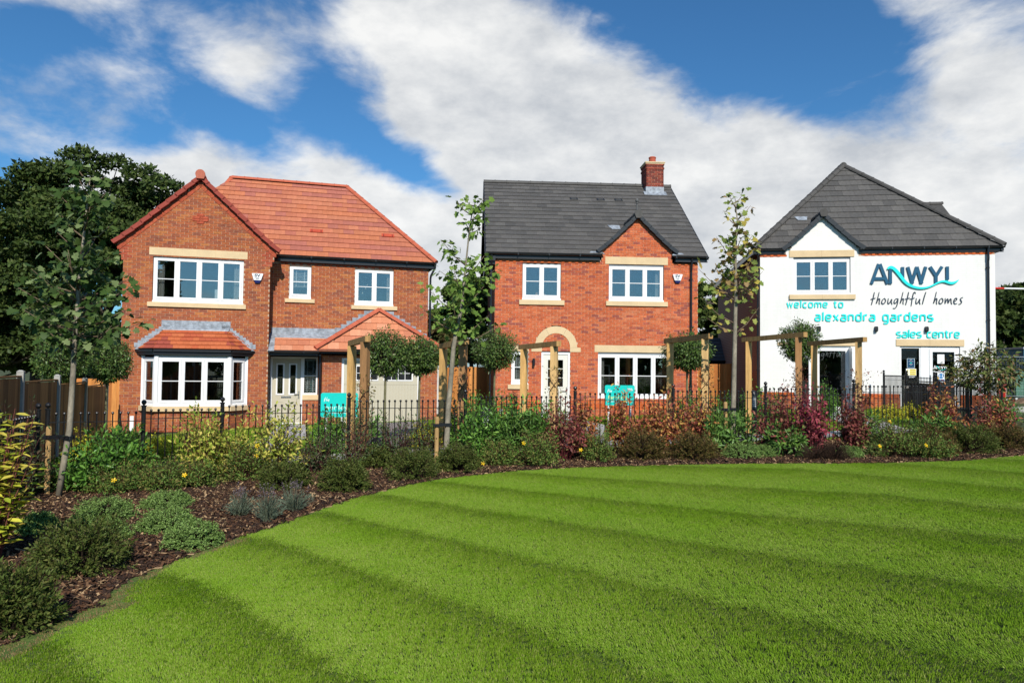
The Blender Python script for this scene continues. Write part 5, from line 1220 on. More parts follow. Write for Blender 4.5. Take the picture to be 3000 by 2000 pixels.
G2 = [(0.221, 0.3726, 0.0224), (0.2374, 0.3843, 0.0259), (0.2004, 0.3528, 0.0196), (0.2503, 0.3888, 0.0329), (0.2124, 0.3645, 0.0224), (0.3001, 0.3807, 0.0665), (0.221, 0.3726, 0.0224), (0.2374, 0.3843, 0.0259), (0.2004, 0.3528, 0.0196), (0.2503, 0.3807, 0.0329), (0.2666, 0.3888, 0.0441), (0.3337, 0.3888, 0.0959), (0.2503, 0.3807, 0.0329), (0.2666, 0.3888, 0.0441), (0.3337, 0.3888, 0.0959)]
G3 = [(0.221, 0.3726, 0.0224), (0.2374, 0.3843, 0.0259), (0.2004, 0.3528, 0.0196), (0.2503, 0.3888, 0.0329), (0.2124, 0.3645, 0.0224), (0.3001, 0.3807, 0.0665), (0.1961, 0.3483, 0.0189), (0.2081, 0.3564, 0.0224), (0.1875, 0.3402, 0.0182), (0.1961, 0.3483, 0.0189), (0.2081, 0.3564, 0.0224), (0.1875, 0.3402, 0.0182), (0.1961, 0.3483, 0.0189), (0.2081, 0.3564, 0.0224), (0.1875, 0.3402, 0.0182)]
GD = [(.30, .20, .09), (.26, .17, .07), (.34, .24, .11), (.14, .15, .03)]
PS = .105
away, toward = R(133), R(-47)
tufts = []; NL = 7
for lv in range(NL):            # lean runs from flat away from the viewer to leaning back at him, as the mower turned
    for cols in (G1, G2, G3):
        for v in range(2): tufts.append(grass_patch(250, PS * 1.6, .020, away, .82 - 1.32 * lv / (NL - 1), cols))
for v in range(2): tufts.append(grass_patch(70, PS * 1.25, .022, away, .9, GD))
for v in range(3): tufts.append(grass_patch(85, PS * 1.25, .045, 1., .25, G1 + G3, .003))
gcoll = hidden_collection('grass_tuft', tufts)
def vnoise(x, y, s, seed):
    r = np.random.default_rng(seed); t = r.random((64, 64)); xi = np.floor(x / s).astype(int); yi = np.floor(y / s).astype(int); fx = x / s - xi; fy = y / s - yi
    fx = fx * fx * (3 - 2 * fx); fy = fy * fy * (3 - 2 * fy); g = lambda a, b: t[a % 64, b % 64]
    return (g(xi, yi) * (1 - fx) + g(xi + 1, yi) * fx) * (1 - fy) + (g(xi, yi + 1) * (1 - fx) + g(xi + 1, yi + 1) * fx) * fy
gx_, gy_ = np.meshgrid(np.arange(-4.2, 16, PS), np.arange(2.4, 14.8, PS)); px, py = gx_.ravel(), gy_.ravel()
px = px + rng.normal(0, .014, px.size); py = py + rng.normal(0, .014, py.size)
ed = poly_dist(px, py, EDGE); ok = in_poly(px, py, lawn_poly) & (ed > .045) & (np.abs(px) < py * .78 + .9); px, py, ed = px[ok], py[ok], ed[ok]
xc = np.clip(px, -4.5, 4.5); sq = np.where(np.abs(px) > 4.5, 20.25 + 9 * (np.abs(px) - 4.5), px * px); sq = np.where(px < 0, np.minimum(sq, 4), sq)
ph = (-1.6789 + .7663 * px + .5519 * py - .0322 * xc * py + .003 * py * py - .0325 * sq) % 1.0      # mowing lines fan out along the curved bed
lv = np.clip(np.round(np.where(ph < .06, ph / .06 * 0, ph) ** 1.0 * NL * 1.0 - .5 + rng.normal(0, .32, px.size)), 0, NL - 1).astype(int)
pn = vnoise(px, py, .8, 3) * .6 + vnoise(px, py, .35, 4) * .4 + rng.normal(0, .10, px.size)
cl = np.where(pn < .33, 2, np.where(pn > .64, 1, 0))
idx = lv * 6 + cl * 2 + rng.integers(0, 2, px.size)
dry = (ed < .09 + .26 * vnoise(px, py, .4, 9)) & (py < 7.2) & (vnoise(px, py, .7, 12) > .25); idx = np.where(dry, NL * 6 + rng.integers(0, 2, px.size), idx)
Pz = np.where(np.abs(px) < 22, .03 * px, .66 * np.sign(px))
scatter('lawn_grass', np.stack([px, py, Pz], 1), rng.normal(0, .08, px.size), rng.normal(1, .07, px.size), idx, gcoll, tilt=-np.arctan(.03) * np.ones(px.size))
# house lawns and the strip behind the railings
gx_, gy_ = np.meshgrid(np.arange(-9, 13, PS), np.arange(10.5, 24.5, PS)); px, py = gx_.ravel(), gy_.ravel()
ok = in_poly(px, py, HOUSELAWN) & (poly_dist(px, py, PATH) > .66) & (poly_dist(px, py, [(-6.75, 21.9), (-5.5, 17.6), (-5.35, 13.4)]) > .6) & (poly_dist(px, py, [(1.45, 22.7), (2.1, 19.8), (1.6, 15.7)]) > .6) & (poly_dist(px, py, [(11.0, 24.2), (9.95, 21.4), (8.9, 17.4)]) > .68) & ~in_poly(px, py, [(-4.9, 22.0), (-2.6, 22.7), (-2.4, 15.4), (-4.3, 15.2)])
for q in ([(-8.6, 11.2), (-6.6, 11.0), (-5.3, 12.2), (-5.2, 12.9), (-6.2, 13.6), (-8.6, 13.9)], [(-4.5, 14.3), (-3.6, 14.2), (-1.0, 15.2), (1.2, 15.7), (1.0, 18.2), (-2, 17.2), (-4.4, 15.4)], [(2.6, 15.9), (6.8, 16.7), (7.6, 18.0), (6.6, 19.4), (3.4, 18.0)], [(-11.6, 19.5), (-6.8, 20.6), (-6.6, 21.0), (-11, 20.3)]): ok &= ~in_poly(px, py, q)
px, py = px[ok], py[ok]
scatter('house_lawn_grass', np.stack([px, py, .03 * px - .004], 1), rng.random(px.size) * 6.3, rng.normal(1, .08, px.size), NL * 6 + 2 + rng.integers(0, 3, px.size), gcoll)
# bark chips
def chip_patch(n, size):
    V = []; F = []; c = []
    cols = [(.095, .046, .024), (.065, .032, .019), (.125, .063, .033), (.04, .024, .018), (.17, .095, .05), (.05, .028, .02), (.075, .04, .025), (.36, .24, .13), (.022, .014, .011), (.035, .02, .015), (.026, .016, .012), (.05, .028, .018)]
    for i in range(n):
        L_ = random.choice([.02, .03, .045, .06, .08, .11]) * random.uniform(.7, 1.25); w = random.uniform(.004, .012); x, y = random.uniform(-size, size) / 2, random.uniform(-size, size) / 2
        a = random.uniform(0, 6.28); t = random.gauss(0, .35); r = random.gauss(0, .4); d = Vector((cos(a) * cos(t), sin(a) * cos(t), sin(t))); s_ = Vector((-sin(a) * cos(r), cos(a) * cos(r), sin(r))); u = d.cross(s_) * .005; p = Vector((x, y, random.uniform(.002, .028)))
        b = len(V); V += [p - d * L_ / 2 - s_ * w, p - d * L_ / 2 * .8 + s_ * w, p + d * L_ / 2 + s_ * w * .7, p + d * L_ / 2 * .9 - s_ * w, p - d * L_ / 2 - s_ * w - u, p - d * L_ * .4 + s_ * w - u, p + d * L_ / 2 + s_ * w * .7 - u, p + d * L_ * .45 - s_ * w - u]
        F += [(b, b + 3, b + 2, b + 1), (b, b + 1, b + 5, b + 4), (b + 1, b + 2, b + 6, b + 5), (b + 2, b + 3, b + 7, b + 6), (b + 3, b, b + 4, b + 7)]; q = random.choice(cols); k = random.uniform(.75, 1.25); c += [tuple(v * k for v in q)] * 5
    return raw_mesh('bark_chips', [tuple(v) for v in V], F, chipM, c)
ccoll = hidden_collection('bark_chip', [chip_patch(430, .46) for _ in range(5)])
gx_, gy_ = np.meshgrid(np.arange(-8.6, 14, .4), np.arange(2.4, 16, .4)); px, py = gx_.ravel(), gy_.ravel(); px = px + rng.normal(0, .04, px.size); py = py + rng.normal(0, .04, py.size)
ok = in_poly(px, py, bed_poly) & (poly_dist(px, py, EDGE) > .20) & (np.abs(px) < py * .78 + 1.2); px, py = px[ok], py[ok]
scatter('bark_mulch', np.stack([px, py, .03 * px - .006], 1), rng.random(px.size) * 6.3, rng.normal(1, .06, px.size), rng.integers(0, 5, px.size), ccoll)
# fine chips right up to the lawn edge
def edge_chips():
    P = []; 
    for (a, b) in zip(EDGE[3:], EDGE[4:]):
        d = Vector(b) - Vector(a); n = Vector((-d.y, d.x)).normalized()
        for k in range(int(d.length / .2) + 1): q = Vector(a) + d * (k * .2 / d.length) + n * .07; P.append((q.x, q.y, .03 * q.x - .006))
    P = np.array(P); return P
ecoll = hidden_collection('edge_chip', [chip_patch(60, .2) for _ in range(4)])
P = edge_chips(); P = P[np.abs(P[:, 0]) < P[:, 1] * .78 + 1.2]
scatter('edge_mulch', P, rng.random(len(P)) * 6.3, np.ones(len(P)), rng.integers(0, 4, len(P)), ecoll)

# ------------------------------------------------------------------ LEAVES
def tmpl(kind):
    if kind == 'lance': return np.array([(0, 0, 0), (.35, .5, .05), (1, 0, -.06), (.35, -.5, .05)]), np.array([(0, 1, 2), (0, 2, 3)])
    if kind == 'oval':
        return np.array([(0, 0, 0), (.22, .36, .04), (.6, .46, .04), (1, 0, -.08), (.6, -.46, .04), (.22, -.36, .04)]), np.array([(0, 1, 2), (0, 2, 3), (0, 3, 4), (0, 4, 5)])
    if kind == 'maple':
        a = [(0, 0), (-.12, .30), (.10, .52), (.30, .34), (.52, .62), (.60, .30), (.78, .30), (1.0, 0), (.78, -.30), (.60, -.30), (.52, -.62), (.30, -.34), (.10, -.52), (-.12, -.30)]
        V = np.array([(x, y, .10 * abs(y) - .12 * x * x) for x, y in a] + [(.38, 0, .02)]); n = len(a)
        return V, np.array([(n, i, (i + 1) % n) for i in range(n)])
    if kind == 'spray':    # a small cluster of leaves
        V = []; F = []
        for k, (an, l) in enumerate(((-.9, .62), (-.35, .9), (.25, 1.), (.85, .7), (2.2, .5))):
            b = len(V); c, s_ = cos(an), sin(an)
            for x, y, z in ((0, 0, 0), (.5, .24, .08), (1, 0, -.06), (.5, -.24, .08)): V.append(((x * c - y * s_) * l, (x * s_ + y * c) * l, z * l + .05 * k - .1))
            F += [(b, b + 1, b + 2), (b, b + 2, b + 3)]
        return np.array(V), np.array(F)
TM = {k: tmpl(k) for k in ('lance', 'oval', 'maple', 'spray')}
def leaf_arrays(P, D, Nn, L_, Wr, cols, kind):
    """leaves at P, pointing along D, face normal near Nn"""
    V0, F0 = TM[kind]; n = len(P); D = D / (np.linalg.norm(D, axis=1, keepdims=True) + 1e-9)
    S = np.cross(Nn, D); S /= (np.linalg.norm(S, axis=1, keepdims=True) + 1e-9); U = np.cross(D, S)
    V = P[:, None] + (D[:, None] * V0[None, :, 0:1] + S[:, None] * V0[None, :, 1:2] * Wr + U[:, None] * V0[None, :, 2:3]) * L_[:, None, None]
    F = (np.arange(n)[:, None, None] * len(V0) + F0[None]).reshape(-1, 3); return V.reshape(-1, 3), F, np.repeat(cols, len(F0), 0)
def palette(cols, n, var=.22):
    c = np.array(cols)[rng.integers(0, len(cols), n)]; return c * (1 - var + 2 * var * rng.random((n, 1)))
def unit(v): return v / (np.linalg.norm(v, axis=1, keepdims=True) + 1e-9)
def foliage(name, parent, P, D, N_, L_, Wr, cols, kind, mat):
    V, F, c = leaf_arrays(P, D, N_, L_, Wr, cols, kind); return link(bpy.data.objects.new(name, raw_mesh(name, V, F, mat, c)), parent, kind='stuff')
def stems_mesh(name, parent, A, B, r, col, mid=None):
    """thin three-sided stems from A to B with a bend"""
    n = len(A); M_ = (A + B) / 2 if mid is None else mid; V = []; F = []
    rings = []
    for Q, rr in ((A, r), (M_, r * .75), (B, r * .35)):
        for k in range(3): a = 2 * PI * k / 3; rings.append(Q + np.array([cos(a) * rr, sin(a) * rr, 0]))
    V = np.stack(rings, 1).reshape(-1, 3); b = np.arange(n)[:, None] * 9; F = []
    for j in range(2):
        for k in range(3): F.append(b + np.array([[j * 3 + k, j * 3 + (k + 1) % 3, j * 3 + 3 + (k + 1) % 3, j * 3 + 3 + k]]))
    F = np.concatenate(F, 0); c = np.tile(np.array(col), (len(F), 1)) * (.8 + .4 * rng.random((len(F), 1)))
    return link(bpy.data.objects.new(name, raw_mesh(name, V, F, barkM, c)), parent, kind='stuff')
def shrub(name, label, loc, w, h, cols, kind, leaf, Wr, nst, npl, mat=None, stem=(.06, .04, .025), group=None, cat='shrub', up=.5, top=1.0, low=.05, spread=.35, flat=.6, fill=.55, flowers=0, droop=0., fcols=None, stemr=.005, wob=.14):
    """nst stems fan out from the base to a lumpy dome; leaves sit along the outer part of each stem"""
    o = thing(name, label, cat, (loc[0], loc[1], gz(loc[0]) - .01), random.uniform(-3, 3), group)
    th = rng.random(nst) * 2 * PI; cz = low + (1 - low) * rng.random(nst) ** .8; rad = np.sqrt(np.clip(1 - cz ** 2 * .92, .02, 1))
    lump = 1 + wob * (np.sin(th * 3 + rng.random() * 6) * np.cos(cz * 5 + rng.random() * 6) + .8 * np.sin(th * 7 + cz * 9)) + rng.normal(0, .07, nst)
    B = np.stack([np.cos(th) * rad * w / 2 * lump, np.sin(th) * rad * w / 2 * lump, cz * h * lump * top], 1)
    A = np.stack([B[:, 0] * .18, B[:, 1] * .18, np.zeros(nst)], 1) + rng.normal(0, .015, (nst, 3)) * np.array([1, 1, 0])
    Mi = A * .5 + B * .5; Mi[:, :2] *= (1 - .25 * up); Mi[:, 2] *= (1 + .25 * up)
    stems_mesh('stems', o, A, B, stemr, stem, Mi)
    t = fill + (1.04 - fill) * rng.random((nst, npl)); t[:, 0] = 1.0
    a, b, c = A[:, None], Mi[:, None], B[:, None]; tt = t[:, :, None]
    P = ((1 - tt) ** 2 * a + 2 * tt * (1 - tt) * b + tt ** 2 * c).reshape(-1, 3); dirs = unit((2 * (1 - tt) * (b - a) + 2 * tt * (c - b)).reshape(-1, 3))
    n = len(P); rv = unit(rng.normal(0, 1, (n, 3))); D = unit(dirs * up + rv * (1 - up) * 1.2 + np.array([0, 0, -droop]) ); outw = unit(P - np.array([0, 0, h * .25]))
    N_ = unit(outw * flat + rng.normal(0, .5, (n, 3)) + np.array([0, 0, .35])); P = P + rv * leaf * spread
    P[:, 2] = np.maximum(P[:, 2], .01)
    foliage('foliage', o, P, D, N_, leaf * (.65 + .6 * rng.random(n)), Wr, palette(cols, n), kind, mat or leafM)
    if flowers:
        me = MB()
        for k in range(5):
            a_ = 2 * PI * k / 5; me.face([(0, 0, .002), (.016 * cos(a_ - .5), .016 * sin(a_ - .5), .006), (.036 * cos(a_ - .3), .036 * sin(a_ - .3), .010), (.038 * cos(a_ + .25), .038 * sin(a_ + .25), .010), (.016 * cos(a_ + .5), .016 * sin(a_ + .5), .006)])
        me = flower_mesh[0] = flower_mesh[0] or me.mesh('flower', petalM)
        for k in range(flowers):
            i = rng.integers(0, nst); p = Vector(B[i]) * 1.04; rz = o.rotation_euler.z
            # only the ones on the open, sunny side show
            wv = Matrix.Rotation(rz, 3, 'Z') @ p
            if wv.y > 0: p = Matrix.Rotation(-rz, 3, 'Z') @ Vector((wv.x, -wv.y, wv.z))
            q = (Matrix.Rotation(-rz, 3, 'Z') @ Vector((random.uniform(-.5, .5), -1, .7))).to_track_quat('Z', 'Y').to_matrix().to_4x4(); q.translation = p; inst('flower', me, o, q)
    return o
flower_mesh = [None]
DKG = [(0.0885, 0.1239, 0.0242), (0.1062, 0.1416, 0.0308), (0.0649, 0.0944, 0.0198), (0.1416, 0.1593, 0.0418), (0.118, 0.1239, 0.033), (0.0767, 0.1121, 0.022)]
DKB = [(0.11, 0.095, 0.025), (0.13, 0.1, 0.03), (0.085, 0.085, 0.02), (0.15, 0.11, 0.035), (0.16, 0.085, 0.04)]
MND = [(0.1836, 0.2948, 0.0734), (0.216, 0.3289, 0.0907), (0.1512, 0.2495, 0.0562), (0.27, 0.3856, 0.1296), (0.1188, 0.2041, 0.0475)]
MNG = [(0.3, 0.36, 0.12), (0.36, 0.4, 0.17), (0.24, 0.31, 0.1), (0.15, 0.22, 0.06)]
HYP = [(0.1227, 0.2077, 0.0385), (0.151, 0.236, 0.0462), (0.0979, 0.1735, 0.0352), (0.1982, 0.2171, 0.0528), (0.2266, 0.1982, 0.0616), (0.085, 0.1475, 0.0319)]
WEI = [(0.4484, 0.472, 0.077), (0.5428, 0.5074, 0.099), (0.3186, 0.3894, 0.055), (0.2006, 0.295, 0.0385), (0.6136, 0.5074, 0.132)]
DOGY = [(0.442, 0.468, 0.046), (0.546, 0.52, 0.065), (0.364, 0.429, 0.039), (0.598, 0.52, 0.091), (0.286, 0.351, 0.033), (0.468, 0.364, 0.065)]
VIB = [(.075, .115, .045), (.09, .125, .05), (.06, .095, .04), (.12, .105, .065), (.085, .14, .05), (.13, .09, .06)]
LAU = [(0.1003, 0.2289, 0.0341), (0.1286, 0.2738, 0.0407), (0.0767, 0.1829, 0.0286), (0.164, 0.3115, 0.0506), (0.0637, 0.1463, 0.0253)]
RHO = [(0.0991, 0.1982, 0.0429), (0.1239, 0.2395, 0.0462), (0.0826, 0.1652, 0.0385), (0.1652, 0.2808, 0.0539)]
DOGR = [(0.24, 0.062, 0.06), (0.29, 0.085, 0.07), (0.19, 0.055, 0.05), (0.32, 0.13, 0.08), (0.15, 0.05, 0.045), (0.2, 0.15, 0.06)]
DOGC = [(0.3, 0.045, 0.075), (0.35, 0.06, 0.085), (0.24, 0.045, 0.06), (0.2, 0.05, 0.055), (0.36, 0.09, 0.1)]
DOGO = [(0.42, 0.14, 0.06), (0.48, 0.17, 0.065), (0.34, 0.1, 0.06), (0.52, 0.24, 0.085), (0.3, 0.085, 0.065), (0.55, 0.35, 0.09), (0.26, 0.17, 0.06)]
BRN = [(0.066, 0.036, 0.024), (0.084, 0.046, 0.03), (0.054, 0.031, 0.024), (0.096, 0.06, 0.036)]
LAV = [(0.169, 0.221, 0.156), (0.208, 0.26, 0.182), (0.13, 0.182, 0.13)]
EUO = [(0.575, 0.529, 0.034), (0.667, 0.598, 0.057), (0.46, 0.46, 0.034), (0.345, 0.38, 0.034)]
def back(x, y, w, k): return (x * (1 + k * w / y), y + k * w)
def heath(l, x, y, w, h, cols=DKG): return shrub('heath_shrub', l, back(x, y, w, .22), w * .84, h * .74, cols, 'lance', .034, .42, 330, 26, leafM, up=.55, spread=.34, fill=.62, wob=.11, group='dark small-leaved shrubs at the lawn edge', low=.02)
def mound(l, x, y, w, h, cols=MND): return shrub('mound_shrub', l, back(x, y, w, .30), w * .86, h * .62, cols, 'oval', .015, .75, 640, 18, dullleafM, up=.5, spread=.4, fill=.80, group='low pale green mounds', low=.0, wob=.05, flat=1.)
def hyper(l, x, y, w, h, f=3): return shrub('flowering_shrub', l, back(x, y, w, .15), w * .86, h * .76, HYP, 'oval', .042, .42, 170, 16, leafM, up=.35, spread=.6, fill=.35, flowers=max(0, f // 2), group='yellow-flowered green shrubs', stem=(.11, .05, .03))
def laurel(l, x, y, w, h, cols=LAU, lf=.085, n=120): return shrub('evergreen_shrub', l, (x, y), w, h, cols, 'oval', lf, .38, n, 15, glossleafM, up=.45, spread=.45, fill=.35, group='glossy evergreen shrubs', stem=(.05, .07, .025))
def dogwood(l, x, y, w, h, cols, name='dogwood_shrub', grp='red-leaved dogwoods'): return shrub(name, l, (x, y), w * .84, h * .92, cols, 'oval', .07, .50, 80, 17, leafM, up=.25, spread=.55, fill=.40, stem=(.16, .03, .035), group=grp, top=1.05, low=.3, droop=.35, stemr=.0055, wob=.2)
# ------------------------------------------------------------------ PLANTING in front of the railings
heath('big dark green bush with olive tips between the pale mounds and the lawn', -3.5, 5.92, .92, .56)
heath('dark bush cut by the left edge of the photo, nearest the viewer', -3.16, 4.62, .62, .52)
heath('dark shrub behind the three lavenders', -3.16, 10.05, .86, .50)
heath('rounded dark shrub jutting furthest towards the lawn right of the lavenders', -2.25, 9.8, .82, .58)
heath('small dark shrub tucked behind the rounded one right of the lavenders', -2.2, 12.0, .80, .45)
heath('wide dark shrub below the dark purple hedge at the lawn edge', -1.43, 10.75, .95, .58)
heath('dark shrub at the foot of the staked tree between the two brick houses', -.84, 11.45, .92, .56)
heath('bronze-green shrub below the teal sign of the chimney house', 2.3, 12.45, .98, .66, DKB)
heath('bronze-green shrub left of the pale mound by the right-hand staked tree', 3.16, 12.35, 1.0, .62, DKB)
heath('dark olive shrub, first of the row below the white house door', 7.2, 12.25, .95, .62, DKB)
heath('dark olive shrub, middle of the row below the white house door', 7.98, 12.5, 1.0, .66)
heath('dark olive shrub at the right edge of the photo beside the lawn', 8.85, 12.9, 1.0, .62, DKB)
mound('pale green mound behind the big dark bush, largest on the left', -4.5, 8.0, .74, .40)
mound('pale green mound half hidden behind the big dark bush', -3.95, 7.1, .50, .30)
mound('pale green mound highest up the bed of the left cluster', -4.15, 8.75, .68, .30)
mound('pale green mound in the middle of the left cluster', -3.56, 7.5, .68, .34)
mound('pale green mound touching the lawn, nearest the lavenders', -2.96, 6.78, .60, .36)
mound('pale green mound beside the yellow-leaved bush', -4.85, 7.45, .42, .36)
mound('pale green mound at the foot of the right-hand staked tree', 3.98, 12.35, .82, .38)
mound('smaller pale mound joined to the one at the right-hand staked tree', 4.45, 12.55, .52, .30)
mound('lone small pale mound between brown twigs and green shrubs', 5.74, 12.2, .52, .30)
mound('cream-edged green mound right of the lone small pale mound', 6.33, 12.45, .70, .40, MNG)
hyper('green shrub with orange buds under the left staked tree trunk', -6.45, 10.3, .95, .55, 2)
hyper('leafy green shrub between the left staked tree and the pale mounds', -5.45, 10.0, 1.05, .60, 2)
hyper('leafy green shrub above the highest pale mound', -4.9, 10.2, 1.0, .58, 2)
hyper('small green shrub beside the yellow-leaved shrub at the railing post', -4.5, 10.4, .65, .5, 1)
hyper('green shrub with yellow flower below the red-roofed house door', -4.05, 10.9, .85, .74, 4)
hyper('low green shrub below the dark purple hedge', -3.2, 11.9, .75, .52, 3)
hyper('low green shrub right of the middle staked tree', -.2, 12.1, .78, .54, 2)
hyper('bushy green shrub under the first red dogwood', .46, 11.95, 1.0, .70, 3)
hyper('green shrub with two yellow flowers under the teal sign', 1.5, 12.4, .75, .65, 3)
hyper('large green shrub with bright yellow flowers below the white house', 6.5, 12.2, 1.2, .85, 6)
hyper('low green shrub beside the large yellow-flowered one', 7.0, 11.95, .75, .5, 2)
def weigela(l, x, y, w, h): return shrub('golden_shrub', l, (x, y), w, h, WEI, 'oval', .068, .46, 110, 15, leafM, up=.4, spread=.5, fill=.35, stem=(.12, .06, .03), group='yellow-green shrubs at the railing', low=.25, wob=.2)
weigela('yellow-green shrub below the bay window', -4.72, 11.05, .85, 1.02); weigela('low yellow-green shrub between two taller ones', -4.35, 11.3, .7, .75); weigela('tall yellow-green shrub in front of the beige front door', -3.75, 11.55, 1.15, 1.02)
# big yellow dogwood at the left edge: leaves one by one
def yellow_dogwood():
    o = thing('yellow_dogwood', 'tall bush with large yellow-green leaves at the left edge of the photo', 'shrub', (-4.62, 6.45, gz(-4.6)), 0)
    lm = []
    for i, c in enumerate(DOGY):
        V, F = TM['oval']; lm.append(raw_mesh('leaf', V * np.array([1, .42, 1]) * .125, F, leafM, np.tile(np.array(c), (len(F), 1))))
    st = MB(); k = 0; ex = []
    for s in range(44):
        a = random.uniform(0, 6.28); rr = random.uniform(.08, .40); top = Vector((cos(a) * rr, sin(a) * rr, random.uniform(.55, 1.38))); pts = [Vector((cos(a) * .05, sin(a) * .05, 0)), top * .5 + Vector((cos(a), sin(a), 0)) * -.02, top]
        st.tube(pts, [.008, .006, .003], 5, (.16, .05, .04))
        for j in range(11):
            t = .22 + .78 * (j + .5) / 11; p = pts[0].lerp(pts[1], t * 2) if t < .5 else pts[1].lerp(pts[2], t * 2 - 1)
            for sg in (-1, 1):
                if random.random() < .05: continue
                ang = a + PI / 2 * (j % 2) + (0 if sg > 0 else PI) + random.gauss(0, .35); d = Vector((cos(ang), sin(ang), random.uniform(-.25, .55))).normalized(); z = Vector((random.gauss(0, .25), random.gauss(-.25, .25), 1)); y = z.cross(d).normalized(); z = d.cross(y)
                m4 = Matrix((d, y, z)).transposed().to_4x4() @ Matrix.Scale(random.uniform(.7, 1.2), 4); m4.translation = p + d * .01; k += 1
                if k <= 300: inst('leaf', lm[random.randrange(len(lm))], o, m4)
                else: ex.append(m4)
    st.build('stems', barkM, o, kind='stuff'); D = np.array([m.col[0][:3] for m in ex]); foliage('foliage', o, np.array([m.translation for m in ex]), D, np.array([m.col[2][:3] for m in ex]), np.linalg.norm(D, axis=1) * .115, .42, palette(DOGY, len(ex)), 'oval', leafM)
yellow_dogwood()
shrub('purple_shrub', 'dusky purple-green shrub above the yellow bush by the corner of the railing', (-6.6, 9.6), 1.1, 1.22, VIB, 'lance', .062, .36, 85, 15, dullleafM, up=.5, fill=.3, spread=.5, low=.25, stem=(.09, .03, .03))
laurel('glossy green shrub behind the railing corner post', -5.9, 10.35, 1.0, .78, LAU[:3]); laurel('glossy green shrub right beside the left staked tree', -5.78, 10.75, .85, .78)
def hedge(l, x, y, w, h): return shrub('purple_hedge_shrub', l, (x, y), w * .86, h * .9, VIB, 'lance', .055, .42, 75, 15, dullleafM, up=.45, fill=.25, spread=.55, low=.2, stem=(.10, .03, .03), group='dark purple-green hedge along the railing', wob=.1)
hedge('low start of the dark purple hedge, leftmost', -3.15, 11.75, .75, .84); hedge('dark purple hedge shrub in front of the railing post by the teal sign', -2.6, 12.1, .9, 1.03); hedge('dark purple hedge shrub under the lollipop trees', -1.98, 12.35, 1.0, 1.0); hedge('dark purple hedge shrub left of the middle staked tree', -1.48, 12.6, .85, .97)
laurel('glossy green shrub right of the middle staked tree', -.62, 12.75, .9, 1.02); laurel('glossy green shrub below the second lollipop tree', -.15, 12.85, .95, 1.0); laurel('narrow glossy shrub left of the first red dogwood', .50, 12.8, .6, .85)
def rhodo(l, x, y, w, h): return shrub('rhododendron', l, (x, y), w, h, RHO, 'lance', .125, .27, 46, 16, glossleafM, up=.35, fill=.62, spread=.2, low=.25, flat=.9, stem=(.06, .06, .03), group='long-leaved rhododendrons')
rhodo('tall long-leaved green shrub left of the first red dogwood', .12, 12.7, .82, .95); rhodo('long-leaved green shrub behind the right-hand staked tree', 4.2, 13.35, .95, .72); rhodo('small long-leaved shrub left of the right-hand staked tree', 3.75, 13.3, .6, .62); rhodo('low dark long-leaved shrub under the maroon dogwoods', 4.9, 12.75, .75, .48); rhodo('long-leaved green shrub left of the yellow-flowered bush', 6.35, 12.95, .8, .66); rhodo('long-leaved shrub in front of the entrance gate', 7.75, 13.2, .9, .62)
dogwood('crimson and orange dogwood in front of the white door', .93, 12.6, .95, 1.02, DOGR); dogwood('small orange-tipped dogwood behind the railing post by the white door', 1.32, 12.95, .6, 1.02, DOGO)
dogwood('wide orange-red dogwood hiding the foot of the teal sign', 2.15, 13.35, 1.1, 1.14, DOGO); dogwood('orange-red dogwood left of the pergola post', 2.8, 13.5, .85, 1.08, DOGO); dogwood('orange-red dogwood right of the pergola post', 3.43, 13.5, 1.05, 1.0, DOGO)
dogwood('maroon dogwood right of the garden lantern', 4.8, 13.0, 1.0, 1.1, DOGR); dogwood('crimson dogwood before the open dark doorway', 5.3, 12.7, .8, 1.16, DOGC); dogwood('maroon dogwood at the railing post by the white house path', 6.02, 12.7, .85, .98, DOGR)
dogwood('orange-red dogwood in front of the entrance gate', 8.05, 13.45, .95, 1.08, DOGO); dogwood('maroon-orange dogwood below the clipped tree at the far right', 9.05, 13.6, .98, .98, DOGR + DOGO)
def twigs(l, x, y, w, h): return shrub('dry_heather', l, (x, y), w, h, BRN, 'lance', .02, .3, 260, 10, dullleafM, up=.7, fill=.4, low=.02, stem=(.05, .03, .02), group='dry brown heathers')
twigs('dry brown heather, left one of the pair below the crimson dogwood', 5.12, 12.15, .62, .26); twigs('dry brown heather, right one of the pair below the crimson dogwood', 5.45, 12.1, .6, .3)
def lavender(l, x, y, w, h):
    o = shrub('lavender', l, (x, y), w, h * .62, LAV, 'lance', .045, .12, 110, 8, dullleafM, up=.85, fill=.2, spread=.2, low=.3, stem=(.12, .14, .09), group='lavenders in the bark')
    n = 30; th = rng.random(n) * 6.28; r = rng.random(n) * w * .42; A = np.stack([np.cos(th) * r * .4, np.sin(th) * r * .4, np.full(n, h * .3)], 1); Bq = np.stack([np.cos(th) * r, np.sin(th) * r, h * (.75 + .3 * rng.random(n))], 1)
    stems_mesh('flower_stalks', o, A, Bq, .0022, (.14, .13, .09)); k = 7; t = .72 + .28 * rng.random((n, k, 1)); P = (A[:, None] * (1 - t) + Bq[:, None] * t).reshape(-1, 3); m_ = len(P)
    foliage('flower_spikes', o, P, unit(rng.normal(0, 1, (m_, 3)) + np.array([0, 0, 1.])), unit(rng.normal(0, 1, (m_, 3))), np.full(m_, .017), .6, palette([(.16, .12, .15), (.12, .10, .10), (.20, .16, .20)], m_), 'lance', dullleafM)
lavender('thin lavender nearest the pale mounds', -3.1, 8.3, .32, .36); lavender('middle lavender with tall grey spikes', -2.7, 8.05, .34, .42); lavender('fullest lavender, closest to the rounded dark shrub', -2.55, 8.55, .42, .38)
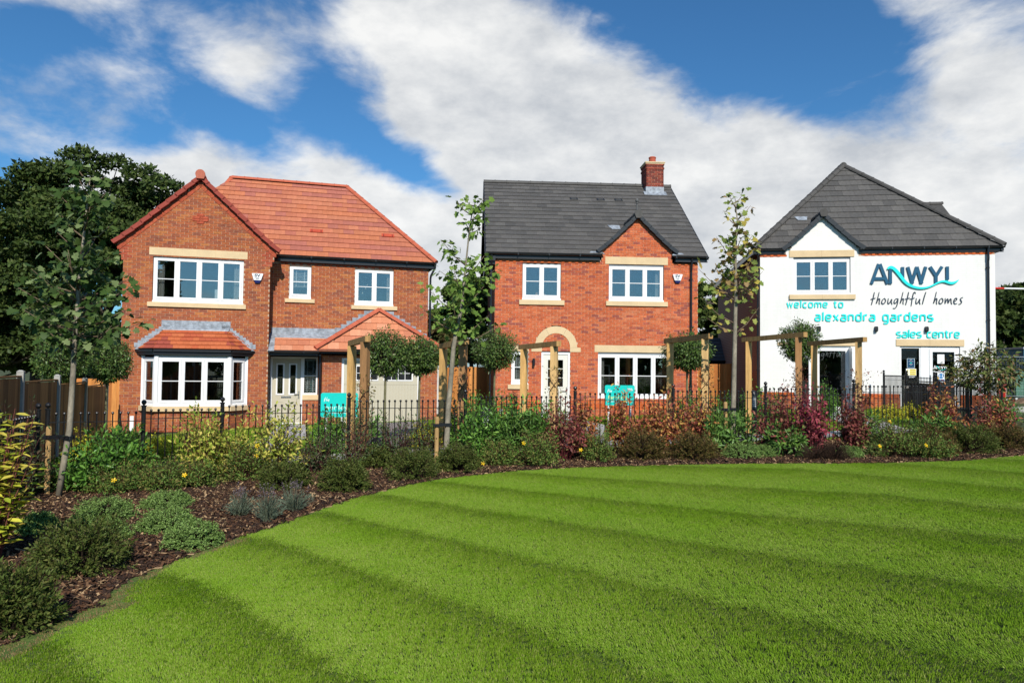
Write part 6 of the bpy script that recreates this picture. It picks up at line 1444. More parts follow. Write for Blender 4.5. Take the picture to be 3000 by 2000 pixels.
# ------------------------------------------------------------------ planting behind the railings
def euon(l, x, y, w, h): return shrub('golden_euonymus', l, (x, y), w, h, EUO, 'oval', .04, .55, 130, 13, leafM, up=.45, fill=.45, group='bright yellow low shrubs')
euon('bright yellow low shrub under the bay window', -7.05, 14.5, .62, .40); euon('little bright yellow shrub beside the one under the bay window', -6.75, 13.9, .3, .24); euon('bright yellow shrub behind the left staked tree', -7.3, 12.3, .62, .66)
euon('yellow low shrub by the sales centre window', 10.5, 20.0, .95, .42); euon('yellow low shrub by the gate of the white house', 11.3, 20.1, .9, .42); euon('pale variegated shrub in front of the garage', -1.75, 15.1, .8, .56)
shrub('clipped_bush', 'dark brown-green clipped ball bush in the shade by the orange fence', (-7.7, 13.4), .95, .7, DKB, 'oval', .03, .5, 300, 14, dullleafM, up=.4, fill=.7, wob=.05)
laurel('dark low shrub left of the yellow one under the bay', -7.75, 14.7, .6, .42, DKG, .06)
for l, x, y, w, h in (('glossy shrub left of the brick garage pier behind the railing', -3.6, 14.5, .85, .8), ('glossy shrub under the teal sign of the red-roofed house', -3.1, 15.1, .95, .82), ('glossy hedge shrub behind the garden light', -1.05, 15.6, 1.15, 1.0), ('glossy hedge shrub by the left post of the third arch', -.45, 16.3, 1.25, .95), ('glossy hedge shrub before the white front door', .15, 16.8, 1.1, .98),
                      ('glossy hedge shrub left of the big ground-floor window', 1.0, 17.6, .9, .7), ('glossy hedge shrub under the clipped tree of the chimney house', 4.3, 17.5, 1.3, .9), ('glossy hedge shrub beside the orange fence', 5.15, 17.6, 1.15, .85), ('glossy hedge shrub left of the garden lantern', 5.95, 17.7, .95, .95), ('glossy hedge shrub at the corner of the white house', 6.9, 18.9, .9, .8),
                      ('clipped green ball in front of the dark doorway', 8.85, 20.2, .82, .92), ('green shrub at the far right behind the railings', 12.4, 18.2, .8, .66)): laurel(l, x, y, w, h, LAU, .07, 130)
def phormium(l, x, y, w, h):
    o = thing('bronze_phormium', l, 'plant', (x, y, gz(x)), 0, 'bronze strap-leaved plants'); cs = [(.34, .13, .07), (.42, .18, .09), (.26, .10, .07), (.30, .17, .10)]
    for k in range(46):
        a = random.uniform(0, 6.28); L_ = random.uniform(.7, 1.15) * h * 1.2; lean = random.uniform(.15, 1.0); m = MB(); n = 5; wd = .016; pv = None; c = random.choice(cs)
        for i in range(n + 1):
            t = i / n; r = w / 2 * lean * t ** 1.4; z = L_ * (t - .38 * lean * t ** 3); q = Vector((cos(a) * r, sin(a) * r, z)); s_ = Vector((-sin(a), cos(a), 0)) * wd * (1 - t * .85); cur = (q - s_, q + s_)
            if pv: m.face([pv[0], pv[1], cur[1], cur[0]], c)
            pv = cur
        m.build('strap_leaf', dullleafM, o)
phormium('bronze strap-leaved plant under the bay window', -6.6, 14.7, .85, .55); phormium('bronze strap-leaved plant under the small window', .46, 19.6, .7, .6); phormium('bronze strap-leaved plant below the wide window', 2.1, 20.4, .72, .5)

# ------------------------------------------------------------------ TREES
def trunk_branch(o, pts, rad, col, name='trunk', n=8):
    m = MB(); m.tube(pts, rad, n, col); return m.build(name, barkM, o, smooth=True)
MPL = [(0.105, 0.182, 0.035), (0.126, 0.217, 0.042), (0.077, 0.14, 0.031), (0.168, 0.231, 0.056), (0.28, 0.322, 0.126), (0.14, 0.196, 0.042)]
def maple(label, pts, rad, branches, cols, nl, size=.135, dens=1., light=0.):
    """young sycamore: real leaves, one object each; branches are (height fraction, azimuth, length, rise, leaves)"""
    base = pts[0]; o = thing('young_maple', label, 'tree', base, 0, 'young staked maples in front of the railings'); bp = [Vector(p) - Vector(base) for p in pts]
    trunk_branch(o, bp, rad, (.25, .22, .165))
    lm = []
    for c in cols:
        for v in range(2):
            V, F = TM['maple']; V2 = V.copy(); V2[:, 2] += (.12 if v else -.06) * V2[:, 1] ** 2 * 2; lm.append(raw_mesh('leaf', V2 * size, F, leafM, np.tile(np.array(c), (len(F), 1))))
    k = 0; rest = []
    def at(h):
        z = bp[-1].z * h
        for a, b in zip(bp, bp[1:]):
            if a.z <= z <= b.z: return a.lerp(b, (z - a.z) / (b.z - a.z))
        return bp[-1].copy()
    for (h, az, L_, rise, n) in branches:
        p0 = at(h); d = Vector((cos(az) * cos(rise), sin(az) * cos(rise), sin(rise))); m1 = p0 + d * L_ * .5 - Vector((0, 0, .03 * L_)); p2 = p0 + d * L_ + Vector((0, 0, .12 * L_))
        br = trunk_branch(o, [p0, m1, p2], [.011 + .006 * L_, .008, .003], (.17, .12, .08), 'branch', 5)
        for i in range(n):
            t = .22 + .8 * random.random(); q = p0.lerp(m1, t * 2) if t < .5 else m1.lerp(p2, t * 2 - 1)
            r = Vector((random.gauss(0, 1), random.gauss(0, 1), random.gauss(0, .8))).normalized(); q = q + r * random.uniform(.04, .17)
            dd = (r * .8 + Vector((0, 0, -.45)) + d * .3).normalized(); z = (Vector((r.x * .6, r.y * .6 - .55, .75)) + Vector((random.gauss(0, .45), random.gauss(0, .45), random.gauss(0, .4)))).normalized()
            y = z.cross(dd); y = y.normalized() if y.length > .05 else Vector((1, 0, 0)); z = dd.cross(y); m4 = Matrix((dd, y, z)).transposed().to_4x4() @ Matrix.Scale(random.uniform(.65, 1.2), 4); m4.translation = q
            me = lm[random.randrange(len(lm))]
            if k < 300: inst('leaf', me, br, m4)
            else: rest.append((m4, random.choice(cols)))
            k += 1
    if rest:
        V, F = TM['maple']; P = np.array([m.translation for m, c in rest]); D = np.array([m.col[0][:3] for m, c in rest]); Nz = np.array([m.col[2][:3] for m, c in rest]); sc = np.linalg.norm(D, axis=1)
        foliage('foliage', o, P, D, Nz, sc * size, 1.0, np.array([c for m, c in rest]), 'maple', leafM)
    return o
def br_list(n, h0, h1, Lf, rise, per, seed, az=None):
    rs = random.Random(seed); return [(h, (az if az is not None else k * 2.4 + rs.uniform(-.5, .5)), Lf(h) * rs.uniform(.8, 1.15), rise + rs.uniform(-.2, .2), int(per * rs.uniform(.7, 1.3))) for k, h in enumerate([h0 + (h1 - h0) * (i + .5) / n for i in range(n)])]
g1 = gz(-6.2)
maple('young maple with the fullest dark crown, in front of the big oak', [(-6.2, 9.9, g1 - .05), (-6.13, 9.9, .3), (-6.07, 9.9, .76), (-6.05, 9.9, 1.47), (-6.04, 9.9, 1.94), (-6.0, 9.9, 2.9), (-5.95, 9.9, 3.6), (-5.9, 9.9, 4.25)], [.043, .041, .039, .035, .031, .022, .014, .005],
      br_list(20, .43, .66, lambda h: .70, .35, 27, 1) + br_list(18, .60, .99, lambda h: .78 * (1.15 - h) + .14, .6, 20, 2) + [(.49, .1, .95, .18, 30), (.52, 3.1, .85, .3, 26), (.50, -.4, .85, .05, 24)], [(.05, .095, .022), (.06, .11, .025), (.042, .078, .02), (.08, .13, .03), (.19, .25, .10)], 300, .10)
g2 = gz(-1.1)
maple('young maple with a bare gap below its leafy tip, between the two brick houses', [(-1.13, 12.4, g2 - .05), (-1.11, 12.4, .26), (-1.08, 12.4, 1.02), (-1.01, 12.4, 1.97), (-.97, 12.4, 2.25), (-.88, 12.4, 2.68), (-.82, 12.4, 3.39), (-.75, 12.4, 4.17), (-.66, 12.4, 4.58)], [.052, .05, .046, .04, .036, .028, .018, .011, .005],
      br_list(13, .47, .76, lambda h: .60 * (1.25 - h) + .22, .5, 30, 3) + [(.46, .15, .85, .28, 20), (.50, 3.0, .7, .5, 12)] + br_list(7, .86, .98, lambda h: .30, .35, 15, 4, None), [(.15, .25, .045), (.18, .29, .055), (.11, .19, .035), (.23, .32, .08)], 260, .095)
g3 = gz(4.2)
maple('young maple with sparse yellowing leaves beside the white house', [(4.21, 13.7, g3 - .05), (4.22, 13.7, .4), (4.24, 13.7, 1.21), (4.26, 13.7, 2.19), (4.28, 13.7, 3.04), (4.27, 13.7, 3.9), (4.31, 13.7, 4.5), (4.26, 13.7, 4.98)], [.056, .053, .048, .042, .034, .022, .014, .004],
      br_list(12, .56, .80, lambda h: .55 * (1.3 - h) + .2, .75, 21, 5) + br_list(9, .78, .99, lambda h: .32, .6, 12, 6) + [(.50, 3.1, .75, .55, 16), (.47, 3.3, .6, .3, 9), (.46, .1, .65, .75, 10), (.60, 2.95, .85, .6, 14), (.44, .3, .5, .9, 7), (.61, .2, .7, .62, 12)], [(.17, .24, .05), (.22, .28, .07), (.13, .18, .04), (.34, .36, .09), (.42, .34, .07), (.30, .2, .08)], 220, .10)
def stake(label, x, y, h, tx, ty):
    o = thing('tree_stake', label, 'stake', (x, y, gz(x) - .03), 0, 'wooden stakes holding the young maples'); m = MB(); m.lathe([(.037, 0), (.036, h - .03), (.028, h)], n=9, col=(.46, .29, .12)); m.build('post', pergM, o)
    m = MB(); d = Vector((tx - x, ty - y, 0)); L_ = d.length; d.normalize(); n = Vector((-d.y, d.x, 0)); z = h - .17
    for s_ in (-1, 1): a = n * (.045 * s_) - d * .045; b = d * (L_ + .05) + n * (.052 * s_); m.hexa([a + Vector((0, 0, z)), b + Vector((0, 0, z + .01)), b + n * .006 * s_ + Vector((0, 0, z + .01)), a + n * .006 * s_ + Vector((0, 0, z)), a + Vector((0, 0, z + .05)), b + Vector((0, 0, z + .06)), b + n * .006 * s_ + Vector((0, 0, z + .06)), a + n * .006 * s_ + Vector((0, 0, z + .05))])
    m.box(-.05, .05, -.052, -.042, z, z + .05); m.lathe([(.058, z + .0), (.058, z + .05)], tuple(d * L_), 9); m.build('tie_strap', blackM, o)
stake('wooden stake strapped to the left maple', -6.42, 10.0, .98, -6.08, 9.9); stake('wooden stake strapped to the maple between the brick houses', -1.27, 12.32, .86, -1.09, 12.4); stake('wooden stake strapped to the sparse maple by the white house', 4.06, 13.62, .95, 4.23, 13.7)
LOL = [(.065, .125, .026), (.085, .155, .03), (.05, .095, .022), (.115, .185, .04), (.07, .12, .035), (.14, .185, .05)]
def lollipop(label, x, y, zb, zt, r, cols=LOL, lean=0., fl=1., n=470, tr=.032, lf=.066, wob=.1):
    o = thing('clipped_tree', label, 'tree', (x, y, gz(x) - .02), random.uniform(0, 6), 'clipped ball-headed trees behind the railings'); g = gz(x); r *= .80; h = (zt + zb) / 2 - g; rz = (zt - zb) / 2 * .92
    trunk_branch(o, [(0, 0, 0), (.02, .01, h * .5), (lean, 0, h - rz * .3), (lean, 0, h)], [tr, tr * .85, tr * .75, tr * .5], (.17, .16, .085))
    d = unit(rng.normal(0, 1, (n, 3))); lump = (1 + wob * np.sin(d[:, 0] * 5 + 1) * np.cos(d[:, 1] * 6) + rng.normal(0, .07, n))[:, None]; sc = np.array([r, r, rz]); B_ = d * sc * lump + np.array([lean, 0, h]); A_ = d * sc * .12 + np.array([lean, 0, h - rz * .55])
    stems_mesh('branches', o, A_, B_, .006, (.10, .08, .05)); k = 13; t = .60 + .42 * rng.random((n, k, 1)); P = (A_[:, None] * (1 - t) + B_[:, None] * t).reshape(-1, 3); m_ = len(P); rv = unit(rng.normal(0, 1, (m_, 3))); dv = np.repeat(d, k, 0); P = P + rv * lf * .6
    foliage('crown', o, P, unit(rv + dv * .4 + np.array([0, 0, -.45])), unit(dv + rng.normal(0, .6, (m_, 3)) + np.array([0, 0, .4])), lf * (.6 + .7 * rng.random(m_)), .42, palette(cols, m_), 'lance', glossleafM)
lollipop('clipped ball tree behind the left maple trunk, nearest the wooden fence', -9.75, 15.5, 1.22, 2.3, .62); lollipop('clipped ball tree standing against the orange fence panel', -9.45, 16.8, 1.2, 2.3, .62)
lollipop('clipped ball tree right of the first arch, in front of the garage', -2.72, 15.5, 1.44, 2.5, .60); lollipop('clipped ball tree at the garage corner, darker one of the pair', -2.12, 16.6, 1.46, 2.38, .56)
lollipop('clipped ball tree left of the third arch, by the small window', -.42, 18.0, 1.6, 2.62, .68); lollipop('clipped ball tree right of the fourth arch', 4.30, 17.6, 1.62, 2.62, .70, lean=.0); lollipop('clipped ball tree beneath the welcome lettering', 7.42, 18.5, 1.9, 2.98, .60)
lollipop('clipped ball tree standing close behind the one by the fourth arch', 4.62, 18.5, 1.7, 2.45, .5)
lollipop('loose round red-tinged tree with a short trunk at the far right', 10.95, 16.6, 1.22, 2.32, .84, [(.11, .15, .035), (.15, .18, .05), (.08, .11, .03), (.20, .12, .05), (.19, .20, .07)], n=150, lf=.11, wob=.18, tr=.03)
# climbers on the arch posts
def climber(label, x, y, z0, z1, r, cols, n=190, lf=.05, bush=0.):
    o = thing('climbing_plant', label, 'plant', (x, y, gz(x)), 0, 'climbers on the arch posts'); z0 -= gz(x); z1 -= gz(x)
    m = MB(); pts = [Vector((.10 * cos(k * .9), .10 * sin(k * .9), z0 * 0 + z1 * k / 16)) for k in range(17)]; m.tube(pts, .007, 4, (.10, .05, .03)); m.tube([p.reflect(Vector((1, 0, 0))) for p in pts], .006, 4, (.10, .05, .03)); m.build('vine', barkM, o)
    th = rng.random(n) * 6.28; z = z0 + (z1 - z0) * rng.random(n) ** .9; rr = .09 + r * rng.random(n) ** 1.6 * (.4 + .8 * np.abs(np.sin(z * 4.3)))
    if bush: bz = np.exp(-((z - bush) / .22) ** 2); rr = rr + bz * .42 * rng.random(n); z = z + bz * .1
    P = np.stack([np.cos(th) * rr, np.sin(th) * rr, z], 1); A_ = P * np.array([.3, .3, 1]) - np.array([0, 0, .08]); stems_mesh('shoots', o, A_, P, .0025, (.13, .06, .04))
    foliage('foliage', o, P, unit(rng.normal(0, 1, (n, 3)) + np.array([0, 0, -.3])), unit(rng.normal(0, 1, (n, 3)) + np.array([0, -.4, .5])), lf * (.6 + .7 * rng.random(n)), .5, palette(cols, n, .3), 'oval', leafM)
CL1 = [(0.21, 0.18, 0.06), (0.3, 0.21, 0.075), (0.15, 0.135, 0.045), (0.36, 0.27, 0.105)]; CL2 = [(0.225, 0.075, 0.053), (0.15, 0.06, 0.045), (0.285, 0.12, 0.075), (0.12, 0.09, 0.045)]

# ------------------------------------------------------------------ PERGOLA ARCHES
TW = [(.60, .36, .13), (.54, .32, .115), (.52, .31, .11), (.62, .40, .17)]
def arch(label, L_, Rr, zl, zr, ext=.22, dark=0):
    o = thing('pergola_arch', label, 'pergola', ((L_[0] + Rr[0]) / 2, (L_[1] + Rr[1]) / 2, gz((L_[0] + Rr[0]) / 2)), 0, 'timber arches over the footpath'); o0 = Vector(o.location)
    d = (Vector((*Rr, 0)) - Vector((*L_, 0))).normalized(); c1 = TW[0]; c2 = (.36, .19, .08) if dark else TW[3]
    th = math.atan2(d.y, d.x)
    for q, z, c in ((L_, zl, TW[0]), (Rr, zr, c2)):
        m = MB(); w = .066; ps = []
        for zz in (gz(q[0]) - .1, z - .105):
            for sx, sy in ((-1, -1), (1, -1), (1, 1), (-1, 1)): v = Matrix.Rotation(th + .9, 3, 'Z') @ Vector((sx * w, sy * w, 0)); ps.append(v + Vector((q[0], q[1], zz)) - o0)
        m.hexa(ps, c); m.build('post', pergM, o)
    a = Vector((L_[0], L_[1], zl - .052)) - d * ext; b = Vector((Rr[0], Rr[1], zr - .052)) + d * ext; m = MB(); m.beam(a - o0, b - o0, .10, .105, (.42, .25, .095)); m.build('beam', pergM, o)
arch('timber arch in front of the garage door, leftmost', (-3.19, 14.3), (-2.66, 13.0), 2.14, 2.18, dark=1); climber('green and gold climber on the leftmost arch', -2.66, 13.0, .1, 1.5, .16, CL1, 260)
arch('timber arch before the orange fence between the brick houses', (-1.45, 15.2), (-.94, 13.8), 2.13, 2.18, dark=1); climber('dark red climber on the arch between the brick houses', -.94, 13.8, .1, 1.65, .14, CL2, 240)
arch('timber arch in front of the arched stone doorway', (.27, 15.9), (.85, 14.4), 2.15, 2.18); climber('loose olive climber on the arch before the white door', .85, 14.4, .3, 1.7, .18, CL1, 200)
arch('timber arch at the right end of the wide window', (3.60, 16.3), (3.98, 14.75), 2.34, 2.38); climber('brown climber on the arch by the wide window', 3.98, 14.75, .3, 1.75, .22, CL1 + CL2, 260)
arch('timber arch half over the white house corner', (5.62, 17.0), (6.12, 15.3), 2.42, 2.46, dark=1); climber('dark red climber on the arch at the white house corner', 6.12, 15.3, .4, 1.75, .18, CL2, 200)
arch('timber arch in front of the open dark doorway, rightmost', (7.34, 17.4), (7.62, 15.75), 2.36, 2.39); climber('spreading purple-leaved climber on the rightmost arch', 7.62, 15.75, .5, 1.6, .14, CL2, 210, .05, 1.28)

# ------------------------------------------------------------------ RAILINGS
def railing(name, label, pts, h=1.08, post=.032, gap=.10, step=True, mk_posts=None, group=None):
    o = thing(name, label, 'railing', (pts[0][0], pts[0][1], gz(pts[0][0])), 0, group); o0 = Vector(o.location)
    bm_ = MB(); bm_.tube([(0, 0, .06), (0, 0, h)], .0095, 6); bm_.lathe([(.006, -.022), (.016, -.016), (.021, 0), (.016, .016), (.004, .022)], (0, 0, h + .015), 8); bm_ = bm_.mesh('baluster', ironM)
    pm = MB(); pm.lathe([(post, -.15), (post, h + .10), (post * 1.25, h + .10), (post * 1.25, h + .115), (.015, h + .12), (.015, h + .13), (.03, h + .14), (.038, h + .165), (.03, h + .19), (.006, h + .205)], n=10); pm = pm.mesh('railing_post', ironM)
    for i, p in enumerate(pts): inst('railing_post', pm, o, Matrix.Translation(Vector((p[0], p[1], gz(p[0]))) - o0))
    for a, b in zip(pts, pts[1:]):
        A_ = Vector((a[0], a[1], 0)); B_ = Vector((b[0], b[1], 0)); L_ = (B_ - A_).length; zb = max(gz(a[0]), gz(b[0])) if step else 0; zb = (gz(a[0]) + gz(b[0])) / 2 + .01; n = max(2, round(L_ / gap)); r = MB()
        for z in (.09, h - .11): r.beam(A_ + Vector((0, 0, zb + z)) - o0, B_ + Vector((0, 0, zb + z)) - o0, .035, .010)
        r.build('rail', ironM, o)
        for k in range(1, n): inst('baluster', bm_, o, Matrix.Translation(A_.lerp(B_, k / n) + Vector((0, 0, zb)) - o0))
    return o
railing('metal_railing', 'black metal railing with ball finials along the footpath, stepping up to the right', FENCE, 1.06)
railing('metal_railing', 'black railing running towards the viewer from the left corner behind the yellow bush', [(-6.74, 10.25), (-6.35, 8.9), (-5.9, 7.6)], 1.06)
railing('metal_railing', 'black railing with double uprights turning back at the far right beneath the clipped tree', [(9.35, 15.7), (11.2, 17.5), (13.25, 19.4)], 1.0)
railing('metal_railing', 'short black railing standing out from the white wall beside the window', [(12.32, 23.75), (11.95, 21.7)], 1.12, gap=.11)
def gate():
    o = thing('entrance_gate', 'grey-backed black metal gate with latch in front of the sales window', 'gate', (11.9, 21.6, gz(11.9)), 0); A_ = Vector((0, 0, 0)); B_ = Vector((-.38, -2.0, -.012)); m = MB()
    for z in (.12, .95, 1.02): m.beam(A_ + Vector((0, 0, z)), B_ + Vector((0, 0, z)), .03, .03)
    m.build('gate_frame', ironM, o); s_ = MB(); s_.box(-.04, .04, -.006, .006, .1, .98); s_ = s_.mesh('slat', M('dark_grey_slat', (.05, .05, .052), .5, nz=(5, .85, 1.15))); ang = math.atan2(B_.y, B_.x); n = 20
    for k in range(n): inst('slat', s_, o, Matrix.Translation(A_.lerp(B_, (k + .5) / n)) @ Matrix.Rotation(ang, 4, 'Z'))
    b = MB(); b.tube([(0, 0, .1), (0, 0, 1.12)], .008, 6); b.lathe([(.006, -.02), (.02, 0), (.006, .02)], (0, 0, 1.13), 8); b = b.mesh('upright', ironM)
    for k in range(1, 18): inst('upright', b, o, Matrix.Translation(A_.lerp(B_, k / 18) + Vector((-.02, 0, 0))))
    for q in (.06, .94): p = A_.lerp(B_, q); bx('latch_plate', steelM, o, p.x - .06, p.x - .03, p.y - .12, p.y + .12, .80, .87)
    pm = MB(); pm.lathe([(.04, -.1), (.04, 1.18), (.02, 1.2), (.035, 1.23), (.005, 1.26)], n=10); pm = pm.mesh('gate_post', ironM)
    for q in (-.03, 1.03): inst('gate_post', pm, o, Matrix.Translation(A_.lerp(B_, q)))
gate()
railing('metal_railing', 'black railing joining the gate to the railing at the far right', [(11.48, 19.45), (11.25, 17.7)], 1.05)

# ------------------------------------------------------------------ WOODEN FENCES
def board_fence(name, label, a, b, h, bw, cols, mat, posts=(), lean=0., zoff=0., rail=True, postmat=None, posth=.08, group=None, face=-1, cap=False):
    o = thing(name, label, 'fence', (a[0], a[1], gz(a[0]) + zoff), math.atan2(b[1] - a[1], b[0] - a[0]), group); L_ = math.hypot(b[0] - a[0], b[1] - a[1]); n = max(1, round(L_ / bw)); w = L_ / n; ms = []
    for c in cols:
        q = MB(); q.hexa([(.002, -.008, 0), (w + .008, -.020, 0), (w + .008, -.004, 0), (.002, .004, 0), (.002, -.008, h), (w + .008, -.020, h), (w + .008, -.004, h), (.002, .004, h)], c); ms.append(q.mesh('board', mat))
    for k in range(n): inst('board', ms[random.randrange(len(ms))], o, Matrix.Translation((k * w, random.uniform(-.004, .004), gz(a[0] + (b[0] - a[0]) * k / n) - gz(a[0]) + random.uniform(-.008, .008))))
    m = MB()
    for z in (.25, h * .5, h - .22): m.box(0, L_, .01, .06, z, z + .07, cols[0])
    m.build('rail', mat, o)
    if cap: c_ = MB(); c_.box(0, L_, -.03, .04, h, h + .03, cols[0]); c_.build('capping', mat, o)
    if postmat:
        pm = MB(); pm.box(-.05, .05, -.055, .05, -.1, h + posth); pm.hexa([(-.055, -.06, h + posth), (.055, -.06, h + posth), (.055, .055, h + posth), (-.055, .055, h + posth), (-.02, -.02, h + posth + .03), (.02, -.02, h + posth + .03), (.02, .02, h + posth + .03), (-.02, .02, h + posth + .03)]); pm = pm.mesh('fence_post', postmat)
        for x in posts: inst('fence_post', pm, o, Matrix.Translation((x, 0, gz(a[0] + (b[0] - a[0]) * x / L_) - gz(a[0]))))
    return o
DW = [(0.324, 0.1619, 0.065), (0.2734, 0.1363, 0.0572), (0.3847, 0.196, 0.078), (0.2228, 0.1124, 0.0494)]; OW = [(0.506, 0.201, 0.052), (0.552, 0.23, 0.063), (0.46, 0.172, 0.046), (0.598, 0.265, 0.081), (0.414, 0.149, 0.04)]
F0 = [(-6.0, 5.6), (-7.0, 8.2), (-7.75, 10.3), (-8.55, 12.5), (-9.3, 14.7), (-10.1, 17.0), (-10.95, 19.4)]
for i, (a, b) in enumerate(zip(F0, F0[1:])):
    hh = 1.78 - .085 * i; lab = ['nearest the viewer, behind the yellow bush', 'second from the viewer', 'third from the viewer', 'behind the left maple trunk', 'beneath the clipped ball tree', 'farthest, meeting the orange fence'][i]
    L_ = math.hypot(b[0] - a[0], b[1] - a[1]); board_fence('wooden_fence', 'dark brown boarded fence bay with concrete post, ' + lab, a, b, hh, .125, DW, darkwoodM, (L_,), postmat=concM, posth=.12, group='dark boarded fence bays down the left side', cap=True)
board_fence('wooden_fence', 'orange boarded fence panel left of the red-roofed house', (-12.3, 20.3), (-11.15, 20.55), 1.55, .135, OW, orangewoodM)
board_fence('wooden_fence', 'orange boarded fence between the two brick houses', (-2.75, 26.6), (-.55, 27.0), 1.68, .13, OW, orangewoodM, (0, 2.2), postmat=pergM and darkwoodM)
board_fence('wooden_fence', 'orange boarded fence between the chimney house and the white house', (6.05, 27.6), (8.75, 28.0), 1.62, .13, OW, orangewoodM)

# ------------------------------------------------------------------ SIGNS AND LIGHTS
def house_sign(label, x, y, zc, rz, nm, sub, lem):
    o = thing('house_sign', label, 'sign', (x, y, gz(x)), rz, 'teal plot signs'); z0, z1 = zc - .28 - gz(x), zc + .28 - gz(x); w = .42
    def rr(r): return [(sx * (w - r) + r * cos(a), (z0 + z1) / 2 + sz * ((z1 - z0) / 2 - r) + r * sin(a)) for sx, sz, a0 in ((1, 1, 0), (-1, 1, PI / 2), (-1, -1, PI), (1, -1, 1.5 * PI)) for a in [a0 + PI / 2 * k / 5 for k in range(6)]]
    m = MB(); m.prism(rr(.045)[::-1], 0, .02); m.build('panel', tealM, o); m = MB()
    for q in (-.3, .3): m.box(q - .03, q + .03, .02, .06, -.1, z1 - .06)
    m.build('sign_post', whiteM, o)
    script(o, 'the', -.35, -.22, z1 - .20, .10, .010, -.004, printM, .003, False)
    text_mesh('sign_name', nm, .15, lemonM if lem else M('sign_mint_print', (.55, .82, .72), .5, nz=(8, .97, 1.02)), o, (-.33, -.004, z1 - .385), width=.52); text_mesh('sign_line', sub, .065, printM, o, (-.33, -.004, z1 - .47), width=.58)
    text_mesh('sign_logo', 'ANWYL', .06, printM, o, (.20, -.004, z1 - .125), bold=.002, width=.16); text_mesh('sign_strapline', 'thoughtful homes', .025, printM, o, (.20, -.004, z1 - .155), width=.16); m = MB(); ribbon(m, chaikin([(.21, z1 - .115), (.26, z1 - .14), (.31, z1 - .14), (.37, z1 - .125)], 2), .008, -.006, -.003); m.build('sign_swoosh', printM, o)
house_sign('teal plot sign in front of the garage, reading the henley', -3.97, 16.6, .73, R(8), 'henley', '4 bed detached house', False)
house_sign('teal plot sign below the wide window, reading the farndon', 3.02, 20.0, .90, R(3), 'farndon', '4 bed detached house', True)
def lantern(label, x, y, h):
    o = thing('garden_lantern', label, 'lamp', (x, y, gz(x)), 0, 'black bollard lights along the path'); m = MB(); m.lathe([(.10, 0), (.10, h - .42), (.115, h - .42), (.115, h - .38)], n=14); m.build('column', blackM, o); m = MB(); m.lathe([(.095, h - .38), (.095, h - .10)], n=14); m.build('glass', M('lamp_glass', (.55, .58, .6), .15, nz=(20, .7, 1.2), spec=.6), o)
    rg = MB(); rg.lathe([(.105, -.008), (.118, 0), (.105, .008)], n=14); rg = rg.mesh('louvre', M('lamp_grey', (.22, .23, .24), .35, metal=.6, nz=(9, .9, 1.1)))
    for k in range(6): inst('louvre', rg, o, Matrix.Translation((0, 0, h - .36 + k * .046)))
    m = MB(); m.lathe([(.13, h - .10), (.125, h - .05), (.10, h), (.05, h + .035), (.01, h + .045)], n=14); m.build('cap', blackM, o)
lantern('black bollard light left of the maroon dogwood', 5.80, 17.3, .95); lantern('black bollard light half hidden in green shrubs between the brick houses', -.55, 14.9, .78)
def spot(label, x, y, z):
    o = thing('garden_spotlight', label, 'lamp', (x, y, gz(x)), 0); m = MB(); m.tube([(0, 0, 0), (0, 0, z)], .012, 6); m.box(-.03, .03, -.03, .03, z - .04, z + .04); m.build('spike', blackM, o); m = MB()
    for s_ in (-1, 1): m.tube([(s_ * .04, 0, z + .02), (s_ * .13, -.08, z - .10)], [.03, .05], 10)
    m.build('lamp_head', blackM, o)
spot('twin black garden spotlight in the hedge', -2.4, 12.75, .42)
# ------------------------------------------------------------------ BACKGROUND
def big_tree(name, label, x, y, blobs, trunk, cols, leaf, n, lim, group=None, seed=1, mat=None, kind='spray', gap=.0):
    """crown of many leaf clumps; each clump a shell of leaf sprays, limbs reach from the trunk to the clumps"""
    o = thing(name, label, 'tree', (x, y, gz(x)), 0, group); r_ = np.random.default_rng(seed); P = []; Nn = []; lm = MB()
    tz = trunk[0]; trunk_branch(o, [(0, 0, -.2), (.1, 0, tz * .5), (0, .1, tz)], [trunk[1], trunk[1] * .8, trunk[1] * .6], (.10, .085, .065))
    tot = sum(b[3] ** 2 for b in blobs)
    for (bx0, by0, bz0, br) in blobs:
        nsub = max(5, int(lim * br ** 2 / tot)); c0 = np.array([bx0, by0, bz0]); d = unit(r_.normal(0, 1, (nsub, 3))); d[:, 2] = np.abs(d[:, 2]) * .95 - .28 * (d[:, 2] < 0); sc = c0 + d * br * (.62 + .5 * r_.random((nsub, 1))); sr = br * (.21 + .17 * r_.random(nsub))
        lm.tube([(0, 0, tz * .9), tuple(Vector((0, 0, tz)).lerp(Vector(c0), .55) + Vector((0, 0, -.3))), tuple(c0)], [trunk[1] * .42, trunk[1] * .25, .05], 6, (.09, .075, .06))
        for q, s_ in zip(sc, sr):
            if r_.random() < .5: lm.tube([tuple(c0), tuple((c0 + q) / 2 + np.array([0, 0, -.1])), tuple(q)], [.06, .04, .015], 5, (.09, .075, .06))
            k = max(8, int(n * s_ ** 2 / sum(sr ** 2) * br ** 2 / tot)); dd = unit(r_.normal(0, 1, (k, 3))); dd[:, 2] = np.where(dd[:, 2] < -.3, -dd[:, 2], dd[:, 2]); P.append(q + dd * s_ * (.55 + .55 * r_.random((k, 1))) * np.array([1.15, 1.15, .8])); Nn.append(dd)
    lm.build('limbs', barkM, o); P = np.concatenate(P); Nn = np.concatenate(Nn); m_ = len(P)
    foliage('crown', o, P, unit(r_.normal(0, 1, (m_, 3)) + Nn * .6), unit(Nn + r_.normal(0, .45, (m_, 3)) + np.array([0, 0, .5])), leaf * (.6 + .8 * r_.random(m_)), 1.0 if kind == 'spray' else .62, palette(cols, m_, .3), kind, mat or leafM)
    return o
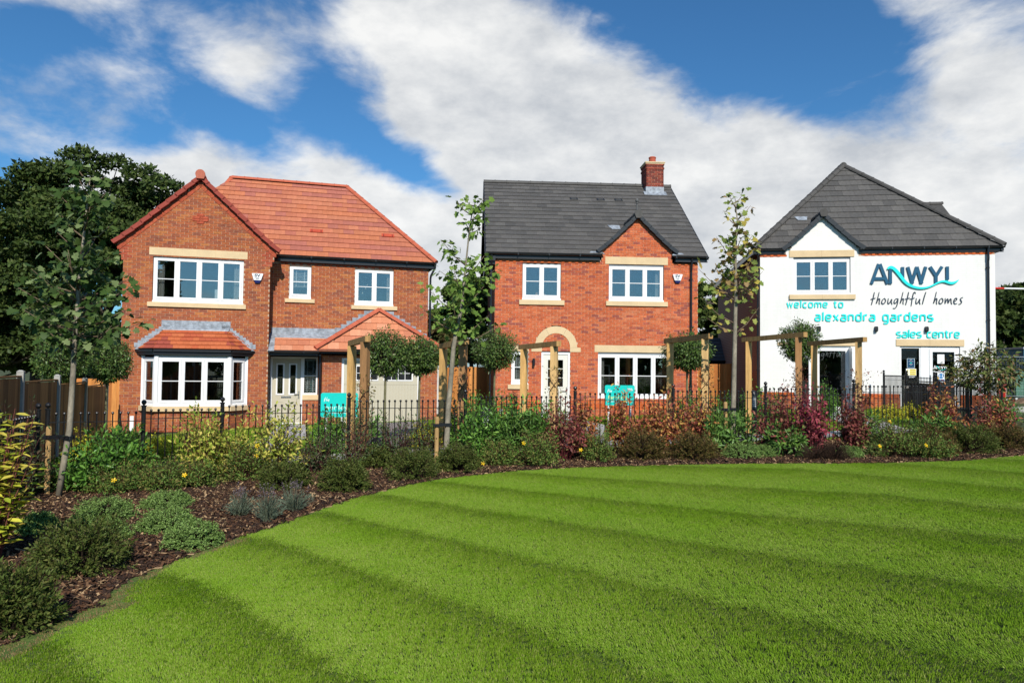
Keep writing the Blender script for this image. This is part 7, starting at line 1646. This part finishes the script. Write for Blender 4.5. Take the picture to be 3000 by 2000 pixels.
OAK = [(0.057, 0.09, 0.021), (0.071, 0.109, 0.025), (0.044, 0.071, 0.017), (0.092, 0.121, 0.032), (0.052, 0.081, 0.025)]
big_tree('oak_tree', 'huge dark oak filling the sky left of the red-roofed house', -19.6, 34, [(-.1, 0, 9.2, 2.4), (-2.9, 0, 8.7, 2.35), (2.5, -.5, 8.6, 2.25), (-5.1, .5, 6.8, 2.3), (4.1, 0, 7.4, 2.0), (-1.2, -1, 7.6, 2.4), (1.6, -1, 7.2, 2.3), (-6.3, 0, 5.4, 2.2), (0, -1.5, 6.2, 2.6), (-2.8, -1.2, 4.6, 2.2), (2.8, -1, 5.2, 2.1), (-5.6, 0, 3.6, 2.1), (5.0, .5, 4.6, 2.0), (.3, -2, 3.2, 2.1), (-3.4, -1.5, 2.0, 1.8)], (4.2, .42), OAK, .20, 150000, 300, seed=5, kind='lance')
big_tree('hedge_tree', 'dark hedgerow tree behind the fence at the left edge of the photo', -24.0, 36, [(0, 0, 5.6, 2.6), (-2, 0, 3.6, 2.4), (2.2, -1, 3.2, 2.2), (0, -1, 1.8, 2.0), (3.8, -1, 1.6, 1.6), (-3.6, 0, 6.4, 2.2)], (2.4, .3), OAK, .26, 20000, 90, 'dark trees beyond the left fence', 6)
big_tree('hedge_tree', 'low dark tree behind the fence between the oak and the house', -14.0, 31, [(0, 0, 2.4, 1.9), (-2.2, 0, 2.0, 1.8), (1.3, 0, 3.6, 1.3)], (1.4, .2), OAK, .26, 8000, 45, 'dark trees beyond the left fence', 7)
GRN = [(0.091, 0.15, 0.033), (0.111, 0.176, 0.039), (0.072, 0.117, 0.026), (0.13, 0.195, 0.052)]; RSS = [(0.098, 0.111, 0.036), (0.117, 0.098, 0.039), (0.078, 0.091, 0.029), (0.143, 0.104, 0.052)]
big_tree('garden_tree', 'mid green tree showing over the fence between the brick houses', -1.9, 33, [(0, 0, 4.7, 1.25), (.5, 0, 3.4, 1.3), (-.9, 0, 3.4, 1.1)], (2.2, .14), GRN, .20, 7000, 40, None, 8)
big_tree('garden_bush', 'russet bush over the fence beside the red-roofed house', -3.3, 30.5, [(0, 0, 2.9, .9), (.9, 0, 2.3, 1.0)], (1.0, .1), RSS, .16, 4500, 26, 'bushes over the middle fence', 9); big_tree('garden_bush', 'olive bush over the fence beside the chimney house', -1.4, 29.5, [(0, 0, 2.0, .95), (-.9, 0, 1.7, .9), (.7, 0, 2.2, .8)], (.9, .1), RSS[:1] + GRN, .15, 5000, 28, 'bushes over the middle fence', 10)
big_tree('fir_tree', 'dark tree in the gap between the chimney house and the white house', 12.3, 45, [(0, 0, 5.4, 1.5), (-.8, 0, 3.9, 1.6), (.9, 0, 3.8, 1.6), (0, 0, 2.2, 1.9)], (2.2, .2), OAK, .26, 9000, 46, None, 11)
for k, (x, y, l) in enumerate(((33.5, 50, 'dark tree just clear of the white house wall at the far right'), (37.5, 51, 'dark tree at the right edge beyond the building site'), (30.0, 53, 'dark tree half hidden behind the white house'))):
    big_tree('wood_edge_tree', l, x, y, [(0, 0, 5.6, 2.0), (-1.5, 0, 4.0, 2.0), (1.6, 0, 4.2, 2.0), (0, -1, 2.4, 2.2), (-1.9, -.6, 1.6, 1.6), (1.9, -.6, 1.7, 1.6)], (2.2, .3), OAK, .32, 9000, 56, 'dark trees beyond the building site', 12 + k)
def small_garage():
    o = thing('brick_garage', 'small brick garage with grey roof seen between the chimney house and the white house', 'garage', (8.6, 34.0, gz(8.6)), R(-3)); bx('wall', MATS['far_brick_red'], o, 0, 3.2, 0, 4, -.1, 1.75); rf = bx('roof', underM, o, -.1, 3.3, .1, 3.9, 1.75, 1.8)
    tiled_slope(rf, (-.2, -.25, 1.78), (1, 0, 0), (0, 1.9, 1.15), lambda v: 0, lambda v: 3.6, 2.22, .30, .36, TP_GREY, tilegreyM, 80, 91).build('roof_slope', underM, rf); gutter(o, -.2, 3.4, -.28, 1.78, h=.15); bx('brick_soldier_course', brickM, o, 0, 3.2, -.012, 0, 1.38, 1.56); bx('stone_band', stoneM, o, 0, 3.2, -.02, 0, 1.50, 1.58)
small_garage()
# building site at the far right
bx('road', M('asphalt', (.06, .06, .062), .9, nz=[(3, .85, 1.15), (60, .8, 1.2)]), None, 14.5, 60, 22.5, 27.6, gz(22) - .7, gz(20) - .12, kind='structure')
k_ = bx('kerb', concM, None, 14.5, 60, 22.2, 22.5, .2, gz(20) - .0, kind='structure')
def site():
    o = thing('site_cabin', 'blue site cabin behind the mesh fence at the far right', 'cabin', (22.5, 31.5, .6)); cm = M('cabin_blue', (.05, .16, .24), .6, nz=[(1, .85, 1.1), (20, .95, 1.05)]); bx('body', cm, o, 0, 5, 0, 2.4, .2, 2.1); m = MB()
    for k in range(20): m.box(.05 + k * .25, .15 + k * .25, -.03, 0, .25, 2.05)
    m.build('rib', cm, o, kind='stuff'); bx('cabin_roof', MATS['grey_trim'], o, -.05, 5.05, -.05, 2.45, 2.1, 2.18); bx('window', GLASS, o, 2, 3, -.04, -.03, 1.0, 1.7)
    for k, (x, l) in enumerate(((18.6, 'plastic-wrapped brick pallet nearest the white house'), (20.1, 'green-netted pallet of bricks at the right edge'))):
        o = thing('brick_pallet', l, 'pallet', (x, 28.6, .55), R(4), 'wrapped pallets on the building site'); m = MB(); nx, nz_ = 7, 10
        for i in range(nx):
            for j in range(nz_): m.box(i * .17, i * .17 + .165, 0, .9, .14 + j * .105, .14 + j * .105 + .1, [(.32, .2, .16), (.38, .27, .22), (.28, .16, .13), (.42, .33, .28)][(i * 3 + j * 5) % 4] if k == 0 else (.10, .22, .16))
        m.build('brick_stack', brickM, o, kind='stuff'); m = MB()
        for j in range(3): m.box(0, 1.19, .05 + j * .35, .15 + j * .35, 0, .02); m.box(0, 1.19, .05 + j * .35, .15 + j * .35, .1, .135)
        for j in range(3): m.box(.02 + j * .52, .12 + j * .52, .05, .85, .02, .1)
        m.build('pallet_base', pergM, o, kind='stuff'); bx('strap', blackM, o, .55, .58, -.004, .904, .12, 1.2)
    for k, (x, l) in enumerate(((18.9, 'grey mesh site fence panel nearest the white house'), (21.5, 'grey mesh site fence panel at the right edge'))):
        o = thing('mesh_fence_panel', l, 'fence', (x, 27.9, .55), 0, 'mesh fence panels round the building site'); gm = M('galvanised', (.42, .44, .46), .4, metal=.7, nz=(8, .9, 1.1)); m = MB()
        m.tube([(0, 0, 0), (0, 0, 1.72), (2.45, 0, 1.72), (2.45, 0, 0)], .024, 6); m.tube([(0, 0, .2), (2.45, 0, .2)], .016, 6); m.build('frame', gm, o); m = MB()
        for i in range(24): m.box(.1 * i + .05, .1 * i + .054, -.002, .002, .2, 1.7)
        for i in range(7): m.box(0, 2.45, -.004, -.001, .4 + i * .2, .404 + i * .2)
        m.build('mesh', gm, o, kind='stuff'); bx('foot_block', concM, o, -.3, .3, -.1, .1, 0, .12)
    o = thing('plastic_barrier', 'red plastic barrier at the right end of the railings', 'barrier', (18.75, 27.3, .5), R(78)); rm = M('red_plastic', (.55, .03, .02), .4, nz=(4, .9, 1.1)); m = MB(); m.tube([(0, 0, .05), (0, 0, .95), (.1, 0, 1.02), (.9, 0, 1.02), (1, 0, .95), (1, 0, .05)], .03, 8); m.build('frame', rm, o)
    for k in range(7): m = MB(); m.box(.1 + k * .12, .14 + k * .12, -.012, .012, .2, 1.0); m.build('bar', rm, o)
    m = MB(); m.box(.0, 1, -.012, .012, .16, .22); m.box(.1, .2, -.2, .2, 0, .05); m.box(.8, .9, -.2, .2, 0, .05); m.build('foot', rm, o)
    o = thing('boom_pole', 'red and white boom pole crossing the sky in front of the far trees', 'pole', (29.6, 45, .6)); m = MB(); m.tube([(.1, 0, 6.36), (1.35, 0, 6.34)], .06, 8); m.build('red_end', rm, o); m = MB(); m.tube([(1.35, 0, 6.34), (7.5, 0, 6.28)], .055, 8); m.build('white_arm', whiteM, o); m = MB(); m.tube([(7.5, 0, 0), (7.5, 0, 6.6)], .12, 8); m.build('mast', MATS['galvanised'], o)
    o = thing('soil_heap', 'low brown heap of stony soil by the road at the far right', 'heap', (20.5, 26.6, .5)); V = []; F = []; n = 26; q = MB()
    for i in range(n):
        for j in range(9): a, r = 2 * PI * i / n, j / 8; V.append((2.2 * r * cos(a), .7 * r * sin(a), .38 * (1 - r * r) + random.uniform(-.04, .05)))
    for i in range(n):
        for j in range(8): a, b = i * 9 + j, ((i + 1) % n) * 9 + j; F.append((a, a + 1, b + 1, b))
    link(bpy.data.objects.new('heap_body', raw_mesh('heap_body', V, F, M('dry_soil', (.16, .11, .07), .95, nz=[(5, .7, 1.3), (30, .7, 1.3)], bump=(20, .6, .03)))), o)
site()
def wood_behind():
    """far-off wood behind the viewer: seen only as dark reflections in the window panes"""
    r_ = np.random.default_rng(44); P = []; S_ = []
    for k in range(95):
        x = -75 + k * 1.6 + r_.normal(0, .5); y = -46 - r_.random() * 9; hgt = 7.2 + 1.6 * np.sin(x * .21) + r_.normal(0, .7); hgt = hgt + (5.2 if -6.5 < x < 1.0 else 0)
        for j in range(int(hgt * 1.3)): z = .8 + (hgt - .8) * (j + .5) / int(hgt * 1.3); rad = 1.5 * (1 - .55 * (z / hgt) ** 2); q = unit(r_.normal(0, 1, (26, 3))) * rad * (.55 + .5 * r_.random((26, 1))) + np.array([x, y, z]); P.append(q); S_.append(q - np.array([x, y, z]))
    P = np.concatenate(P); S_ = unit(np.concatenate(S_)); n = len(P); V, F, c = leaf_arrays(P, unit(r_.normal(0, 1, (n, 3))), S_, .9 * (.7 + .6 * r_.random(n)), 1.0, palette(OAK, n, .3), 'spray'); link(bpy.data.objects.new('far_wood', raw_mesh('far_wood', V, F, leafM, c)), kind='stuff')
wood_behind()
